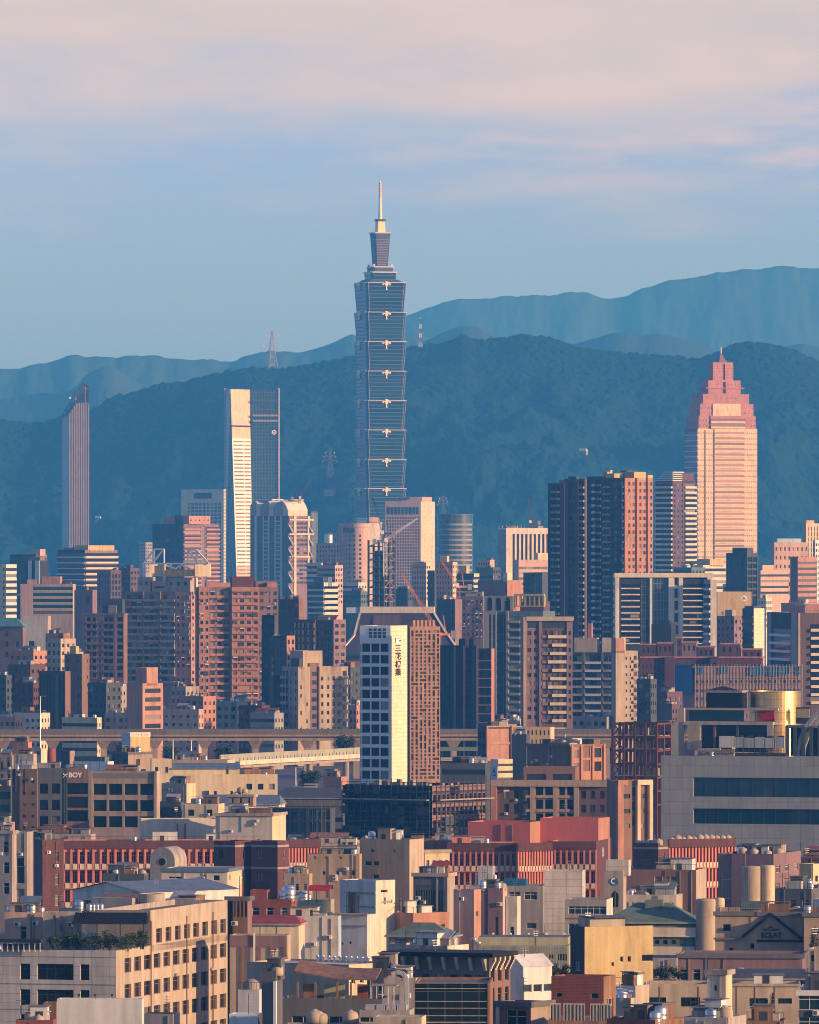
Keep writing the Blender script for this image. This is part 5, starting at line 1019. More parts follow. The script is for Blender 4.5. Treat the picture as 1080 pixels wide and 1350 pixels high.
    s = B('apartment_block', 'grey apartments with white balcony rails and two cream roof boxes', 3400, 752, 815, 822, 860, 14, 'slate', [(.25, G(2, 3.1, .8, .6, bal=BAL('grey concrete', 1.1, .8), **HW)), (.06, None, .8, 'dark concrete'), (.34, G(3, 3.1, .8, .6, bal=BAL('pale grey panel', 1.1, .8), **HW)), (.04, None, .8, 'dark concrete'), (.31, G(3, 3.1, .8, .6, bal=BAL('grey concrete', 1.1, .8), **HW))], None, 'grey concrete', 960, fin=False)
    s.up('roof_house', .08, .55, .05, .5, 841, 'beige stucco'); s.up('roof_house', .66, 1.1, .05, .5, 841, 'cream paint'); s.up('roof_house', .3, .38, .6, .8, 822, 'rose stone'); s.finish()
    B('apartment_slab', 'sunlit beige slab with small windows right of the grey apartments', 3350, 806, 812, 841, 858, 68, 'grey concrete', None, [(.38, None), (.38, G(2, 3.1, .35, .35)), (.24, G(1, 3.1, .6, .5, bal=BAL('beige stucco', .8, .8)))], 'beige stucco', 960, ups=[(0, 1, .0, .4, 841, 'salmon tile')])
    s = B('apartment_tower', 'dark green glass tower with rose piers right of the lattice faced tower', 3320, 580, 622, 628, 851, 15, 'charcoal', [(.46, PR(3, 3.3, .25, gl='green glass', spm='charcoal')), (.07, None, .5, 'mauve tile'), (.12, PR(2, 3.3, .25, gl='green glass', spm='charcoal')), (.12, G(1, 3.3, .2, .3, gl='home window')), (.07, None, .5, 'rose stone'), (.2, PR(2, 3.3, .25, gl='green glass', spm='charcoal'))], None, 'charcoal', 960, ups=[(.58, .95, .1, .8, 842, 'charcoal'), (.8, .9, .0, .3, 841, 'rose stone')])
    B('apartment_block', 'narrow dark glass block with rose floor ledges beside the arched parapet tower', 3280, 631, 648, 652, 855, 20, 'charcoal', [(1, G(2, 3.3, .7, .75, gl='green glass', bal=BAL('rose stone', .5, .25)))], None, 'rose stone', 960)
    # white framed wide block
    s = B('framed_office', 'wide dark glass block in bold white frames below the pink stepped tower', 3950, 808, 811, 938, 756, -5, 'charcoal', [(.04, None, 1.6, 'white panel'), (.02, CW()), (.2, G(2, 2.75, .98, .5, mt=4.1, gl='dark window', bal=BAL('pale cream', .6, .35))), (.1, CW('dark curtain wall')), (.025, None, 1.2, 'pale grey panel'), (.17, CW('blue curtain wall')), (.05, None, 1.6, 'white panel'), (.06, G(1, 5.5, .6, .75, mt=1.6, gl='dark window'), 1.0, 'pale cream'), (.04, None, 1.6, 'white panel'), (.3, G(4, 2.75, .98, .5, mt=4.1, gl='dark window', bal=BAL('pale cream', .6, .35)))], BN(3.4, .5), 'cream paint', 850, fin=False)
    f, w = FS(s)['F']; m = MB(); f.box(m, -.4, w + .4, s.h - 1.8, s.h + .2, .003, 1.9, 'pale cream'); m.build('roof_frame', s.root); m = MB(); f.box(m, w * .955, w + .3, 0, s.h - 1.81, .003, 1.9, 'pale cream'); m.build('side_frame', s.root); s.finish()
    B('apartment_block', 'white apartment strip with stacked balconies at the right end of the framed block', 3940, 928, 937, 945, 764, 35, 'grey concrete', BN(3.35, .5, bal=BAL('pale grey panel', .8, .8)), None, 'grey concrete', 850)
    s = B('warehouse_block', 'blank yellow block carrying a small round white emblem', 4500, 944, 946, 991, 780, -5, 'yellow paint', dict(k='rects', r=[(.12, .18, .8, .83), (.3, .37, .8, .83), (.1, .14, .66, .68), (.3, .35, .65, .67), (.1, .14, .5, .52)]), None, 'cream paint', 860, fin=False, depth=20)
    f, w = FS(s)['F']; o = bpy.data.objects.new('emblem', cached('disc', lambda: disc_mesh())); COL.objects.link(o); o.parent = s.root; o.location = f.P(w * .78, s.z(789), .06); s.finish()
    B('apartment_block', 'small dark slate block in front of the white framed wide block', 3900, 859, 885, 891, 823, 15, 'charcoal', None, None, 'charcoal', 860, ups=[(.3, .9, .1, .6, 818, 'charcoal')])
    B('apartment_block', 'dark banded block with a sunlit cream block side right of the yellow block', 4200, 979, 994, 1008, 802, 45, 'slate', BN(3.3, .5, gl='dark window', bal=BAL('slate', .9, .9)), [(1, None, 0, 'cream panel')], 'cream panel', 870, ups=[(.1, .9, .1, .8, 799, 'slate')])
    B('office_building', 'mauve stepped block before the blank yellow block', 4100, 945, 968, 978, 812, 25, 'mauve tile', G(4, 3.2, .5, .5), G(2, 3.2), 'mauve tile', 860, ups=[(.4, .8, .2, .7, 804, 'grey concrete')])
    s = B('apartment_tower', 'large grey framed apartment tower with pale balconies at the right edge', 3600, 1013, 1052, 1120, 808, -10, 'warm concrete', [(.04, None, .8, 'beige stucco'), (.2, None, 0, 'dark brown tile'), (.5, BN(3.3, .55, gl='dark window', mt=4.2, bal=BAL('pale cream', 1.2, 1.0)), 0, 'dark brown tile'), (.26, None)], [(.12, None, .5), (.7, BN(3.3, .6, gl='green glass', mt=6.5, bal=BAL('pale grey panel', 1.2, 1.0)), 0, 'charcoal'), (.18, None, .5)], 'grey concrete', 930, fin=False)
    s.up('roof_house', .2, .5, .1, .6, 797, 'salmon tile'); s.up('roof_house', .55, .95, .1, .6, 799, 'sheet metal'); s.clutter(3, 4); s.finish()
    for i, (x0, xc, x1, y, w, lb) in enumerate(((1000, 1010, 1018, 788, 'pale cream', 'cream low block left of the grey framed right edge tower'), (953, 975, 990, 770, 'pink stone', 'low pink roof block under the dark glass box'), (1030, 1060, 1085, 795, 'salmon tile', 'salmon roof row behind the grey framed right edge tower'))):
        B('low_building', lb, 4900 - i * 60, x0, xc, x1, y, 30, w, G(3, 3.2), G(3, 3.2), w, 830, 2)
    # ornate brown row
    s = B('brick_institution', 'long ornate maroon brick building with several stepped turrets on the right', 3700, 845, 1004, 1012, 866, 6, 'maroon brick', [(.2, G(6, 3.6, .3, .5, mt=2.5)), (.08, None, 1.5), (.3, G(9, 3.6, .4, .5, mt=2.5)), (.07, G(1, 3.6, .4, .5), 2), (.35, G(10, 3.6, .4, .5, mt=2.5))], None, 'maroon brick', 945, fin=False, cap='rose stone')
    for (u0, u1, y) in ((.0, .12, 849), (.14, .26, 847), (.34, .46, 846), (.3, .34, 840), (.48, .6, 852), (.66, .82, 848), (.84, 1, 855)): s.up('turret', u0, u1, .05, .6, y, 'maroon brick' if u0 != .34 else 'mauve tile', front=G(3, 3.8, .4, .6, mt=1.2), cap='rose stone')
    s.finish()
    # low jumble behind the elevated line (left)
    J = [(3900, 60, 78, 92, 835, 'salmon tile', 'cream banded low house row left of the brown arched block', BN(3.2, .45)), (3700, 12, 44, 64, 858, 'orange tile', 'orange flat block below the teal hipped roof', G(4, 3.4, .4, .4)), (3600, 62, 80, 100, 842, 'beige stucco', 'beige low house with dark openings beside the orange flat block', G(3, 3.2)),
         (3500, 10, 40, 60, 876, 'dark brown tile', 'dark brown boxy block in front of the orange flat block', G(4, 3.4)), (3350, 22, 44, 52, 900, 'maroon brick', 'maroon small windowed block left of the dark ribbed block', G(4, 3.3, .4, .35)), (3500, -10, 8, 24, 890, 'slate', 'dark low block at the left edge above the elevated line', G(3, 3.2)),
         (3450, 85, 100, 118, 862, 'brown tile', 'brown slim block with a yellow edge behind the dark ribbed block', G(2, 3.2)), (3420, 116, 140, 160, 900, 'slate', 'slate sheds cluster right of the dark ribbed block', G(3, 3.2)), (3500, 140, 158, 170, 905, 'stained concrete', 'stained concrete low block left of the salmon cube tower', G(3, 3.2)),
         (3500, 225, 245, 262, 905, 'stained concrete', 'stained house cluster under the truss crowned block', G(3, 3.1)), (3420, 236, 268, 285, 918, 'orange tile', 'orange sunlit roofs under the salmon apartment block', G(4, 3.1)), (3300, 205, 262, 268, 935, 'pink stone', 'long pink low block along the elevated line', G(6, 3.0, .4, .35)),
         (3350, 285, 312, 330, 925, 'stained concrete', 'stained low roofs right of the orange sunlit roofs', G(3, 3.1)), (3300, 315, 345, 368, 930, 'maroon brick', 'maroon roofed low rows under the dark teal block', G(4, 3.1)), (3250, 330, 362, 374, 940, 'grey concrete', 'grey shed row left of the beige apartment slab', BN(3.1, .4)),
         (3250, 18, 54, 66, 940, 'pale cream', 'cream shed with an awning left of the tall street mast', G(5, 3.0, .5, .4)), (3230, 82, 128, 134, 946, 'cream paint', 'long cream shop row behind the elevated line at left', BN(3.0, .4)), (3230, -8, 20, 30, 945, 'salmon tile', 'salmon shop row at the left edge behind the elevated line', G(4, 3.0)), (3240, 138, 172, 180, 940, 'grey concrete', 'grey low block before the salmon cube tower', G(4, 3.0)),
         (3350, 455, 470, 480, 930, 'salmon tile', 'salmon narrow block between the beige slab and the lettered white tower', G(3, 3.1)), (3500, 440, 462, 478, 880, 'slate', 'slate apartments left of the lettered white tower', G(4, 3.1, ac=.3)), (3350, 752, 800, 845, 945, 'stained concrete', 'stained low roofs under the grey apartments', G(5, 3.1)), (3300, 840, 858, 866, 895, 'slate', 'dark slate narrow block right of the sunlit beige slab', G(2, 3.2)),
         (3350, 856, 880, 900, 912, 'plum tile', 'plum low block below the brick institution', G(4, 3.2)), (3260, 868, 886, 897, 928, 'plum tile', 'plum blank box left of the roofed hall on the right', None), (3380, 640, 668, 700, 948, 'stained concrete', 'stained roofs behind the yellow truck on the elevated line', G(4, 3.1))]
    for (D, x0, xc, x1, y, w, lb, st) in J: B('low_building', lb, D, x0, xc, x1, y, 32, w, st, G(3, 3.2, .45, .45), w, y + 60, 3)
    s = B('ribbed_block', 'dark green block with vertical ribs above the elevated line', 3300, 51, 86, 93, 885, 18, 'charcoal', PR(8, 3.3, .35, gl='green glass', sp=False), None, 'brown tile', 960)
    s = B('apartment_block', 'brown slim tower with small lit windows right of the dark ribbed block', 3320, 92, 108, 115, 862, 25, 'brown tile', [(.6, None), (.4, G(2, 3.2, .6, .4))], None, 'brown tile', 960, ups=[(.0, .5, 0, .6, 852, 'yellow paint')])
    s = B('cube_tower', 'salmon block with a plain left half and wide windows under a roof cube', 3200, 167, 188, 215, 901, 40, 'salmon tile', None, [(.12, None), (.76, BN(3.2, .5, nb=1, gl='home window')), (.12, None)], 'salmon tile', 970, ups=[(.3, 1, .2, .75, 880, 'salmon tile')])
    # netted scaffold block
    s = B('netted_block', 'long maroon block wrapped in blue construction netting on the right', 3400, 893, 916, 1057, 880, -12, 'mauve tile', G(22, 3.3, .55, .4, mt=4), None, 'mauve tile', 960, fin=False)
    f, w = FS(s)['F']; g, w2 = FS(s)['L']
    m = MB(); g.box(m, 0, w2, s.z(915), s.z(877), .9, 1.0, 'blue net'); m.build('netting', s.root)
    r = random.Random(4)
    for i in range(22):
        if r.random() < .75:
            m = MB(); u = w * i / 22; f.box(m, u, u + w / 22 * r.uniform(.7, 1), s.z(889 + r.uniform(-2, 3)), s.z(878.5), .9, 1.0, 'blue net'); m.build('netting', s.root)
    m = MB()
    for i in range(34): u = w * i / 33; m.bar(f.P(u, s.h - 16, 1.2), f.P(u, s.h + 1.2, 1.2), .16, 'grey concrete')
    for q in range(8): m.bar(f.P(0, s.h - 15 + q * 2.2, 1.25), f.P(w, s.h - 15 + q * 2.2, 1.25), .14, 'rust metal')
    m.build('scaffold', s.root); s.finish()
def disc_mesh():
    b = MB(); pts = [(1.55 * math.cos(i * math.pi / 10), 0, 1.55 * math.sin(i * math.pi / 10)) for i in range(20)]; b.poly(pts, 'letter white')
    b.poly([(-.9, -.03, -.7), (-.3, -.03, -.7), (0, -.03, .9), (0, -.03, 1.1)], 'letter blue'); b.poly([(.3, -.03, -.7), (.9, -.03, -.7), (0, -.03, 1.1), (0, -.03, .9)], 'letter blue'); b.poly([(-.5, -.03, -.2), (.5, -.03, -.2), (.4, -.03, .1), (-.4, -.03, .1)], 'letter blue'); return mesh_of(b, 'emblem')
middle()

# ------------------------------------------------------------------ lettered white tower
def lettered():
    D = 2700
    s = Bld('lettered_tower', 'tall tower with pale blue windowed front and a cream slab carrying four dark characters', D, 474.5, 515, 537, 825, 20, ylow=1040)
    fl = 15.25 * D / F
    s.body('white glaze', front=[(.05, None), (.9, G(3, fl, .88, .74, mt=5.6, gl='dark window', fr='silver trim', nm=1, cross=False)), (.05, None)], side=None, swall='cream panel', par=.5)
    f, w = FS(s)['F']; z = s.z
    for i, u in enumerate((.3, .45, .6, .75)):
        m = MB(); 
        for q in range(3): f.box(m, w * u, w * (u + .1), z(841) + q * 1.05, z(841) + q * 1.05 + .8, .003, .08, 'slate')
        m.build('vent_grille', s.root)
    for r in range(12):
        m = MB(); zb = s.h - 5.6 - fl * (r + 1); f.box(m, w * .025, w * .045, zb + fl * .3, zb + fl * 1.0, .003, .06, 'slate'); m.build('slot_window', s.root)
    g, w2 = FS(s)['R']
    for i, ch in enumerate('三花棉業'): lettering(s, ch, g, w2 * .44, z(855.5 + i * 10.6), 2.35, 'letter dark', .05, 'character').scale = (2.3, 1, 1)
    m = MB(); g.box(m, w2 * .27, w2 * .3, z(847.5), z(841.5), .01, .1, 'letter blue'); g.box(m, w2 * .3, w2 * .58, z(847.5), z(842), .01, .09, 'letter white'); g.box(m, w2 * .3, w2 * .6, z(842), z(841.3), .01, .12, 'letter dark'); g.box(m, w2 * .5, w2 * .6, z(846), z(844), .095, .12, 'letter dark'); m.build('emblem', s.root)
    s.finish()
    s2 = Bld('lattice_faced_tower', 'rust tower with a dense lattice of small openings beside the lettered cream slab', 2690, 537.5, 540, 580, 826, 74, ylow=1040)
    s2.wall.box(-s2.a / 2, s2.a / 2 - .02, -s2.b / 2, s2.b / 2, 0, s2.h - .1, 'maroon brick'); f, w = FS(s2)['R']; r = random.Random(3); mb = s2.wall; ops = []
    nc, nr = 7, 40; cw, ch = w / nc * .985, 1.08
    used = set(); zt = s2.h - 1.0
    for j in range(nr):
        for i in range(nc):
            if (i, j) in used: continue
            q = r.random(); ww, hh = 1, 1
            if q < .12 and i + 1 < nc and (i + 1, j) not in used: ww = 2
            elif q < .34 and j + 1 < nr and (i, j + 1) not in used: hh = 2
            for a in range(ww):
                for b in range(hh): used.add((i + a, j + b))
            u = .12 + i * cw; zz = zt - (j + hh) * ch * 1.06
            ops.append((u + cw * .24, u + cw * ww - cw * .24, zz + .22, zz + hh * ch * 1.06 - .2))
    s2.facade(mb, f, w, 0, s2.h, None, 'salmon tile') if 0 else s2.holes(mb, Face(f.P(0, 0, .35), f.u, f.n, f.rz), w, 0, s2.h, ops, .34, 'lattice brown', 'home window', dict(fr=None))
    k, wk = FS(s2)['F']; m = MB(); k.box(m, 0, wk, 0, s2.h, .003, .05, 'dark brown tile'); m.build('side_panel', s2.root)
    for i in range(6): s2.slab('roof_post', -s2.a * .3, s2.a * .4, -s2.b / 2 + (.12 + .13 * i) * s2.b, -s2.b / 2 + (.2 + .13 * i) * s2.b, s2.h - .1, s2.h + 1.9, 'salmon tile')
    s2.finish()
lettered()

# ------------------------------------------------------------------ elevated line and the lower guideway
def viaducts():
    D = 3120; r = empty('elevated_railway', mk(540, 965, D) * 1 - Vector((0, 0, zat(965, D))), R(1.2), 'long brown elevated railway crossing the whole picture', 'viaduct')
    zt, zb = zat(962, D), zat(974, D); b = MB()
    b.box(-170, 170, -4.5, 4.5, zb + .9, zt - 1.1, 'viaduct'); b.build('deck', r)
    for y in (-4.7, 4.3):
        b = MB(); b.box(-170, 170, y, y + .4, zt - 1.5, zt + .2, 'dark concrete'); b.build('parapet', r)
    b = MB(); b.box(-170, 170, -3.2, 3.2, zb - .6, zb + .9, 'viaduct'); b.build('girder', r)
    for x in (5, 70, 137, 204, 270, 337, 405, 470, 540, 598, 668, 733, 800, 866, 930):
        lx = (x - 540) / F * D; b = MB()
        b.hexa([(lx - 1.1, -1.1, 0), (lx + 1.1, -1.1, 0), (lx + 1.1, 1.1, 0), (lx - 1.1, 1.1, 0), (lx - 1.1, -1.1, zb - 3.4), (lx + 1.1, -1.1, zb - 3.4), (lx + 1.1, 1.1, zb - 3.4), (lx - 1.1, 1.1, zb - 3.4)], 'warm concrete')
        b.hexa([(lx - 1.1, -1.1, zb - 3.4), (lx + 1.1, -1.1, zb - 3.4), (lx + 1.1, 1.1, zb - 3.4), (lx - 1.1, 1.1, zb - 3.4), (lx - 2.6, -3.0, zb - .61), (lx + 2.6, -3.0, zb - .61), (lx + 2.6, 3.0, zb - .61), (lx - 2.6, 3.0, zb - .61)], 'warm concrete'); b.build('pier', r)
    for i in range(48):
        lx = -168 + i * 7.2; b = MB(); b.box(lx, lx + .12, -4.6, -4.5, zt + .2, zt + 1.4, 'dark metal'); b.build('rail_post', r)
    D = 2960; a, c = mk(303, 1002, D - 190), mk(480, 992, D - 30); z0 = (a.z + c.z) / 2
    d = Vector((c.x - a.x, c.y - a.y, 0)); n = d.length; r = empty('lower_guideway', (a.x, a.y, 0), math.atan2(d.y, d.x), 'lower pale guideway ramp sloping up behind the lettered tower', 'viaduct')
    zz = lambda q: a.z + (c.z - a.z) * q; h = zz(1) - zz(0)
    def sl(name, q0, q1, y0, y1, lo, hi, mat): m = MB(); X0, X1 = n * q0, n * q1; m.hexa([(X0, y0, zz(q0) + lo), (X1, y0, zz(q1) + lo), (X1, y1, zz(q1) + lo), (X0, y1, zz(q0) + lo), (X0, y0, zz(q0) + hi), (X1, y0, zz(q1) + hi), (X1, y1, zz(q1) + hi), (X0, y1, zz(q0) + hi)], mat); return m.build(name, r)
    sl('deck', 0, 1.25, -3, 3, -1.4, -.8, 'warm concrete'); sl('barrier', 0, 1.25, 3.0, 3.4, -1.4, 1.6, 'grey green paint'); sl('barrier', 0, 1.25, -3.4, -3.0, -1.6, -.2, 'pale cream'); sl('girder', 0.01, 1.24, -2, 2, -2.6, -1.4, 'stained concrete')
    for i in range(48): q = i / 38; sl('fence_post', q, q + .002, -3.3, -3.2, -.2, .7, 'dark metal')
    for q in (.02, .3, .58, .86): m = MB(); m.lathe((n * q, 0), [(1.0, 0), (1.0, zz(q) - 2.6)], 'stained concrete', 14); m.build('pier', r)
    p = mk(612, 985, 2900); r = empty('covered_walkway', (p.x, p.y, 0), R(3), 'pale green roofed walkway right of the lattice faced tower', 'walkway'); m = MB(); m.box(-8, 8, -3, 3, p.z - 1.2, p.z, 'green roof'); m.build('roof', r); m = MB(); m.box(-7.8, 7.8, -2.6, 2.6, p.z - 4.5, p.z - 3.4, 'stained concrete'); m.build('deck', r)
    for i in range(6): m = MB(); m.box(-7.5 + i * 2.9, -7.2 + i * 2.9, -2.5, -2.2, 0, p.z - 1.2, 'dark metal'); m.build('post', r)
    # yellow truck and van on the line's far road
    D = 3135; p = mk(676, 958, D); zz = zat(963, 3120) - .2
    def truck(x, w, h, mat, label, rail=False):
        q = mk(x, 958, D); r = empty('truck', (q.x, q.y - 1.5, zat(963, 3120) - 1.1), R(1.2), label, 'truck'); b = MB(); b.box(-w / 2, w / 2 - 1.9, -1.2, 1.2, .9, h, mat); b.build('cargo_box', r); b = MB(); b.box(w / 2 - 1.8, w / 2, -1.1, 1.1, .6, 2.4, 'white metal'); b.box(w / 2 - 1.2, w / 2 + .02, -1.12, 1.12, 1.5, 2.2, 'dark window'); b.build('cab', r)
        for xx in (-w / 2 + 1, w / 2 - 1):
            for yy in (-1.15, .85): c = MB(); c.lathe((0, 0), [(0, -.15), (.5, -.15), (.5, .15), (0, .15)], 'near black', 12); o = c.build('wheel', r); o.rotation_euler = (R(90), 0, 0); o.location = (xx, yy + .15, .5)
    truck(676, 6.6, 3.0, 'yellow metal', 'yellow box truck riding on the elevated line'); truck(655, 4.2, 2.6, 'white metal', 'white van just left of the yellow truck')
viaducts()

# ------------------------------------------------------------------ nearer rooftops
def hip(s, over, rise, mat, rx=.5, z=None, name='roof', ry=0.0):
    m = MB(); a, b, h = s.a / 2 + over, s.b / 2 + over, s.h if z is None else z; c, d = a * rx, b * ry
    P = [(-a, -b, h), (a, -b, h), (a, b, h), (-a, b, h)]; Q = [(-c, -d, h + rise), (c, -d, h + rise), (c, d, h + rise), (-c, d, h + rise)]
    for i in range(4): j = (i + 1) % 4; m.poly([P[i], P[j], Q[j], Q[i]], mat)
    if ry: m.poly(Q, mat)
    m.poly(P[::-1], 'dark concrete'); E = [(x, y, h - .25) for x, y, _ in P]
    for i in range(4): j = (i + 1) % 4; m.poly([E[i], E[j], P[j], P[i]], 'grey concrete')
    return m.build(name, s.root)
def gable(s, over, rise, mat, along='x', wall=None, name='roof'):
    m = MB(); a, b, h = s.a / 2 + over, s.b / 2 + over, s.h + .02; w = wall or s.main
    if along == 'x':
        m.poly([(-a, -b, h), (a, -b, h), (a, 0, h + rise), (-a, 0, h + rise)], mat); m.poly([(a, b, h), (-a, b, h), (-a, 0, h + rise), (a, 0, h + rise)], mat)
        for e in (-1, 1): m.poly([(e * s.a / 2, -s.b / 2, h), (e * s.a / 2, s.b / 2, h), (e * s.a / 2, 0, h + rise - .1)][::e], w)
    else:
        m.poly([(a, -b, h), (a, b, h), (0, b, h + rise), (0, -b, h + rise)], mat); m.poly([(-a, b, h), (-a, -b, h), (0, -b, h + rise), (0, b, h + rise)], mat)
        for e in (-1, 1): m.poly([(-s.a / 2, e * s.b / 2, h), (s.a / 2, e * s.b / 2, h), (0, e * s.b / 2, h + rise - .1)][::-e], w)
    return m.build(name, s.root)
def bars(s, f, w, xs, z0, z1, d0, d1, t, mat, name):
    for x in xs: m = MB(); f.box(m, w * x - t / 2, w * x + t / 2, z0, z1, d0, d1, mat); m.build(name, s.root)
def pxf(f, w, x0, x1):                    # photo columns -> position along a face
    return lambda x: (x - x0) / (x1 - x0) * w
HWk = dict(gl='home window', ac=.25)
def streets():
    # ---- left block with the three letters
    B('low_building', 'small orange cube on the roofs left of the red roof drum', 2560, 16, 37, 40, 978, 20, 'orange tile', None, None, 'orange tile')
    s = B('red_drum_house', 'white low wall carrying a red roof drum', 2450, 44, 78, 82, 1006, 15, 'pale cream', None, None, 'pale cream', fin=False)
    m = MB(); m.lathe((s.a * .12, 0), [(1.0, s.h - .9), (1.05, s.h + 1.2), (1.0, s.h + 3.6), (.6, s.h + 4.1), (0, s.h + 4.2)], 'red roof', 18); m.build('drum', s.root, True); s.finish()
    B('office_building', 'tan block with square windows at the left edge above the dark glass corner', 2380, -12, 16, 19, 996, 15, 'warm concrete', G(3, 3.3, .4, .55), None, 'warm concrete', 1090, 2)
    B('office_building', 'tan roof house with one barred window left of the red roof drum', 2360, 18, 44, 48, 994, 15, 'beige stucco', dict(k='rects', r=[(.3, .85, .2, .6)]), None, 'beige stucco', 1090)
    B('office_building', 'dark glass corner building at the left edge beside the tan block with paired windows', 2300, -12, 14, 17, 1036, 15, 'slate', BN(3.3, .6, gl='teal window'), None, 'slate', 1100)
    B('office_building', 'tan block with paired tiny windows and a slate corner left of the letter sign', 2290, 16, 49, 51, 1014, 12, 'brown tile', [(.3, None, 0, 'charcoal'), (.7, G(2, 3.0, .4, .28, mt=1.6), 0, 'brown tile')], None, 'brown tile', 1100)
    s = B('office_building', 'slate office whose top floor carries large white letters', 2260, 50, 116, 119, 1013, 8, 'slate', [(.48, G(2, 4.2, .72, .62, mt=3.6, gl='dark window'), .3, 'dark concrete'), (.1, CW('green curtain wall'), .15), (.42, BN(3.5, .82, gl='dark window', mt=4.2), 0, 'brown tile')], None, 'slate', 1100, 2, fin=False)
    f, w = FS(s)['F']; u = pxf(f, w, 50, 117); lettering(s, 'BOY', f, u(100), s.z(1022.2), 1.75, 'letter white', .12); lettering(s, '父', f, u(87), s.z(1022.2), 1.35, 'letter white', .16) if 0 else None
    m = MB(); z = s.z(1022.2)
    for a_, b_ in (((-.55, -.55), (.55, .55)), ((-.55, .55), (.55, -.55)), ((-.6, .2), (.6, .2))): m.bar(f.P(u(87) + a_[0], z + a_[1], .4), f.P(u(87) + b_[0], z + b_[1], .4), .13, 'letter white')
    m.build('sign_mark', s.root); m = MB()
    for a_, b_ in (((-.5, -.6), (-.1, .6)), ((.1, -.6), (.5, .6)), ((-.5, .6), (.0, -.1))): m.bar(f.P(u(110) + a_[0], z + a_[1], .1), f.P(u(110) + b_[0], z + b_[1], .1), .1, 'grey concrete')
    m.build('sign_mark', s.root); s.finish()
    s = B('framed_office', 'brown framed office with three rows of large dark windows right of the letter sign', 2220, 118, 207, 211, 1017, 8, 'warm concrete', [(.04, None, .5), (.92, dict(k='grid', c=4, fl=4.1, ww=.86, wh=.68, mt=2.6, sill=.18, gl='dark window', dep=.5)), (.04, None, .5)], None, 'beige stucco', 1105, fin=False)
    f, w = FS(s)['F']; m = MB(); f.box(m, w * .05, w * .95, s.h - 1.75, s.h - .5, .01, .06, 'dark window'); m.build('top_glazing', s.root); s.clutter(3, 3); s.finish()
    s = B('shed', 'pale blue shed with a glazed clerestory behind the brown framed office', 2420, 96, 142, 150, 1004, 20, 'pale blue paint', None, None, 'white panel', fin=False); s.up('clerestory', .02, .9, .1, .8, 998, 'teal wall', front=PR(9, 3, .2, gl='blue glass', mt=.2)); s.finish()
    B('office_building', 'slate upright wall left of the pale blue shed', 2440, 80, 92, 96, 990, 25, 'slate', None, None, 'warm concrete')
    s = B('sign_cube', 'pale blue and yellow roof cube with a faded sign strip, standing on a brown house', 2480, 160.5, 172, 198, 966, 52, 'pale blue paint', None, [(1, dict(k='rects', r=[(.17, .3, .72, .78), (.68, .82, .72, .78)]))], 'yellow paint', par=.3, fin=False)
    for k, mt_ in (('F', 'pale grey panel'), ('R', 'pale cream')):
        f, w = FS(s)[k]; m = MB(); f.box(m, 0, w + (.12 if k == 'F' else 0), s.z(972), s.h + .05, .003, .12, mt_); sg = m.build('sign_strip', s.root)
        for i in range(6 if k == 'R' else 3):
            m = MB(); c = w * (.12 + .145 * i) if k == 'R' else w * (.2 + .25 * i); zc = s.z(969)
            f.box(m, c - .28, c + .28, zc + .1, zc + .22, .121, .15, 'warm concrete'); f.box(m, c - .06, c + .06, zc - .35, zc + .4, .121, .15, 'warm concrete'); f.box(m, c - .25, c + .25, zc - .38, zc - .27, .121, .15, 'warm concrete'); m.build('sign_mark', sg)
    s.finish()
    s = B('house', 'brown house with an overhanging slab roof carrying the yellow sign cube', 2470, 147, 169, 201, 992, 48, 'slate', G(3, 3.2, .5, .4, mt=.8), dict(k='rects', r=[(.32, .48, .85, .92), (.52, .72, .55, .8)]), 'warm concrete', 1100, cap='dark concrete')
    # long cream works
    s = B('long_works', 'long cream works with small windows and a blue roof strip under the elevated line', 2420, 198, 200, 366, 1021, -4, 'cream paint', [(.17, G(2, 3.2, .3, .35, mt=1)), (.24, None), (.32, G(5, 3.2, .35, .35, mt=3.5, ac=.3)), (.27, G(3, 3.2, .5, .5, mt=2.0))], G(1, 3.2), 'cream paint', 1060, fin=False)
    s.up('upper_room', 0, .16, .1, .9, 1001, 'cream paint', front=G(2, 3.2, .3, .5, mt=1.5)); m = MB(); a = s.a; m.box(-a * .34, a * .2, -s.b * .4, s.b * .4, s.h - .9, s.z(1014), 'cream paint'); m.build('upper_room', s.root)
    m = MB(); m.hexa([(-a * .35, -s.b * .45, s.z(1014)), (a * .21, -s.b * .45, s.z(1014)), (a * .21, s.b * .4, s.z(1008)), (-a * .35, s.b * .4, s.z(1008)), (-a * .35, -s.b * .45, s.z(1013.3)), (a * .21, -s.b * .45, s.z(1013.3)), (a * .21, s.b * .4, s.z(1007)), (-a * .35, s.b * .4, s.z(1007))], 'blue metal'); m.build('roof', s.root); s.clutter(4, 8); s.finish()
    B('low_building', 'yellow roof row behind the long cream works', 2600, 225, 300, 310, 1002, 10, 'yellow paint', G(8, 3, .3, .3), None, 'cream paint', 1030, 3)
    B('house', 'small cream house with a tank frame before the long cream works', 2300, 213, 246, 258, 1033, 30, 'beige stucco', dict(k='rects', r=[(.5, .75, .3, .6)]), None, 'cream paint', 1070, 2)
    B('shed', 'slate walled shed left of the cream windowed hut', 2230, 209, 238, 242, 1057, 15, 'slate', None, None, 'slate')
    B('house', 'cream hut with two barred windows between the slate shed and the tank house', 2220, 240, 288, 296, 1060, 12, 'cream paint', G(2, 3.2, .35, .5, mt=.8), None, 'cream paint', 1090)
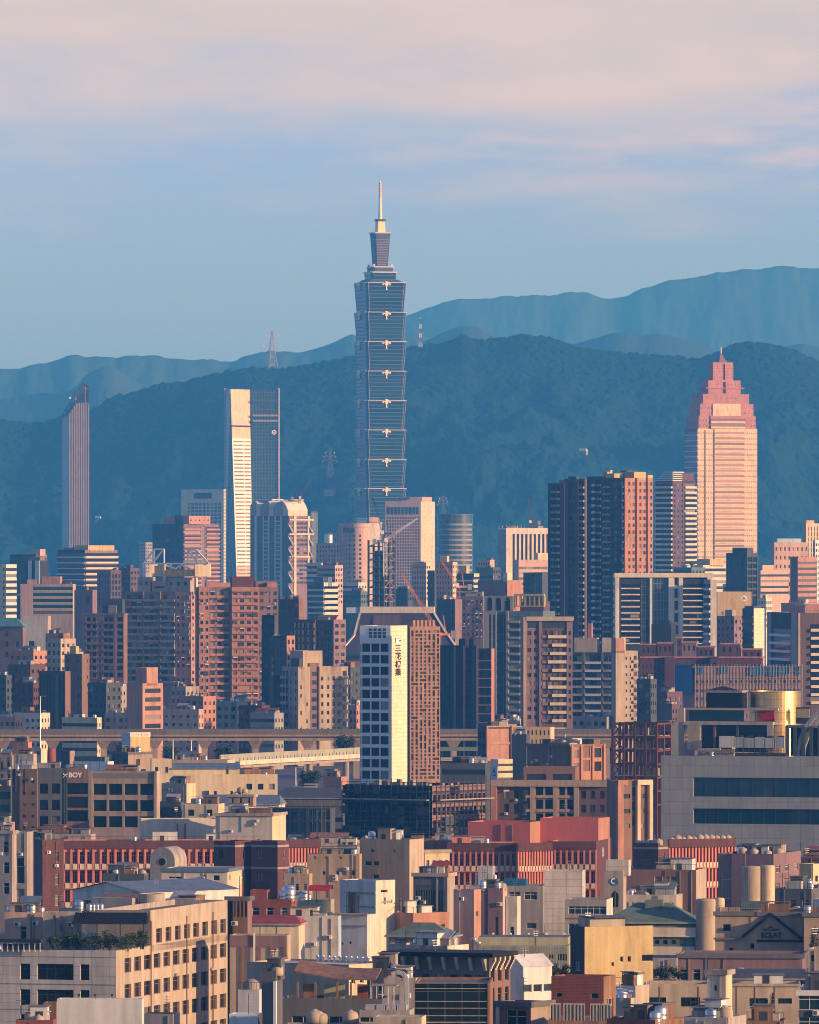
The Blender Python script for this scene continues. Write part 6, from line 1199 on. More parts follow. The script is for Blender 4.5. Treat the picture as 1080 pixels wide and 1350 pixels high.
    s = B('tank_house', 'tan roof tank house with three upright panels right of the cream hut', 2200, 301, 334, 338, 1048, 12, 'warm concrete', G(3, 4, .25, .6, mt=.5, gl='dark window'), None, 'warm concrete', 1085, cap='stained concrete', fin=False); tanks(s, ((.45, .4), (.6, .4)), 'white water tank on the tan roof tank house', 'tanks on the tan tank house', z=s.h); s.finish()
    s = B('shed', 'white shed with a pale blue roof right of the tan tank house', 2240, 268, 368, 376, 1060, 8, 'white panel', None, None, 'white panel', par=0, fin=False); hip(s, .4, 2.2, 'blue metal', .9); s.finish()
    # dark roofs below the guideway
    s = B('shed', 'wide dark roofed shed between the cream works and the black scaffolding', 2330, 366, 452, 458, 1052, 6, 'dark concrete', BN(3, .4), None, 'slate', par=0, fin=False); hip(s, .5, 2.6, 'slate', .8); s.finish()
    B('low_building', 'low maroon shed roof under the pale guideway', 2480, 378, 418, 424, 1041, 10, 'rust metal', None, None, 'rust metal')
    B('house', 'salmon box hut with a frame top under the pale guideway', 2460, 426, 450, 457, 1024, 30, 'salmon tile', G(2, 4, .2, .3), None, 'salmon tile')
    s = B('glass_works', 'grey glass front under light scaffolding left of the black scaffolding', 2180, 349, 436, 442, 1066, 6, 'slate', G(8, 3.2, .85, .8, gl='blue glass', mt=.5), None, 'slate', 1110, fin=False)
    f, w = FS(s)['F']; m = MB()
    for i in range(16): m.bar(f.P(w * i / 15, 0, 1), f.P(w * i / 15, s.h + 1.5, 1), .1, 'rust metal')
    for q in range(5): m.bar(f.P(0, s.h - q * 2, 1.1), f.P(w, s.h - q * 2, 1.1), .1, 'dark metal')
    m.build('scaffold', s.root); s.finish()
    s = B('guideway_station', 'grey low station roofs at the foot of the lattice faced tower', 2550, 582, 640, 652, 1006, 8, 'slate', BN(3, .5), None, 'slate', 1035, 4)
    # black scaffolded building
    s = B('scaffolded_building', 'broad building wrapped in black scaffolding below the lettered tower', 2260, 455, 570, 641, 1036, 35, 'near black', G(20, 3.3, .55, .6, gl='dark window', mt=2), G(12, 3.3, .6, .6, gl='dark window', mt=2), 'mauve tile', 1115, fin=False)
    for k in ('F', 'R'):
        f, w = FS(s)[k]; n = int(w / 1.9)
        for lv in range(6):
            m = MB(); za = s.h + .8 - lv * 2.6; m.bar(f.P(0, za, 1.3), f.P(w, za, 1.3), .12, 'dark metal'); m.bar(f.P(0, za - 1.1, 1.3), f.P(w, za - 1.1, 1.3), .1, 'dark metal'); f.box(m, 0, w, za - 2.3, za - 2.2, .5, 1.4, 'slate'); m.build('scaffold_lift', s.root)
        m = MB()
        for i in range(n + 1): m.bar(f.P(w * i / n, 0, 1.42), f.P(w * i / n, s.h + 1.6 + rnd.uniform(-.8, .8), 1.42), .13, 'dark metal')
        m.build('scaffold_poles', s.root)
        r = random.Random(8)
        for i in range(n if k == 'F' else n // 2):
            for lv in range(5):
                if r.random() < (.25 if k == 'F' else .12): m = MB(); f.box(m, w * i / n + .05, w * (i + 1) / n - .05, s.h - 2.4 - lv * 2.6, s.h - .2 - lv * 2.6, 1.16, 1.2, 'slate' if r.random() < .5 else 'near black'); m.build('netting', s.root)
        m = MB(); f.box(m, 0, w, s.z(1055.5), s.z(1054), 1.5, 2.6, 'stained concrete'); m.build('catch_platform', s.root)
    for i in range(20):
        x = rnd.uniform(-.45, .4) * s.a; y = rnd.uniform(-.45, .2) * s.b; s.slab('formwork', x, x + rnd.uniform(.6, 2), y, y + 1, s.h - .9, s.h + rnd.uniform(.0, 1.3), rnd.choice(['rust metal', 'stained concrete', 'warm concrete', 'teal wall']))
    s.finish()
    B('office_building', 'salmon blank block with two recessed panels under the elevated line', 2620, 630, 641, 676, 957, 62, 'slate', G(2, 3.3), [(.06, None, .4), (.88, G(1, 5.2, .95, .85, mt=1.2, dep=.35, gl='salmon tile')), (.06, None, .4)], 'salmon tile', 1010)
    B('office_building', 'slate blank block right of the salmon panelled block', 2560, 675, 694, 698, 968, 20, 'slate', None, None, 'slate', 1030)
    B('low_building', 'yellow low row with small windows just below the elevated line', 2900, 672, 726, 731, 959, 8, 'yellow paint', G(10, 3, .4, .5, mt=.4), None, 'cream paint')
    s = B('sign_building', 'cream banded block edge with a tall white sign panel on its left', 2420, 647, 657, 676, 1001, 55, 'white panel', None, BN(1.9, .35, mt=.6), 'cream paint', 1035, fin=False)
    f, w = FS(s)['F']; m = MB(); f.box(m, .05, w - .1, s.z(1029), s.z(1011.5), .05, .2, 'pale blue paint'); sg = m.build('sign_panel', s.root); lettering(s, 'A', f, w * .52, s.z(1016.5), 1.5, 'letter blue', .24, parent=sg)
    m = MB(); f.box(m, w * .3, w * .78, s.z(1023), s.z(1021.4), .2, .25, 'letter blue'); m.build('sign_mark', sg); s.finish()
    # brown framed building
    s = B('framed_block', 'brown building in a bold grid of tan frames with an upper block behind', 2280, 648, 800, 806, 1030, 6, 'dark brown tile', [(.05, None, 1.4, 'orange tile'), (.04, None), (.25, G(3, 3.6, .5, .6, mt=2, ac=.5, **HW)), (.04, None, 1.1, 'warm concrete'), (.16, G(2, 3.6, .8, .7, mt=1.2, gl='dark window'), .5, 'warm concrete'), (.04, None, 1.1, 'warm concrete'), (.14, G(2, 3.6, .7, .7, mt=1.2, gl='dark window'), .5, 'warm concrete'), (.04, None, 1.1, 'warm concrete'), (.24, G(3, 3.6, .55, .55, mt=2, **HW))], None, 'brown tile', 1112, fin=False)
    f, w = FS(s)['F']; m = MB(); f.box(m, -.3, w + .3, s.h - 1.4, s.h + .3, .003, 1.5, 'warm concrete'); m.build('roof_frame', s.root)
    for zz in (4.4, 8.0, 11.6): m = MB(); f.box(m, w * .3, w * .68, s.h - zz, s.h - zz + .8, .51, 1.05, 'warm concrete'); m.build('frame_beam', s.root)
    s.up('upper_block', .27, .72, .2, .9, 1012, 'brown tile', front=G(2, 4, .75, .5, mt=1)); s.finish()
    s = B('framed_block', 'upper orange brown block with recessed bays behind the bold grid building', 2330, 695, 752, 797, 982, 44, 'brown tile', dict(k='rects', r=[(.27, .62, .72, .82), (.27, .62, .4, .5)]), [(.05, None, .5), (.2, G(1, 3.6, .7, .6, mt=1)), (.05, None, .5), (.25, G(1, 3.6, .75, .85, mt=1, gl='brown tile', dep=.3)), (.05, None, .5), (.25, G(1, 3.6, .75, .7, mt=1.0)), (.05, None, .5)], 'orange tile', 1035, cap='brown tile')
    s = B('framed_block', 'brown wing with two sunlit orange portal frames left of the steel skeleton', 2250, 800, 812, 858, 1029, 62, 'brown tile', None, [(.16, None, 1.2, 'orange tile'), (.3, G(1, 3.8, .7, .3, mt=2.0)), (.1, G(1, 3.8, .8, .6, gl='dark window')), (.09, None, 1.2, 'cream paint'), (.26, G(1, 3.8, .8, .3, mt=2)), (.09, None, 1.2, 'cream paint')], 'brown tile', 1112, fin=False)
    f, w = FS(s)['R']; m = MB(); f.box(m, 0, w * .28, s.h - 1.2, s.h + .1, .003, 1.25, 'orange tile'); m.build('portal_head', s.root); m = MB(); f.box(m, w * .56, w, s.h - 1.2, s.h + .1, .003, 1.25, 'cream paint'); m.build('portal_head', s.root); s.finish()
    # steel skeleton
    s = Bld('steel_skeleton', 'rust red steel skeleton of a building beside the grey panelled block', 2350, 808, 866, 884, 953, 20); m = MB(); zt = s.h
    for i in range(5):
        for j in range(3):
            x, y = -s.a / 2 + s.a * i / 4, -s.b / 2 + s.b * j / 2; m = MB(); m.box(x - .3, x + .3, y - .3, y + .3, 0, zt, 'red steel'); m.build('steel_column', s.root)
    for k in range(7):
        zz = zt - .6 - k * 3.6; m = MB()
        for j in range(3): y = -s.b / 2 + s.b * j / 2; m.box(-s.a / 2, s.a / 2, y - .2, y + .2, zz, zz + .6, 'red steel')
        for i in range(5): x = -s.a / 2 + s.a * i / 4; m.box(x - .18, x + .18, -s.b / 2, s.b / 2, zz + .05, zz + .5, 'red steel')
        m.build('steel_floor', s.root)
        if k in (1, 2, 4): s.slab('floor_deck', -s.a / 2, s.a / 2, -s.b / 4, s.b / 2, zz + .6, zz + .75, 'stained concrete'); s.slab('stored_panels', -s.a * .3 + k, s.a * .05 + k, 0, 1.5, zz + .76, zz + 2.8, 'grey concrete')
    m = MB(); f, w = FS(s)['F']
    for k in range(5): za = zt - k * 3.6; m.bar(f.P(0, za - 3.6, .1), f.P(w * .25, za, .1), .3, 'red steel'); m.bar(f.P(w * .25, za - 3.6, .1), f.P(0, za, .1), .3, 'red steel')
    m.build('brace', s.root); s.wall.box(-.1, .1, 0, .2, 0, .1, 'red steel'); s.finish()
    # grey panelled block and its roof
    s = B('panelled_block', 'large grey panelled block with two long dark ribbon windows on the right', 2100, 872, 1120, 1124, 998, 17, 'grey panel', [(.17, None), (.83, dict(k='px', r=[(.02, 40.5, 5.15, 9.75), (.02, 40.5, 12.6, 16.25)], gl='teal window', dep=.5, nm=14, fr='dark metal', cross=False))], None, 'grey panel', 1110, par=.5, fin=False)
    f, w = FS(s)['F']; rf = s.h - .5; z = s.z
    def X(x): return (x - 996) / F * 2100
    def rb(name, x0, x1, y0, y1, yt, yb, mat): return s.slab(name, X(x0), X(x1), -s.b / 2 + y0, -s.b / 2 + y1, z(yb) if yb else rf, z(yt), mat)
    rb('roof_pavilion_floor', 893, 1016, 3, 12, 953, 957, 'beige stucco'); rb('pavilion_wall', 899, 916, 3, 3.6, 957.1, 991, 'beige stucco'); rb('pavilion_wall', 1008, 1016, 3, 3.6, 957.1, 991, 'stained concrete')
    rb('pavilion_glass', 916.2, 1007.8, 4.5, 5, 957.1, 993, 'dark window'); rb('pavilion_column', 934, 937, 3.4, 4, 957.1, 990, 'brown tile'); rb('pavilion_column', 965, 968, 3.4, 4, 957.1, 990, 'slate')
    rb('screen_wall', 885, 893, 4, 5, 935, 998, 'beige stucco'); rb('upper_beam', 885, 1017, 7, 8.5, 935, 938, 'beige stucco'); rb('upper_glass', 893, 968, 8.6, 9, 938.1, 953, 'teal window'); rb('upper_room', 915, 963, 9.5, 15, 915, 938, 'dark window'); rb('upper_roof', 912, 965, 9.2, 15.3, 912, 914.8, 'grey concrete')
    m = MB(); m.poly([(X(914), -s.b / 2 + 9.3, z(912)), (X(962), -s.b / 2 + 9.3, z(912)), (X(938), -s.b / 2 + 9.3, z(906))], 'dark metal'); m.build('roof_gable', s.root)
    rb('vent_block', 915, 946, 1.5, 3, 988, 998, 'grey panel'); rb('roof_duct', 946, 1035, 2, 3, 994, 998.5, 'dark metal'); rb('cooling_unit', 944, 963, 2, 4.5, 972, 987, 'white panel')
    for i in range(5): rb('cooling_tower', 964 + i * 14, 977 + i * 14, 2.2, 5, 973 + (i % 2), 987, 'sheet metal'); rb('cooling_fan', 967 + i * 14, 974 + i * 14, 2.7, 4.3, 971, 973.5 + (i % 2), 'dark metal')
    for i in range(12): rb('duct_post', 944 + i * 8, 944.8 + i * 8, 2.1, 2.3, 987, 998, 'dark metal')
    m = MB(); m.lathe((X(999), -s.b / 2 + 17), [(6.15, 8), (6.15, z(913)), (5.7, z(913)), (5.7, z(914)), (0, z(914))], 'gold', 48); m.build('gold_drum', s.root, False)
    rb('red_panel', 987, 1008, 10.0, 10.4, 937.5, 955, 'red fabric'); rb('canopy', 973, 1017, 9.2, 10.6, 934.5, 937.2, 'grey concrete')
    rb('lit_hoarding', 1035, 1053, 12, 12.3, 936, 948, 'yellow paint'); rb('hoarding_frame', 1034, 1054, 12.4, 12.6, 934, 956, 'dark metal')
    for i, (x0, r) in enumerate(((1049, 15), (1055, 15), (1063, 15))):
        m = MB(); n = 12; cx, cz = X(x0 + 78 - i * 3), z(1000)
        for q in range(n):
            a0, a1 = math.pi * (1 - .5 * q / n), math.pi * (1 - .5 * (q + 1) / n); rx, rz = X(x0 + 78) - X(x0 + i * 2), z(922 + i * 3) - cz
            m.bar((cx + rx * math.cos(a0), -s.b / 2 + 4 + i * 1.6, cz + rz * math.sin(a0)), (cx + rx * math.cos(a1), -s.b / 2 + 4 + i * 1.6, cz + rz * math.sin(a1)), .7, 'sheet metal', 1.0)
        m.build('arch_rib', s.root)
    for i in range(5): rb('arch_pier', 1033 + i * 11, 1037 + i * 11, 3, 4, 958, 998, 'slate')
    rb('arch_gallery', 1032, 1085, 4.2, 6, 957, 961, 'grey concrete'); rb('arch_glass', 1036, 1085, 6.1, 6.5, 961.2, 998, 'dark window')
    s.clutter(2, 5, z=rf); s.finish()
    B('hall', 'dark glass hall standing behind the rust red steel skeleton', 2500, 862, 884, 894, 957, 20, 'slate', BN(3.6, .6, gl='teal window'), None, 'slate', 1010)

def school():
    # ---- long red school: coral bays with white sills
    D = 1900; bay = dict(k='grid', c=24, fl=4.15, ww=.62, wh=.62, mt=2.0, sill=.3, gl='window', fr='coral trim', nm=2, dep=.45)
    def wing(label, x0, xc, x1, y, t, n, D, wall='coral trim', side=None, sw='maroon brick', yl=1205, faces='F'):
        s = Bld('school_wing', label, D, x0, xc, x1, y, t, 'wings of the long red school', ylow=yl); st = dict(bay, c=n)
        s.body(wall, front=st if 'F' in faces else side, side=st if 'R' in faces else (side if 'F' in faces else None), swall=sw, par=.9)
        for k in faces:
            f, w = FS(s)[k]; m = MB(); f.box(m, -.1, w + .1, s.h - 1.7, s.h + .1, .003, .45, 'maroon brick'); m.build('parapet', s.root)
            rows = int((s.h - 2.0 - s.zl - .2) / 4.15)
            for r in range(rows):
                zb = s.h - 2.0 - 4.15 * (r + 1); cw = w / n
                for i in range(n):
                    if len([c for c in s.root.children if c.name.startswith('sill')]) < 90:
                        m = MB(); f.box(m, i * cw + cw * .2, i * cw + cw * .8, zb + .15, zb + 1.2, .01, .5, 'pale cream'); m.build('sill', s.root)
                m = MB(); f.box(m, 0, w, zb - .1, zb + .12, .01, .7, 'coral trim'); m.build('ledge', s.root)
            m = MB()
            for i in range(n + 1): f.box(m, i * w / n - .18, i * w / n + .18, max(0, s.zl - 4), s.h - 1.8, .003, .38, wall)
            m.build('pilaster', s.root)
        return s
    s = B('school_block', 'maroon end block of the red school with a dark left face and pale bands', 1880, 36, 56, 84, 1107, -30, 'maroon brick', dict(k='rects', r=[(.6, .78, .74, .86), (.6, .78, .48, .6), (.6, .78, .24, .36)]), None, 'plum tile', 1200, cap=None)
    s = wing('left coral school wing with many window bays and white sills behind the round arch wall', 82, 84, 346, 1109, -4, 27, 1905); s.clutter(2, 2); s.finish()
    def tower(label, x0, xc, x1, D=1870, y=1109):
        s = Bld('school_block', label, D, x0, xc, x1, y, 28, 'maroon blocks of the red school', ylow=1205); s.body('maroon brick', front=dict(k='rects', r=[(.25, .33, .80, .89), (.36, .44, .80, .89), (.25, .33, .55, .64), (.36, .44, .55, .64), (.25, .33, .30, .39)]), side=dict(k='rects', r=[(.5, .68, .8, .89), (.5, .68, .55, .64), (.5, .68, .3, .39)]), swall='maroon brick')
        for q in (.93, .68): 
            for k in ('F', 'R'): f, w = FS(s)[k]; m = MB(); f.box(m, 0, w, s.h * q, s.h * q + .45, .003, .06, 'grey concrete'); m.build('pale_band', s.root)
        return s
    tower('left maroon school block with pale bands beside the coral wing', 282, 310, 331).finish(); tower('right maroon school block with pale bands beside the coral wing', 331, 366, 381).finish()
    s = wing('short coral school wing seen at a slant right of the maroon blocks', 378, 381, 422, 1107, 70, 10, 1890, faces='R'); s.finish()
    s = wing('middle coral school wing under the pink blank penthouses', 590, 681, 684, 1112, 3, 12, 1920, faces='F'); s.clutter(2, 3); s.finish()
    s = wing('slanting coral school wing between the middle front and the cream tiled box', 681, 683, 727, 1112, 68, 12, 1918, faces='R'); s.finish()
    s = wing('coral school wing front right of the slanting wing, ending in a maroon corner', 724, 786, 806, 1110, 8, 8, 1927, faces='F', side=dict(k='rects', r=[(.4, .6, .78, .9)])); s.finish()
    s = tower('maroon school block with paired windows right of the emblem tower', 835, 868, 881, 1870, 1112); tanks(s, ((.1, .3), (.3, .3), (.5, .3), (.75, .3), (.9, .3)), 'white domed tank on the maroon school block right of the emblem tower', 'tanks on the right maroon block'); s.finish()
    s = wing('right coral school wing seen at a slant, glowing red with a row of tanks above', 880, 882, 969, 1107, 66, 20, 1880, faces='R'); tanks(s, [(.3 + .03 * (i % 2), .06 + .085 * i) for i in range(11)], 'white domed tank in the row above the glowing right school wing', 'row of tanks on the right coral wing', sc=.7); s.finish()
    s = B('penthouse_block', 'left pink blank penthouse with rusty pipes on the red school', 1935, 617, 699, 718, 1084, 16, 'coral paint', dict(k='rects', r=[(.25, .3, .55, .62)]), None, 'orange tile', 1115, fin=False)  # sunlight on the right side is put into its orange tile colour
    f, w = FS(s)['F']; bars(s, f, w, (.5, .53, .71), s.h - 4.8, s.h - .6, .02, .2, .22, 'rust metal', 'pipe'); s.finish()
    s = B('penthouse_block', 'right pink blank penthouse with a dark slot window and a small roof mast', 1940, 712, 789, 804, 1079, 14, 'coral paint', dict(k='rects', r=[(.42, .6, .62, .7)]), None, 'orange tile', 1115, fin=False)  # right side again coloured orange for the sunlight on it
    m = MB(); m.bar((s.a * .3, 0, s.h - 1), (s.a * .3, 0, s.h + 3), .15, 'dark metal'); m.bar((s.a * .3 - 1.2, 0, s.h - 1), (s.a * .3, 0, s.h + 2), .1, 'dark metal'); m.bar((s.a * .3 + 1.2, 0, s.h - 1), (s.a * .3, 0, s.h + 2), .1, 'dark metal'); m.build('mast', s.root); s.finish()
    # cream roof blocks behind the school
    s = B('roof_hall', 'cream blank hall with two small air units behind the left school wing', 2020, 184, 186, 286, 1080, -4, 'pale cream', dict(k='rects', r=[(.22, .26, .4, .5), (.68, .72, .4, .5)]), None, 'pale cream', 1115, fin=False); f, w = FS(s)['F']; bars(s, f, w, (.48, .58), s.h - 6, s.h - 1, .02, .25, .3, 'rust metal', 'pipe'); s.finish()
    s = B('roof_hall', 'cream blank hall with a barred vent and a sunlit right side behind the school', 2000, 284, 359, 377, 1073, 12, 'pale cream', dict(k='rects', r=[(.36, .58, .3, .44)]), None, 'cream paint', 1115, cap='stained concrete'); 
    s = Bld('tank_roof', 'low roof crowded with tanks right of the cream halls', 1930, 340, 475, 480, 1112, 5, ylow=1120); s.body('stained concrete')
    tanks(s, [(.47, .2), (.54, .2), (.74, .3), (.9, .3), (.96, .3)], 'white tank on the crowded low roof right of the cream halls', 'tanks on the crowded roof'); tanks(s, [(.34, .2), (.42, .2), (.82, .2)], 'steel tank on the crowded low roof right of the cream halls', 'steel tanks on the crowded roof', 'steel'); s.clutter(5, 6); s.finish()
    s = Bld('tank_roof', 'dark low roof with scattered tanks before the black scaffolding', 1960, 470, 600, 606, 1108, 5, ylow=1120); s.body('rust metal'); tanks(s, [(.08, .3), (.15, .3), (.3, .4), (.62, .3), (.86, .3)], 'white tank on the dark low roof before the black scaffolding', 'tanks on the dark low roof'); s.clutter(5, 11); s.finish()
    # left edge next to the school
    s = B('apartment_block', 'grey ornate apartment edge with paired windows at the left frame edge', 1830, -14, 16, 20, 1096, 15, 'grey concrete', G(2, 4.3, .5, .55, mt=1.5, gl='dark window'), None, 'stained concrete', 1200, cap='stained concrete')
    B('apartment_block', 'orange topped low roof behind the grey ornate edge building', 1900, -14, 14, 18, 1084, 15, 'salmon tile', None, None, 'salmon tile')
    B('wall_block', 'pale concrete slab wall between the ornate edge building and the school', 1840, 18, 36, 44, 1097, 12, 'stained concrete', dict(k='rects', r=[(.2, .8, .5, .75), (.2, .8, .2, .45)]), None, 'stained concrete', 1200)
    B('low_roof', 'long low roof between the edge building and the framed office, cluttered with boxes', 2000, 20, 120, 126, 1100, 10, 'stained concrete', None, None, 'stained concrete', n=6)

def works():
    # ---- tan office and neighbours
    s = B('tan_office', 'tall tan stucco office with small windows, its right side sunlit', 1750, 474, 540, 559, 1107, 22, 'tan stucco', dict(k='px', r=[(2.4, 3.1, 2, 2.7), (7.1, 7.8, 2, 2.7), (1.1, 2.6, 4.4, 5.3), (2.9, 4.2, 4.4, 5.3), (2.9, 4.2, 7, 7.9)], fr='silver trim'), dict(k='rects', r=[(.4, .6, .55, .62)]), 'beige stucco', 1200, fin=False); s.clutter(3, 12); s.finish()
    B('tan_office', 'lower tan wing with a row of small windows left of the tall tan office', 1745, 405, 474, 477, 1126, 8, 'tan stucco', dict(k='px', r=[(1.2, 1.8, .5, 1), (3.5, 4.1, .5, 1), (6.4, 7.0, .5, 1), (3, 3.7, 3.4, 4.2), (5.8, 6.4, 3.4, 4.3), (6.7, 7.9, 3.2, 4.3), (8.6, 9.6, 3.2, 4.3), (.8, 2, 6.2, 7), (4.2, 5.2, 6.2, 7), (6.6, 7.6, 6.2, 7)], fr='silver trim'), None, 'tan stucco', 1200, n=2)
    B('tan_office', 'lowest tan wing beside the red awning', 1740, 376, 408, 412, 1152, 10, 'tan stucco', G(3, 3.3, .4, .4, mt=1), None, 'tan stucco', 1195)
    s = B('roof_room', 'white blank room on the lower tan wing', 1765, 441, 472, 475, 1117, 8, 'pale cream', None, None, 'pale cream', 1130)
    s = B('gallery_block', 'sunlit cream block with open galleries right of the tall tan office', 1790, 556, 560, 593, 1121, 70, 'tan stucco', None, [(1, G(4, 3.2, .5, .5, mt=1.4, bal=BAL('beige stucco', .6, .8)))], 'cream paint', 1200, cap='beige stucco')
    s = B('glass_front_block', 'grey fronted block with tall glazed bars under a tan fascia', 1620, 545, 590, 600, 1152, 16, 'dark concrete', [(.05, None), (.9, PR(12, 3.3, .18, gl='green glass', mt=2.2, spm='grey concrete')), (.05, None)], None, 'stained concrete', 1210, cap='beige stucco')
    B('house', 'salmon low house with white windows left of the pink blank block', 1480, 500, 545, 592, 1204, 50, 'salmon tile', None, G(3, 3.2, .3, .4, mt=1), 'orange tile', 1240)
    # white tower with pipes
    s = B('white_tower', 'tall stained white stair tower with pipes and a sunlit right side carrying faint sign marks', 1480, 448, 496, 521, 1161, 40, 'white panel', [(.12, None), (.08, None, .25), (.3, None), (.5, None, .1)], dict(k='px', r=[(1.2, 3, 1.6, 2.1), (2, 2.5, 2.9, 4.1)], gl='dark window'), 'pale cream', 1265, fin=False)
    f, w = FS(s)['F']; bars(s, f, w, (.3, .35, .42), s.h - 9, s.h - 2, .1, .45, .3, 'rust metal', 'pipe')
    for q in (2.2, 4.5, 6.8): m = MB(); f.box(m, w * .15, w, s.h - q, s.h - q + .18, .11, .3, 'stained concrete'); m.build('ledge', s.root)
    m = MB(); f.box(m, w * .38, w * .55, s.h - 8, s.h - 2.5, .11, .16, 'stained concrete'); m.build('stain_panel', s.root)
    f, w = FS(s)['R']; r = random.Random(5)
    for i in range(6): m = MB(); f.box(m, w * (.28 + .1 * i), w * (.35 + .1 * i), s.z(1191.5), s.z(1188 - (i == 5)), .01, .05, 'mauve tile' if i == 5 else 'stained concrete'); m.build('sign_mark', s.root)
    s.finish()
    s = B('white_block', 'white panelled lower block in front of the stair tower with piping', 1440, 437, 484, 496, 1206, 20, 'white panel', dict(k='px', r=[(1.2, 1.6, 4.6, 5), (1.7, 2.1, 4.6, 5), (3.1, 3.5, 4.4, 4.9)], gl='dark window'), None, 'pale cream', 1262, fin=False)
    f, w = FS(s)['F']; m = MB(); f.box(m, 0, w, s.h - 1.9, s.h - 1.75, .01, .2, 'stained concrete'); m.build('ledge', s.root); m = MB(); f.box(m, -.2, w + .2, s.h - .1, s.h + .15, .003, .4, 'yellow paint'); m.build('coping', s.root); s.finish()
    s = B('white_house', 'white house with dark doors under a grey pitched roof left of the white tower', 1430, 372, 432, 438, 1227, 8, 'pale cream', dict(k='px', r=[(5.2, 6.2, .8, 2.2), (6.4, 6.8, .8, 2.2), (.2, .2001, 3, 3.1), (1.6, 2.4, .9, 2.3)], gl='dark window', fr='white metal'), None, 'white panel', 1260, par=0, fin=False); hip(s, .4, 1.4, 'green metal', .85); f, w = FS(s)['F']; m = MB()
    for i in range(20): m.bar(f.P(w * i / 19, s.h - 3.6, 1.2), f.P(w * i / 19, s.h - 2.7, 1.2), .05, 'teal wall')
    m.bar(f.P(0, s.h - 2.7, 1.2), f.P(w, s.h - 2.7, 1.2), .07, 'teal wall'); m.build('railing', s.root); s.finish()
    s = B('brick_house', 'red brick house with white framed arches and steel tanks on its roof', 1560, 328, 384, 392, 1186, 10, 'red brick', G(3, 3.2, .5, .5, mt=.8, gl='dark window', fr='white metal'), None, 'red brick', 1215, fin=False); tanks(s, ((.78, .4), (.9, .4), (.84, .7)), 'tall steel tank on the red brick house', 'steel tanks on the brick house', 'steel', sc=1.1); s.up('roof_house', .0, .4, .2, .9, 1174, 'red brick', front=G(2, 3, .4, .5)); s.finish()
    s = B('awning_house', 'low house with a red awning over its roof terrace', 1600, 392, 436, 441, 1186, 8, 'grey green paint', None, None, 'grey green paint', fin=False); f, w = FS(s)['F']
    m = MB(); m.hexa([f.P(w * .35, s.h + 1.6, 1.2), f.P(w, s.h + 1.6, 1.2), f.P(w, s.h + 2.2, -1), f.P(w * .35, s.h + 2.2, -1), f.P(w * .35, s.h + 1.9, 1.2), f.P(w, s.h + 1.9, 1.2), f.P(w, s.h + 2.6, -1), f.P(w * .35, s.h + 2.6, -1)], 'red fabric'); m.build('awning', s.root); bars(s, f, w, (.37, .6, .98), s.h - .5, s.h + 1.6, .9, 1.0, .1, 'dark metal', 'awning_post'); tanks(s, ((.06, .4), (.16, .4), (.26, .5)), 'steel tank beside the red awning', 'steel tanks by the red awning', 'steel'); s.finish()
    # arch wall and long shed
    D = 1760; p = mk(214, 1155, D); r = empty('arched_hall', (p.x, p.y, 0), R(-16), 'round headed concrete hall with one round dark window in its end wall', 'building'); m = MB(); z0, zt = 0, zat(1117, D); w = 2.6; n = 14; zc = zt - w
    arc = [(w * math.cos(math.pi * i / n), zc + w * math.sin(math.pi * i / n)) for i in range(n + 1)]
    m.poly([(-w, 0, 0), (w, 0, 0)] + [(x, 0, z) for x, z in arc], 'grey concrete')
    for i in range(n): (x, z), (x2, z2) = arc[i], arc[i + 1]; m.poly([(x, 0, z), (x, 8, z), (x2, 8, z2), (x2, 0, z2)], 'stained concrete')
    m.poly([(w, 0, 0), (w, 8, 0), (w, 8, zc), (w, 0, zc)], 'stained concrete'); m.poly([(-w, 8, 0), (-w, 0, 0), (-w, 0, zc), (-w, 8, zc)], 'stained concrete'); m.poly([(w, 8, 0), (-w, 8, 0)] + [(x, 8, z) for x, z in arc[::-1]], 'stained concrete'); m.build('wall', r)
    m = MB(); c = [(.0 + .75 * math.cos(i * math.pi / 12), -.06, zt - 2.9 + .75 * math.sin(i * math.pi / 12)) for i in range(24)]; m.poly(c, 'dark window'); m.build('round_window', r)
    m = MB()
    for i in range(24): a, b = i * math.pi / 12, (i + 1) * math.pi / 12; m.poly([(.75 * math.cos(a), -.08, zt - 2.9 + .75 * math.sin(a)), (.75 * math.cos(b), -.08, zt - 2.9 + .75 * math.sin(b)), (.95 * math.cos(b), -.03, zt - 2.9 + .95 * math.sin(b)), (.95 * math.cos(a), -.03, zt - 2.9 + .95 * math.sin(a))], 'stained concrete')
    m.build('window_ring', r)
    s = B('plant_room', 'dark slate plant room with glinting machinery left of the arched hall', 1740, 136, 190, 196, 1152, 8, 'slate', BN(2.4, .4, mt=.6), None, 'slate', 1180, n=5)
    s = B('white_house', 'white two storey house with flat blue roof slab right of the arched hall', 1690, 213, 300, 319, 1146, 10, 'pale cream', dict(k='px', r=[(1.3, 4, 1.5, 1.9), (1.3, 4, 2.7, 3.4), (7.6, 8.9, 1.2, 2.2), (10.1, 11.4, 1.2, 2.2), (10, 11.4, 3.9, 4.6)], gl='dark window'), dict(k='px', r=[(1.5, 3, 1.2, 2.2)]), 'cream paint', 1190, par=.1, roof='blue metal', cap='blue metal')
    s = B('long_shed', 'long white shed under a low slate blue roof, pale gable facing left', 1560, 96, 188, 312, 1177, 42, 'white panel', None, BN(3, .3, mt=1.0), 'white panel', 1210, par=0, fin=False); gable(s, .5, 1.7, 'blue metal', 'y'); s.finish()
    s = B('tank_terrace', 'stained low roof terrace carrying a fat concrete drum', 1420, 78, 226, 300, 1199, 20, 'stained concrete', None, None, 'stained concrete', 1230, fin=False); p0 = s.c
    th = R(s.t)
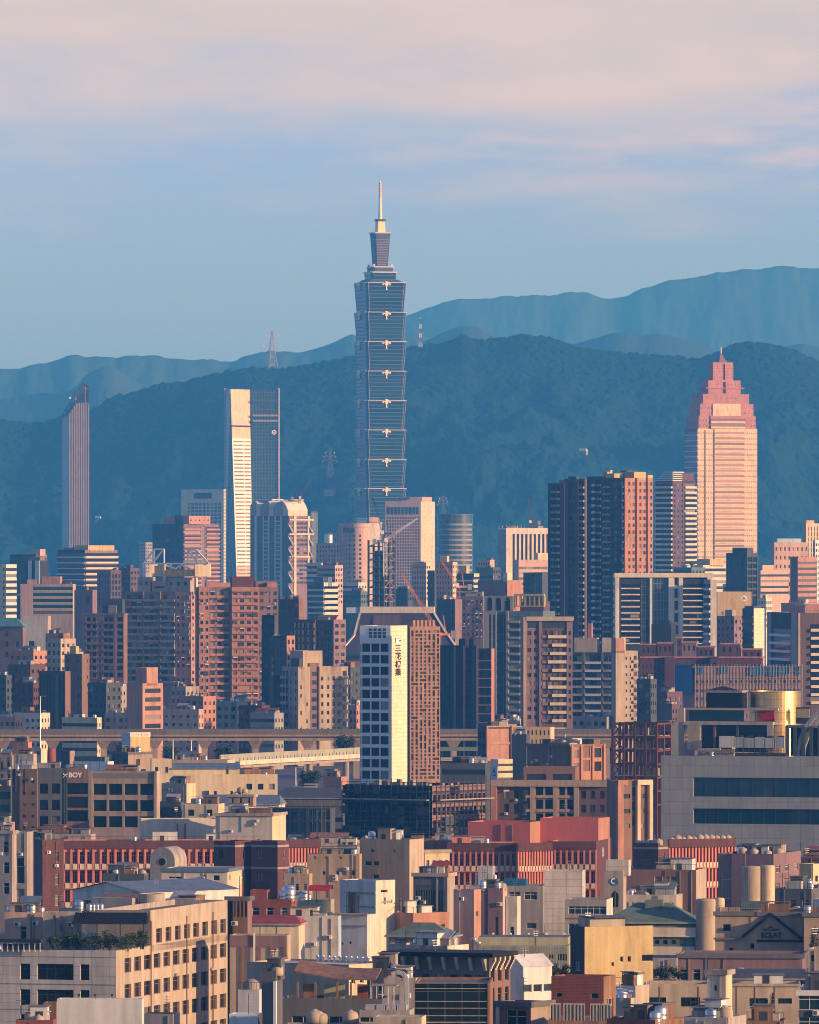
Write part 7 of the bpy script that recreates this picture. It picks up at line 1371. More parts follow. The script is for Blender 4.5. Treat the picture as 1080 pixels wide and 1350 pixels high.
    m = MB(); q = mk(200, 1180, 1424) - s.c; lx, ly = q.x * math.cos(-th) + q.y * math.sin(-th) if 0 else q.x * math.cos(th) - q.y * math.sin(th), q.x * math.sin(th) + q.y * math.cos(th)
    m.lathe((lx, ly), [(2.1, s.h - 1.2), (2.1, s.z(1179.5)), (1.95, s.z(1179.5)), (1.95, s.z(1180.5)), (0, s.z(1180.5))], 'stained concrete', 36); m.build('concrete_drum', s.root, False)
    for i, x in enumerate((105, 118, 123, 128, 133)):
        q = mk(x, 1193, 1420) - s.c; o = bpy.data.objects.new('water_tank', cached(('tank', 'steel'), lambda: tank_mesh('steel'))); COL.objects.link(o); w_ = mk(x, 1205, 1420); k = .55 if i else .75; o.scale = (k, k, k * 1.1); o.location = (w_.x, w_.y, s.h - .9 if 0 else s.h - .6); tag(o, 'small ribbed steel tank in the row on the stained low roof terrace', 'water tank', 'steel tanks on the stained terrace')
    for (x0, x1, y0) in ((120, 182, 1185), (218, 262, 1186), (236, 300, 1190)):
        a0, a1 = mk(x0, y0, 1424) - s.c, mk(x1, y0, 1424) - s.c; m = MB(); ly = a0.x * math.sin(th) + a0.y * math.cos(th)
        m.box(a0.x * math.cos(th) - a0.y * math.sin(th), a1.x * math.cos(th) - a1.y * math.sin(th), ly, ly + 2.5, s.h - .9, s.z(y0), 'stained concrete'); m.build('terrace_wall', s.root)
    s.clutter(4, 3); s.finish()
    # ---- middle column of works
    s = B('office_block', 'dusty pink blank block with a sunlit right edge under the grey works', 1490, 598, 625, 634, 1173, 24, 'pink stone', None, dict(k='rects', r=[(.3, .6, .8, .84)]), 'salmon tile', 1245)
    s = B('office_block', 'mauve block with tall green glass bays right of the dusty pink block', 1510, 632, 663, 669, 1171, 12, 'mauve tile', [(.5, dict(k='rects', r=[(0, .95, .35, .62)], gl='green glass', nm=4)), (.16, None), (.16, dict(k='rects', r=[(0, 1, .3, .78)], gl='green glass')), (.18, None)], None, 'pink stone', 1245)
    s = B('white_house', 'cream narrow block with a dark square window and tall glass below', 1500, 666, 682, 686, 1182, 12, 'pale cream', dict(k='rects', r=[(.4, .75, .66, .76), (.05, .45, .2, .48), (.55, .98, .2, .48)], gl='green glass'), None, 'pale cream', 1245)
    s = B('works_block', 'grey works with dark blue windows and a tank rack on its roof', 1580, 620, 716, 722, 1168, 6, 'grey concrete', [(.5, None), (.5, dict(k='px', r=[(.4, 2.5, 1.1, 2.5), (3.2, 5.5, 1.1, 2.5), (1.4, 2.4, 6.7, 7.7), (3.6, 5.4, 6.7, 7.7)], gl='teal window'))], None, 'grey concrete', 1245, fin=False)
    s.up('cooling_unit', .1, .3, .1, .6, 1143, 'sheet metal'); s.slab('pipe_rack', -s.a * .05, s.a * .25, -s.b * .3, s.b * .1, s.h - .9, s.h + 1.1, 'blue net'); 
    for i in range(5): m = MB(); m.lathe((-s.a * .5 + 1 + i * .8, -s.b * .2), [(.33, s.h - .9), (.33, s.h + 1.8), (.0, s.h + 2.0)], 'steel', 12); m.build('gas_bottle', s.root)
    s.finish()
    s = B('works_block', 'cream tiled box raised over a grey works in the middle right', 1560, 718, 768, 772, 1148, 6, 'white tile', None, None, 'white tile', 1240, fin=False); s.finish()
    s = B('works_block', 'grey works with a red line and wide blue ribbon windows below the emblem tower', 1530, 745, 800, 808, 1186, 8, 'grey concrete', dict(k='px', r=[(.6, 7.2, 1.2, 2.6), (.6, 7.2, 4.2, 6.1)], gl='teal window', nm=6), None, 'pale cream', 1245, fin=False); f, w = FS(s)['F']; m = MB(); f.box(m, 0, w, s.h - 3.4, s.h - 3.2, .01, .12, 'red roof'); m.build('red_line', s.root); s.finish()
    s = B('emblem_tower', 'grey stair tower with a round blue emblem and a pointed window', 1550, 796, 822, 826, 1148, 10, 'stained concrete', None, None, 'beige stucco', 1245, fin=False); f, w = FS(s)['F']
    m = MB(); cx, cz = w * .55, s.z(1162.5); m.poly([f.P(cx + .68 * math.cos(i * math.pi / 14), cz + .68 * math.sin(i * math.pi / 14), .1) for i in range(28)], 'letter blue'); em = m.build('emblem', s.root)
    m = MB()
    for i in range(12): a0, a1 = R(60 + 230 * i / 12), R(60 + 230 * (i + 1) / 12); m.poly([f.P(cx - .1 + .3 * math.cos(a0), cz + .1 + .3 * math.sin(a0), .13), f.P(cx - .1 + .55 * math.cos(a0), cz + .1 + .55 * math.sin(a0), .13), f.P(cx - .1 + .55 * math.cos(a1), cz + .1 + .55 * math.sin(a1), .13), f.P(cx - .1 + .3 * math.cos(a1), cz + .1 + .3 * math.sin(a1), .13)][::-1], 'letter white')
    m.build('crescent', em)
    m = MB(); f.box(m, w * .42, w * .75, s.z(1196), s.z(1179), .01, .05, 'dark window'); m.poly([f.P(w * .42, s.z(1179), .05), f.P(w * .75, s.z(1179), .05), f.P(w * .585, s.z(1174.5), .05)], 'dark window'); m.build('pointed_window', s.root); f2 = f; m = MB(); f.box(m, w * .57, w * .6, s.z(1196), s.z(1176), .055, .1, 'grey concrete'); m.build('mullion', s.root)
    s.up('stair_head', .1, 1.25, .1, .9, 1134, 'white tile'); s.finish()
    s = B('windowless_hall', 'brown grey windowless hall with a shallow recessed panel right of the emblem tower', 1620, 822, 918, 931, 1147, 12, 'brown tile', [(.42, None), (.33, G(1, 4.0, .98, .55, mt=.6, dep=.2, gl='brown tile')), (.25, None)], None, 'beige stucco', 1200, n=1)
    s = B('low_building', 'cream panelled low wall below the windowless hall', 1560, 822, 892, 900, 1180, 12, 'pale cream', PR(9, 9, .4, gl='stained concrete', sp=False, dep=.08), None, 'beige stucco', 1215)
    s = B('works_block', 'mauve works with roof tanks and pipes at the right, below the grey panelled block', 1700, 947, 1020, 1056, 1126, 18, 'mauve tile', [(.25, dict(k='rects', r=[(.3, .9, .6, .85)])), (.25, None, .3), (.5, None)], G(3, 3.4, .4, .4), 'mauve tile', 1200, fin=False); tanks(s, ((.3, .3), (.5, .3), (.75, .3), (.9, .4)), 'white tank on the mauve works at the right', 'tanks on the mauve works'); tanks(s, ((.15, .5), (.6, .6)), 'steel tank on the mauve works at the right', 'steel tanks on the mauve works', 'steel'); s.clutter(4, 2); s.finish()
    B('low_building', 'dark low block with tanks at the right edge below the grey panelled block', 1760, 1048, 1090, 1100, 1131, 14, 'plum tile', G(4, 3.3), None, 'plum tile', 1200, n=3)
    B('house', 'yellow boxed roof room at the right edge', 1640, 1054, 1072, 1092, 1139, 40, 'yellow paint', None, G(2, 3, .4, .4), 'cream paint', 1170)
    for x0, xm, x1, y, lb, wm in ((978, 991, 1004, 1142, 'left cream silo beside the mauve works', 'beige stucco'), (1003, 1012, 1022, 1141, 'right sunlit silo beside the mauve works', 'cream paint'), (917, 931, 944, 1185, 'large cream silo left of the gabled works with lettering', 'beige stucco'), (943, 949, 956, 1184, 'narrow silo tucked behind the large cream silo', 'cream paint')):
        D = 1590 if y < 1160 else 1440; p = mk(xm, y, D); rad = (x1 - x0) / 2 / F * D; r = empty('silo', (p.x, p.y, 0), 0, lb, 'silo'); m = MB(); m.lathe((0, 0), [(rad, 0), (rad, p.z - .3), (rad * .9, p.z), (0, p.z + .1)], wm, 32); m.build('drum', r, False)
        m = MB(); m.bar((-rad - .3, -.2, 2), (-rad - .3, -.2, p.z), .06, 'dark metal'); m.bar((-rad - .3, .3, 2), (-rad - .3, .3, p.z), .06, 'dark metal')
        for q in range(40): m.bar((-rad - .3, -.2, p.z - .4 * q), (-rad - .3, .3, p.z - .4 * q), .04, 'dark metal')
        m.build('ladder', r)
        for q in (.25, 2.6, 5.0): m = MB(); m.lathe((0, 0), [(rad, p.z - q - .2), (rad + .04, p.z - q - .19), (rad + .04, p.z - q - .12), (rad, p.z - q - .1)], wm, 32); m.build('hoop', r)
    s = B('house', 'slate low house with an open loggia at the right edge under the silos', 1560, 1022, 1070, 1100, 1172, 14, 'slate', G(3, 3, .6, .5), G(2, 3, .6, .5), 'dark concrete', 1210, n=2)
    # green roofed hall
    s = B('green_roof_hall', 'wide hall under layered dull green hipped roofs', 1440, 800, 916, 922, 1216, 6, 'green roof', BN(3, .25, mt=.2, gl='dark window'), None, 'teal wall', 1262, par=0, fin=False); hip(s, .6, 3.0, 'green roof', .35)
    f, w = FS(s)['F']; m = MB(); f.box(m, -.4, w + .2, s.z(1234), s.z(1223), .01, .5, 'pale cream'); f.box(m, -.4, w + .2, s.z(1235.5), s.z(1234.05), .01, .7, 'cream paint'); m.build('fascia', s.root)
    m = MB(); f.box(m, 0, w, s.z(1248), s.z(1235.6), .01, .2, 'teal wall'); f.box(m, 0, w, s.z(1262), s.z(1248.05), .01, .3, 'pale cream'); m.build('lower_wall', s.root)
    for i in range(8): m = MB(); u = w * (.18 + i * .095); f.box(m, u, u + .55, s.z(1244.5), s.z(1239.5), .205, .26, 'dark window'); m.build('small_window', s.root)
    s.tier('lantern', .42, .62, .3, .7, s.h + 3.4, s.h + 1.6, 'green roof', par=0); s.finish()
    B('low_building', 'pale low terrace below the green roofed hall with a dark opening', 1400, 806, 892, 898, 1263, 6, 'grey concrete', dict(k='rects', r=[(0, 1, .6, .78)], gl='dark window'), None, 'grey concrete', 1300, n=-1)
    # gabled works with lettering
    s = B('gabled_works', 'brown works with a dark gable outline and bold lettering', 1400, 943, 1059, 1063, 1203, 4, 'warm concrete', dict(k='px', r=[(1.2, 2.5, 1.9, 3.1)], gl='dark window'), None, 'warm concrete', 1262, fin=False, cap='dark concrete'); f, w = FS(s)['F']; u = pxf(f, w, 943, 1060); z = s.z
    m = MB(); m.bar(f.P(u(979), z(1236), .25), f.P(u(1017), z(1205), .25), .55, 'near black', .4); m.bar(f.P(u(1017), z(1205), .25), f.P(u(1058), z(1238), .25), .55, 'near black', .4); m.build('gable_trim', s.root)
    m = MB(); f.box(m, u(999), u(1060), z(1242), z(1239), .02, .3, 'near black'); m.build('sill_band', s.root); m = MB(); f.box(m, u(941), u(981), z(1239), z(1236.5), .02, .6, 'dark concrete'); m.build('canopy', s.root)
    lettering(s, 'ECLAT', f, u(1018), z(1233.5), 1.12, 'near black', .12); m = MB(); zc = z(1225.5)
    for (a, b, c, d) in ((-1.4, 0, -.5, .06), (.5, .06, 1.4, 0), (-.5, 0, 0, .5), (0, .5, .5, 0), (-1.0, -.12, 1.0, -.12)): m.bar(f.P(u(1017) + a, zc + b, .12), f.P(u(1017) + c, zc + d, .12), .12, 'near black')
    m.build('emblem', s.root)
    for (x, y, ww, hh) in ((990, 1244, 5, 7), (962, 1250, 5, 6)): m = MB(); f.box(m, u(x), u(x + ww), z(y + hh), z(y), .01, .06, 'dark window'); m.build('small_window', s.root)
    m = MB()
    for i in range(40): m.bar((-s.a / 2 + s.a * .15 + i * .27, -s.b / 2 + 1.5, s.h - .5), (-s.a / 2 + s.a * .15 + i * .27, -s.b / 2 + 1.5, s.h + 1.6), .05, 'dark metal')
    m.bar((-s.a * .35, -s.b / 2 + 1.5, s.h + 1.6), (s.a * .4, -s.b / 2 + 1.5, s.h + 1.6), .07, 'dark metal'); m.build('railing', s.root); s.clutter(3, 14); s.finish()
    s = B('works_block', 'brown annex wall with a black wall plant right of the gabled works', 1395, 1060, 1100, 1104, 1204, 4, 'warm concrete', None, None, 'warm concrete', 1262, cap='dark concrete')
    s = B('garage_row', 'plum wall over a row of dark arches below the gabled works', 1330, 894, 1058, 1063, 1259, 5, 'mauve tile', G(10, 4.2, .62, .4, mt=1.2, sill=.35, gl='dark window'), None, 'mauve tile', 1310, par=.3, cap='dark concrete', n=-1)
    s = B('shed', 'long dark lean-to roof below the plum arch row', 1260, 965, 1062, 1066, 1290, 6, 'near black', None, None, 'near black', 1310, par=0, fin=False); hip(s, .3, 1.2, 'slate', .9); s.finish()
    B('house', 'cream house edge with three dark windows at the right frame edge', 1200, 1065, 1092, 1100, 1251, 10, 'beige stucco', G(2, 2.0, .4, .5, mt=.4, gl='dark window'), None, 'beige stucco', 1310)
streets()
school()
works()

# ------------------------------------------------------------------ the nearest roofs
def leaves(c, rx, ry, rz, n, size, mats=('leaf dark', 'leaf mid'), seed=1):
    r = random.Random(seed); m = MB(); cl = [(r.uniform(-.8, .8), r.uniform(-.8, .8), r.uniform(-.7, .9)) for _ in range(max(5, n // 40))]
    for i in range(n):
        q = r.choice(cl); p = Vector((c[0] + (q[0] + r.gauss(0, .22)) * rx, c[1] + (q[1] + r.gauss(0, .22)) * ry, c[2] + (q[2] + r.gauss(0, .25)) * rz))
        a = Vector((r.uniform(-1, 1), r.uniform(-1, 1), r.uniform(-.6, .6))).normalized() * size * r.uniform(.6, 1.3); b = Vector((r.uniform(-1, 1), r.uniform(-1, 1), r.uniform(-1, 1))).normalized() * size * .6
        m.poly([p - a, p + b, p + a, p - b], mats[1] if r.random() < .5 else mats[0])
    return m
def shrub(x, y, D, w, h, label, seed, group=None, mats=('leaf dark', 'leaf mid'), name='shrub'):
    p = mk(x, y, D); r = empty(name, p, 0, label, 'shrub' if name == 'shrub' else 'tree', group)
    m = MB(); r_ = random.Random(seed)
    for i in range(5): m.bar((0, 0, 0), (r_.uniform(-.4, .4) * w, r_.uniform(-.3, .3) * w, h * r_.uniform(.5, .9)), .07, 'bark', .07)
    m.build('stem' if name == 'shrub' else 'trunk', r); leaves((0, 0, h * .55), w * .5, w * .4, h * .5, int(420 + 60 * w * h), .16 if w < 4 else .4, mats, seed).build('foliage' if name == 'shrub' else 'crown', r); return r
def front_left():
    k = 1230 / F
    s = Bld('corner_office', 'big near office with a white tiled front and a sunlit beige side full of windows', 1230, -40, 153, 300, 1253.5, 15); z = s.z
    pf = (s.a) / 193.0; F_ = lambda x0, x1, y0, y1: ((x0 + 40) * pf, (x1 + 40) * pf, (y0 - 1253.5) * k, (y1 - 1253.5) * k)
    s.body('white tile', front=dict(k='px', dep=.35, gl='dark window', fr='dark metal', r=[F_(*q) for y in (1272, 1306, 1339) for q in ((27, 40, y, y + 21), (49, 97, y, y + 21), (106, 118, y, y + 21), (-30, -5, y, y + 21))]),
           side=[(.06, None), (.94, G(11, 34.6 * k, .68, .56, mt=.75, sill=.3, gl='dark window', fr='brown tile', dep=.4))], swall='beige stucco', par=1.0)
    f, w = FS(s)['R']
    s.tier('upper_wing', .62, 1, .30, 1, z(1206.5), s.h - .9, 'stained concrete', side=[(.05, None), (.95, G(8, 3.66, .62, .56, mt=2.2, sill=.3, gl='dark window', fr='brown tile', dep=.4))], swall='beige stucco', par=.8)
    for q in (.3, .62, .86): m = MB(); f.box(m, w * q, w * q + .1, 0, s.h + 3.5, .02, .16, 'rust metal'); m.build('drain_pipe', s.root)
    f2, w2 = FS(s)['F']
    for y in (1262, 1298, 1332): m = MB(); f2.box(m, 0, w2 + .02, z(y + .8), z(y), .004, .05, 'stained concrete'); m.build('joint_line', s.root)
    for x in (162, 180, 205, 228, 252, 276, 292): m = MB(); q = w * (x - 153) / 147; f.box(m, q, q + .7, s.z(1300), s.z(1296), .01, .35, 'stained concrete'); m.build('wall_vent', s.root) if x in (228, 276) else None
    s.finish(); th = R(15)
    w3 = s.at(.55, .75)
    B('roof_house', 'pink roof house with a small window behind the roof garden of the big near office', 1262, 6, 56, 60, 1203, 8, 'pink stone', dict(k='rects', r=[(.42, .58, .86, .93)], gl='dark window'), None, 'pink stone')
    B('roof_wall', 'stained ochre wall behind the roof garden of the big near office', 1256, 57, 104, 108, 1203, 4, 'stained concrete', dict(k='rects', r=[(.46, .53, .9, .94)], gl='dark window'), None, 'stained concrete', par=.2)
    B('roof_house', 'cream roof house with sliding windows under the black pergola roof', 1252, 140, 196, 199, 1216, 5, 'beige stucco', dict(k='rects', r=[(.2, .45, .8, .93), (.5, .75, .8, .93), (.8, .95, .8, .93)], gl='home window'), None, 'beige stucco', par=.1)
    p = mk(145, 1218, 1243); r = empty('pergola', p, R(-4), 'black tiled pergola roof over the roof garden of the big near office', 'pergola'); m = MB(); a = 5.4; m.hexa([(-a, -1.6, 0), (a, -1.6, 0), (a, 1.8, .3), (-a, 1.8, .3), (-a + .2, -1.5, .25), (a - .2, -1.5, .25), (a - .3, 1.6, 1.5), (-a + .3, 1.6, 1.5)], 'near black')
    for i in range(34): m.bar((-a + .3 + i * .32, -1.52, .3), (-a + .4 + i * .315, 1.6, 1.55), .1, 'charcoal')
    m.build('roof', r)
    for x in (-5, -1.7, 1.6, 4.9): m = MB(); m.box(x - .08, x + .08, -1.4, -1.24, -3.5, .02, 'dark metal'); m.build('post', r)
    for i in range(9): shrub(72 + i * 14.5, 1252, 1231 + 2 + (i % 3), 2.0, 1.6 + .8 * ((i * 7) % 3) / 2, 'dark shrub in the roof garden hedge of the big near office', 40 + i, 'roof garden shrubs')
    p = mk(28, 1252, 1233); r = empty('roof_rail', p, R(-15), 'white post rail with dark panels left of the roof garden shrubs', 'railing'); m = MB()
    for i in range(8): m.box(-2.9 + i * .8, -2.75 + i * .8, 0, .1, -.3, .95, 'white metal')
    m.build('post', r); m = MB(); m.box(-2.9, 2.9, .02, .08, .0, .8, 'charcoal'); m.build('panel', r); m = MB(); m.box(-3, 3, -.4, .5, 1.0, 1.5, 'charcoal'); m.build('canopy', r)
    B('wall_block', 'brown slim block beside the pale pink wall at the bottom left', 1085, 57, 74, 77, 1322, 5, 'rust metal', None, None, 'rust metal')
    s = B('wall_block', 'pale pink blank wall block with three spotlights on its edge at the bottom left', 1075, 75, 187, 190, 1317.5, 3, 'white panel', None, None, 'white panel', fin=False, depth=8)
    f, w = FS(s)['F']
    for u in (.26, .45, .65): m = MB(); m.bar(f.P(w * u, s.h, -.1), f.P(w * u, s.h + .35, -.1), .06, 'dark metal'); f.box(m, w * u - .14, w * u + .1, s.h + .35, s.h + .6, -.25, .05, 'charcoal'); m.build('spotlight', s.root)
    s.finish()
    B('low_building', 'brown low roof at the bottom left edge under the white tiled front', 1050, 21, 70, 74, 1345, 4, 'red brick', None, None, 'red brick')
    s = B('shutter_house', 'grey house with a roller shutter at the foot of the beige window side', 1090, 187, 228, 238, 1337, 12, 'grey concrete', dict(k='rects', r=[(.1, .85, .72, .86)], gl='slate'), None, 'beige stucco', depth=6); aerial(s, .8, .3, 2.4, 'thin aerial on the grey shutter house')
    # brown framed house and tan garage
    s = B('framed_house', 'narrow brown house front with tall framed openings right of the beige window side', 1285, 299, 327, 331, 1183, 10, 'mauve tile', [(.3, None, 0, 'charcoal'), (.7, G(4, 3.4, .62, .82, mt=.5, gl='dark window', fr=None), .3, 'brown tile')], None, 'mauve tile', 1240, cap='dark concrete')
    s = B('garage', 'tan garage with brown posts and a brown upper band under the framed house', 1265, 303, 378, 384, 1233, 8, 'beige stucco', dict(k='px', r=[(1.5, 1.9, 2.1, 3.8), (4.2, 4.5, 2.4, 4), (6.3, 6.8, 1.9, 2.4), (8, 8.4, 2.8, 3.6)], gl='dark window'), None, 'beige stucco', fin=False); f, w = FS(s)['F']; m = MB(); f.box(m, 0, w, s.h - 1.7, s.h - .1, .01, .15, 'mauve tile'); m.build('band', s.root); bars(s, f, w, (.22, .52, .74, .97), 0, s.h - 1.72, .01, .2, .5, 'brown tile', 'post'); m = MB(); f.box(m, w * .42, w * .45, 0, s.h + .3, .21, .4, 'white metal'); m.build('pipe', s.root); s.finish()
    s = B('red_roof_house', 'cream low house with a dull red pitched roof before the brick house', 1345, 322, 394, 402, 1218, 6, 'cream paint', None, None, 'cream paint', par=0, fin=False); hip(s, .4, 1.2, 'red roof', .7); f, w = FS(s)['F']; bars(s, f, w, (.3, .6), s.h - 2, s.h - .1, .01, .05, .06, 'stained concrete', 'joint'); s.finish()
    s = B('low_building', 'white parapet terrace with a curved edge left of the white stair tower', 1400, 376, 446, 450, 1208, 8, 'pale cream', None, None, 'pale blue paint', n=1)
    s = B('cream_works', 'long cream works with a broad pale flat roof and a row of small vents', 1185, 326, 460, 517, 1272, 35, 'beige stucco', dict(k='px', r=[(4.5, 6.5, 1.2, 1.9), (7.8, 8.9, .6, 1.3), (11.5, 13.5, 1.0, 1.6)], gl='dark window'), G(5, 3.0, .45, .35, mt=.5, gl='dark window'), 'cream paint', fin=False, roof='pale cream', par=.25)
    for i in range(12): x = -s.a * .2 + i * s.a * .055; m = MB(); m.lathe((x, s.b * .42), [(.16, s.h - .3), (.16, s.h + .3), (.28, s.h + .32), (.2, s.h + .6), (0, s.h + .65)], 'steel', 10); m.build('roof_vent', s.root)
    s.finish(); aerial(s, .5, .3, 3.2, 'tall thin aerial on the long cream works')
    s = B('low_building', 'slate low block with dark windows right of the long cream works', 1150, 484, 530, 536, 1279, 10, 'slate', G(4, 3, .4, .4, mt=.8, gl='dark window'), None, 'stained concrete', n=2)
    # dark house with the rust pavilion
    s = B('pavilion_house', 'dark grey house carrying an open pavilion with a sagging rust brown roof', 1095, 366, 504, 516, 1317, 8, 'dark concrete', dict(k='px', r=[(6.5, 9, 2.2, 3.3), (10.2, 12, 2.2, 3.3), (1.8, 4.6, 2.2, 3.2)], gl='dark window'), None, 'dark concrete', fin=False, par=.7)
    m = MB(); n = 12; zb = s.z(1290); x0, x1 = -s.a * .36, s.a * .42
    for i in range(n):
        a, b = i / n, (i + 1) / n; za, zc = zb - .45 * math.sin(math.pi * a * .9) + .9 * (1 - a), zb - .45 * math.sin(math.pi * b * .9) + .9 * (1 - b); xa, xb = x0 + (x1 - x0) * a, x0 + (x1 - x0) * b
        m.hexa([(xa, -s.b * .3, za - .18), (xb, -s.b * .3, zc - .18), (xb, s.b * .35, zc + .9), (xa, s.b * .35, za + .9), (xa, -s.b * .3, za), (xb, -s.b * .3, zc), (xb, s.b * .35, zc + 1.1), (xa, s.b * .35, za + 1.1)], 'rust metal')
    m.build('pavilion_roof', s.root)
    for x in (-.33, -.16, .05, .18, .38): m = MB(); m.box(x * s.a - .12, x * s.a + .12, -s.b * .28, -s.b * .28 + .2, s.h - .7, s.z(1296), 'rust metal'); m.build('post', s.root)
    for i, (x, wd, mt_) in enumerate(((-.3, .12, 'rust metal'), (-.1, .2, 'olive paint'), (.22, .1, 'red brick'))): s.slab('back_wall', x * s.a, (x + wd) * s.a, -.2, 0, s.h - .7, s.h + 1.6, mt_)
    s.slab('side_canopy', s.a * .36, s.a * .62, -s.b * .3, s.b * .2, s.h + 1.5, s.h + 1.62, 'stained concrete')
    for i in range(5): x = s.a * (.37 + .055 * i); s.slab('canopy_post', x, x + .09, -s.b * .29, -s.b * .28, s.h - .7, s.h + 1.5, 'white metal')
    s.finish()
    s = B('stair_shaft', 'dark grey stair shaft with a white downpipe left of the pavilion house', 1085, 345, 364, 370, 1281, 15, 'dark concrete', None, None, 'dark concrete', fin=False); f, w = FS(s)['R']; m = MB(); k_, w_ = FS(s)['F']; k_.box(m, w_ * .85, w_ * 1.05, 0, s.h - 1.2, .02, .3, 'white metal'); m.build('downpipe', s.root); s.clutter(1, 2); s.finish()
    s = B('tank_house', 'white small tank house with a round tank on its top at the bottom left centre', 1110, 314, 342, 346, 1305, 12, 'white panel', dict(k='rects', r=[(.3, .48, .62, .72)], gl='dark window'), None, 'white panel', fin=False); m = MB(); m.lathe((0, 0), [(1.1, s.h - .9), (1.1, s.h + .7), (.7, s.h + 1.1), (.3, s.h + 1.3), (0, s.h + 1.3)], 'stained concrete', 20); m.build('tank', s.root, True); m = MB()
    for i in range(9): m.bar((-s.a / 2 + i * s.a / 8, -s.b / 2, s.h), (-s.a / 2 + i * s.a / 8, -s.b / 2, s.h + .9), .05, 'dark metal')
    m.bar((-s.a / 2, -s.b / 2, s.h + .9), (s.a / 2, -s.b / 2, s.h + .9), .05, 'dark metal'); m.build('railing', s.root); s.finish()
    B('low_building', 'pale blue grey block at the very bottom under the white tank house', 1060, 302, 340, 346, 1337, 8, 'pale grey panel', None, None, 'slate')
    s = Bld('tank_roof', 'low stained roof with white tanks at the bottom edge in front of the pavilion house', 1035, 372, 470, 476, 1352, 5, depth=8); s.body('stained concrete'); tanks(s, [(.42, .3), (.5, .3), (.9, .3)], 'white tank on the roof at the bottom edge before the pavilion house', 'tanks at the bottom edge', sc=.8, z=s.h - .3); s.finish()
    s = B('pipe_house', 'beige house topped with big curved ducts at the bottom centre', 1070, 474, 540, 546, 1332, 6, 'stained concrete', BN(1.6, .4, mt=.4), None, 'stained concrete', fin=False)
    for (x, h, w_) in ((.30, 3.8, .55), (.40, 4.4, .5)):
        m = MB(); px = s.a * x
        pts = [(px, 0, s.h - .5), (px, 0, s.h + h - 1), (px - .15, 0, s.h + h - .4), (px - .6, 0, s.h + h), (px - 1.3, 0, s.h + h + .1), (px - 1.8, 0, s.h + h - .2)]
        for i in range(len(pts) - 1): m.bar(pts[i], pts[i + 1], w_, 'stained concrete' if x < .35 else 'sheet metal')
        m.build('duct', s.root)
    for i in range(4): s.slab('air_unit', -s.a * .4 + i * 1.3, -s.a * .4 + i * 1.3 + 1.1, -s.b * .3, 0, s.h - .9, s.h + .6, 'sheet metal')
    s.finish()
    B('low_building', 'cream pitched low roof at the bottom edge left of the black glass block', 1030, 492, 556, 562, 1341, 6, 'beige stucco', None, None, 'cream paint', roof='cream paint', par=.1)
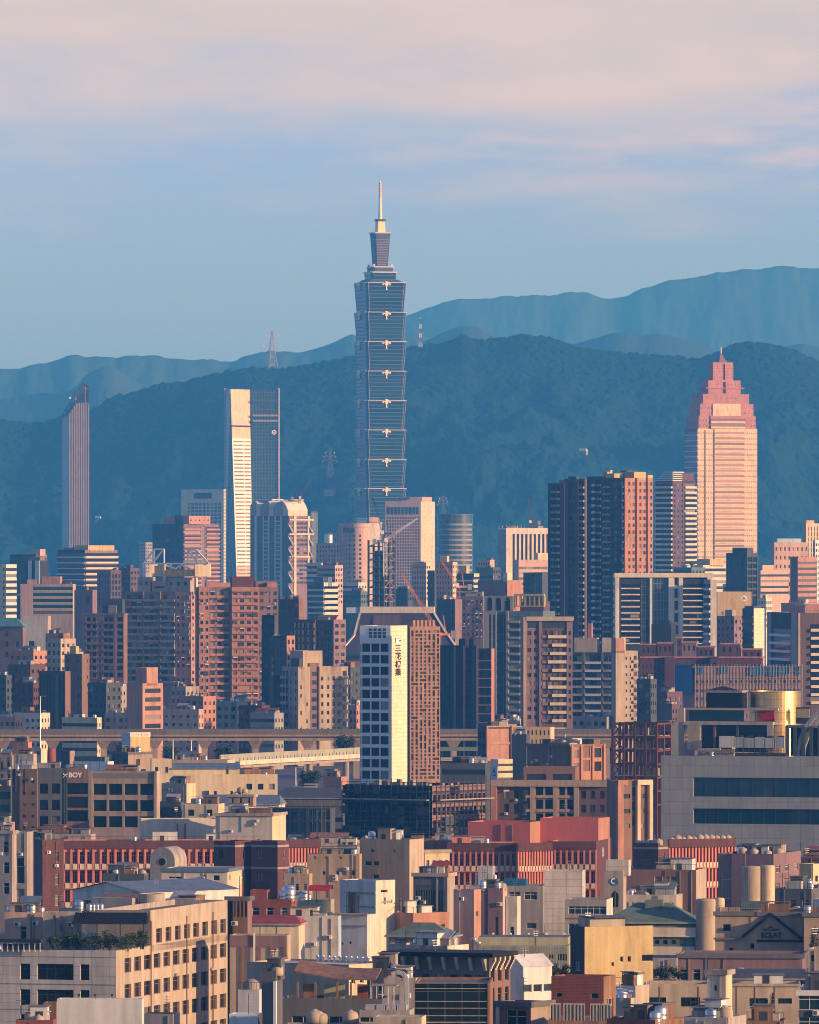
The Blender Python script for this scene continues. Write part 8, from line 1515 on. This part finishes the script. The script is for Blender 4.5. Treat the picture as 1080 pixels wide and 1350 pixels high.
def front_right():
    # green roofed house, long wall
    s = B('green_roof_house', 'small house with a green hipped roof and dark eaves in the centre', 1340, 514, 592, 603, 1234, 14, 'stained concrete', G(3, 2.6, .6, .6, mt=.2, gl='dark window'), None, 'beige stucco', par=0, fin=False); hip(s, .7, 1.9, 'green roof', .3); s.finish()
    B('low_building', 'pale parapet wall in front of the green hipped house', 1315, 512, 590, 618, 1247, 30, 'stained concrete', None, None, 'pale cream', par=.6, n=1)
    s = B('chimney_stack', 'steel chimney with a cap standing beside the green hipped house', 1325, 624, 629, 632, 1237, 20, 'steel', None, None, 'steel') if 0 else None
    for i, (x, y, h) in enumerate(((625, 1262, 22), (631, 1262, 17))):
        p = mk(x, y, 1322); hh = h / F * 1322; r = empty('flue', p - Vector((0, 0, 1.0)), 0, ('taller' if i == 0 else 'shorter') + ' steel flue of the two beside the green hipped house', 'chimney'); m = MB(); m.lathe((0, 0), [(.3, 0), (.3, hh + 1), (.42, hh + 1.05), (.42, hh + 1.3), (0, hh + 1.6)], 'steel', 14); m.build('pipe', r, True)
    s = B('long_wall_works', 'long olive grey corrugated works with small windows and five lamps on its roof edge', 1330, 626, 750, 756, 1247, 4, 'grey green paint', dict(k='px', r=[(4.3, 6.2, 1.2, 2.3), (6.8, 8.0, 1.2, 2.2), (9.2, 10.3, 1.1, 2.2), (11.2, 12, 1.3, 2.0), (12.5, 14, 1.2, 2.3), (1.8, 3, 1.1, 1.8)], gl='dark window', fr='silver trim'), None, 'olive paint', fin=False, roof='olive paint', par=.1)
    f, w = FS(s)['F']; m = MB()
    for i in range(60): f.box(m, i * w / 60, i * w / 60 + .05, 0, s.h - .1, .003, .04, 'olive paint')
    m.build('corrugation', s.root); s.tier('roof_step', .02, .98, .3, .9, s.h + 1.1, s.h - .1, 'olive paint', par=0)
    for i in range(5): m = MB(); x = s.a * (-.32 + .19 * i); m.bar((x, -s.b * .2, s.h + 1.1), (x, -s.b * .2, s.h + 1.5), .06, 'dark metal'); m.box(x - .14, x + .14, -s.b * .2 - .16, -s.b * .2 + .1, s.h + 1.5, s.h + 1.75, 'letter white'); m.build('lamp', s.root)
    s.finish()
    for i, x in enumerate((700, 716, 732, 746)): shrub(x, 1290, 1300, 1.8, 1.9, 'dark shrub below the olive corrugated works', 70 + i, 'shrubs under the olive works')
    # yellow block
    s = B('yellow_block', 'plain yellow block, left side painted black for shade, small windows on its sunlit face', 1275, 752, 771, 829, 1222, 66, 'charcoal', dict(k='rects', r=[(.3, .7, .75, .8), (.3, .7, .6, .65)], gl='slate'), [(1, dict(k='px', r=[(5.7, 6.2, 4.4, 5.2), (6.9, 7.4, 4.4, 5.2), (4.3, 4.7, 5.2, 5.8), (5.8, 6.2, 8.3, 9.1), (7, 7.4, 8.3, 9.1), (9.2, 11, 4.2, 5.2), (9, 11, 8.2, 9.2)], gl='dark window'))], 'yellow paint', fin=False, par=.5)  # charcoal carries the shade of the left face
    s.tier('roof_room', .1, .9, .15, .95, s.h + 1.2, s.h - .5, 'stained concrete', par=.2); m = MB(); m.box(-s.a * .5, s.a * .6, -s.b * .3, s.b * .6, s.h + 1.25, s.h + 1.4, 'dark metal'); m.build('canopy', s.root); s.finish()
    s = B('low_building', 'narrow cream annex with windows and air units right of the yellow block', 1260, 800, 824, 829, 1240, 40, 'cream paint', None, G(2, 3, .5, .5), 'cream paint', n=0) if 0 else None
    # bracket eaved building
    s = B('bracket_house', 'grey house with a flat dark eave on curved brackets above framed niches', 1160, 514, 645, 673, 1262, 24, 'dark concrete', G(7, 6.2, .55, .55, mt=.9, sill=.22, gl='home window', fr='brown tile', dep=.3), G(3, 3.4, .5, .75, mt=.9, gl='dark window', fr='brown tile'), 'brown tile', fin=False, par=0)
    m = MB(); m.box(-s.a / 2 - .8, s.a / 2 + .9, -s.b / 2 - 1.0, s.b / 2 + .5, s.h + .003, s.h + .55, 'near black'); m.build('eave', s.root); f, w = FS(s)['F']; g, w2 = FS(s)['R']
    for fc, ww, n, mt_ in ((f, w, 8, 'beige stucco'), (g, w2, 5, 'cream paint')):
        for i in range(n):
            u = ww * (i + .0) / (n - .6); m = MB()
            for q in range(5): fc.box(m, u, u + .42, s.h - .3 - .3 * (q + 1), s.h - .3 * q - .05, .01, .85 - .16 * q, mt_)
            m.build('bracket', s.root)
    s.finish()
    s = B('arched_house', 'small stained house with a round arch at the left foot of the bracket house', 1120, 506, 548, 552, 1290, 8, 'stained concrete', dict(k='rects', r=[(.55, .85, .5, .72)], gl='dark window'), None, 'stained concrete', n=0)
    s = B('black_glass_block', 'black glass block with thin horizontal bars and a rust edge at the bottom centre', 1035, 547, 646, 650, 1296, 2, 'rust metal', [(.97, CW('near curtain wall', mt=.1, mu=.05)), (.03, None, .25, 'rust metal')], None, 'rust metal', fin=False, depth=10, par=.3)
    f, w = FS(s)['F']
    for q in (.7, 2.2, 3.0, 3.9, 4.7): m = MB(); f.box(m, .05, w * .965, s.h - q, s.h - q + .07, .125, .2, 'stained concrete'); m.build('glazing_bar', s.root)
    s.finish()
    s = B('white_shed', 'white metal shed with a broad pitched roof falling to the right', 1185, 664, 690, 728, 1275, 50, 'white panel', dict(k='rects', r=[(.2, .45, .55, .62)], gl='dark window'), BN(2.6, .4, mt=1.6, nb=3), 'white panel', par=0, fin=False); gable(s, .2, 1.6, 'white panel', 'y'); s.finish()
    s = B('porch_house', 'tan low house with a porch opening beneath the white metal shed', 1055, 650, 700, 728, 1322, 30, 'brown tile', dict(k='px', r=[(1.8, 4.6, .9, 3.4)], gl='dark window'), None, 'warm concrete', fin=False, cap='dark concrete'); f, w = FS(s)['F']; m = MB(); f.box(m, w * .1, w * .18, 0, s.h - .6, .02, .25, 'pale cream'); m.build('post', s.root); s.finish()
    s = B('brick_penthouse', 'dark red brown penthouse at the bottom right of centre', 1080, 727, 796, 812, 1288, 16, 'red brick', dict(k='px', r=[(.6, 1.4, 2, 2.6), (5, 6, 2, 2.7)], gl='dark window'), dict(k='rects', r=[(.3, .8, .8, .9)]), 'rust metal', fin=False); s.finish()
    s = Bld('low_building', 'low flat roof holding a row of caged cooling units before the red brown penthouse', 1045, 722, 812, 818, 1346, 4, depth=9); s.body('rust metal', par=.3); s.finish()
    for i, x in enumerate((731, 748, 763, 785, 800)):
        p = s.at((x - 722) / 92, .3, s.h - .3); r = empty('cooling_unit', p, 0, 'caged cooling unit in the row before the red brown penthouse', 'cooling unit', 'caged cooling units'); m = MB(); m.box(-.6, .6, -.4, .5, .1, 1.9, 'charcoal'); m.build('casing', r); m = MB()
        for q in range(8): m.box(-.62 + q * .17, -.59 + q * .17, -.46, -.42, .05, 2.1, 'white metal')
        m.box(-.64, .62, -.47, -.41, 2.1, 2.16, 'white metal'); m.box(-.64, .62, -.47, -.41, .05, .1, 'white metal'); m.build('cage', r); m = MB(); m.lathe((0, .05), [(.4, 1.9), (.45, 2.1), (.4, 2.12), (0, 2.05)], 'dark metal', 16); m.build('fan', r)
    # right hand walls
    s = B('stacked_rooms', 'cluster of pale stacked roof rooms left of the long pale wall', 1125, 810, 838, 856, 1300, 25, 'white panel', dict(k='px', r=[(.6, 1.3, 2.2, 3.4)], gl='dark window'), None, 'beige stucco', n=3)
    B('low_building', 'grey lean-to rooms in front of the stacked pale rooms', 1100, 806, 832, 842, 1316, 20, 'grey concrete', dict(k='rects', r=[(.3, .55, .8, .9)]), None, 'stained concrete', n=1)
    s = B('long_wall_building', 'long pale stained wall with four wide dark windows at the bottom right', 1140, 855, 1056, 1060, 1298, 2, 'beige stucco', dict(k='px', r=[(.1, 2.3, 1.7, 2.9), (4.2, 6.7, 1.7, 2.9), (13.1, 15.5, 1.8, 2.85), (16.8, 18.6, 1.8, 2.5)], gl='green glass', nm=4, fr='dark metal'), None, 'beige stucco', fin=False, depth=10, par=.5); f, w = FS(s)['F']
    bars(s, f, w, (.075, .33, .58, .7, .83), s.h - 5, s.h - .3, .01, .06, .09, 'rust metal', 'pipe'); m = MB(); f.box(m, w * .55, w, s.h - .25, s.h + .1, .005, .25, 'stained concrete'); m.build('coping', s.root); s.clutter(2, 3); s.finish()
    s = B('square_tower', 'pale square tower with one tiny window rising from the long pale wall', 1128, 932, 957, 965.5, 1280, 18, 'pale cream', dict(k='rects', r=[(.38, .55, .9, .93)], gl='dark window'), None, 'cream paint', cap='stained concrete')
    s = B('canopy_house', 'white roofed dark glass house at the bottom right corner', 1095, 1053, 1096, 1100, 1307, 4, 'slate', BN(2.8, .7, mt=.4, gl='teal window'), None, 'slate', cap='white panel')
    B('low_building', 'brown low roof at the bottom edge below the stacked pale rooms', 1020, 800, 864, 902, 1345, 35, 'red brick', None, None, 'rust metal'); B('low_building', 'pale block at the bottom edge under the square tower', 1030, 898, 958, 984, 1342, 20, 'pale cream', None, None, 'stained concrete'); B('low_building', 'red brown parapet at the bottom edge below the conifer', 1020, 984, 1034, 1037, 1346, 5, 'rust metal', None, None, 'rust metal')
    p = mk(1019, 1346, 1028); r = empty('conifer', p - Vector((0, 0, .2)), 0, 'dry brown green slim conifer in front of the long pale wall', 'tree'); m = MB(); m.bar((0, 0, 0), (0, 0, 3.0), .1, 'bark', .1); m.build('trunk', r); q = random.Random(2); m = MB()
    for i in range(700):
        h = q.random() ** .8 * 3.2; rad = .48 * (1 - h / 3.5) + .03; a = q.uniform(0, 6.28); rr = rad * q.random() ** .5; c = Vector((rr * math.cos(a), rr * math.sin(a), .2 + h)); d = Vector((math.cos(a) * .1, math.sin(a) * .1, q.uniform(.05, .2))); e = Vector((-math.sin(a) * .05, math.cos(a) * .05, 0)); m.poly([c - e, c + d, c + e, c - d * .3], 'rust metal' if q.random() < .4 else 'leaf dark')
    m.build('crown', r)
    for i, x in enumerate((846, 858, 870, 882, 894)): shrub(x, 1291, 1285, 1.7, 1.5, 'dark shrub in the hedge under the pale terrace of the green roofed hall', 90 + i, 'hedge shrubs under the green hall')
    shrub(1074, 1258, 1385, 1.3, 3.4, 'dark spiky plant standing against the brown annex wall at the right edge', 120); shrub(957, 1300, 1290, 1.4, 1.2, 'dark shrub on the dark lean-to roof', 121)
front_left(); front_right()
def extras():
    for i, (x, y0, y1, D, lb) in enumerate(((53, 975, 918, 3050, 'tall street mast beside the dark ribbed block'), (228, 1000, 975, 2900, 'street lamp mast left of the guideway'), (252, 1000, 976, 2890, 'street lamp mast under the elevated line near the guideway'), (390, 1040, 1012, 2600, 'street lamp mast under the pale guideway'), (560, 1000, 978, 2800, 'street lamp mast hidden behind the lattice faced tower'), (745, 1000, 968, 2800, 'street lamp mast before the elevated line right of the orange block'), (1022, 968, 948, 2300, 'slim roof mast beside the gold drum'))):
        p = mk(x, y0, D); h = zat(y1, D) - p.z; r = empty('street_mast', (p.x, p.y, p.z), 0, lb, 'mast'); m = MB(); m.lathe((0, 0), [(.2, -3), (.1, h), (0, h)], 'steel', 10); m.build('pole', r); m = MB(); m.bar((0, 0, h), (1.6, 0, h + .1), .12, 'steel'); m.box(1.2, 2.0, -.15, .15, h - .05, h + .12, 'grey concrete'); m.build('arm', r)
    # trees along the street under the elevated line
    for i, (x, y, w, h) in enumerate(((226, 1003, 5, 4), (296, 1004, 6, 4.5), (456, 998, 6, 6), (408, 1037, 5, 4), (700, 992, 6, 5), (858, 990, 6, 6))): shrub(x, y, 2950 - i * 8 if y < 1030 else 2500, w, h, 'dark leafy street tree below the elevated line', 200 + i, 'street trees below the elevated line', name='street_tree')
extras()
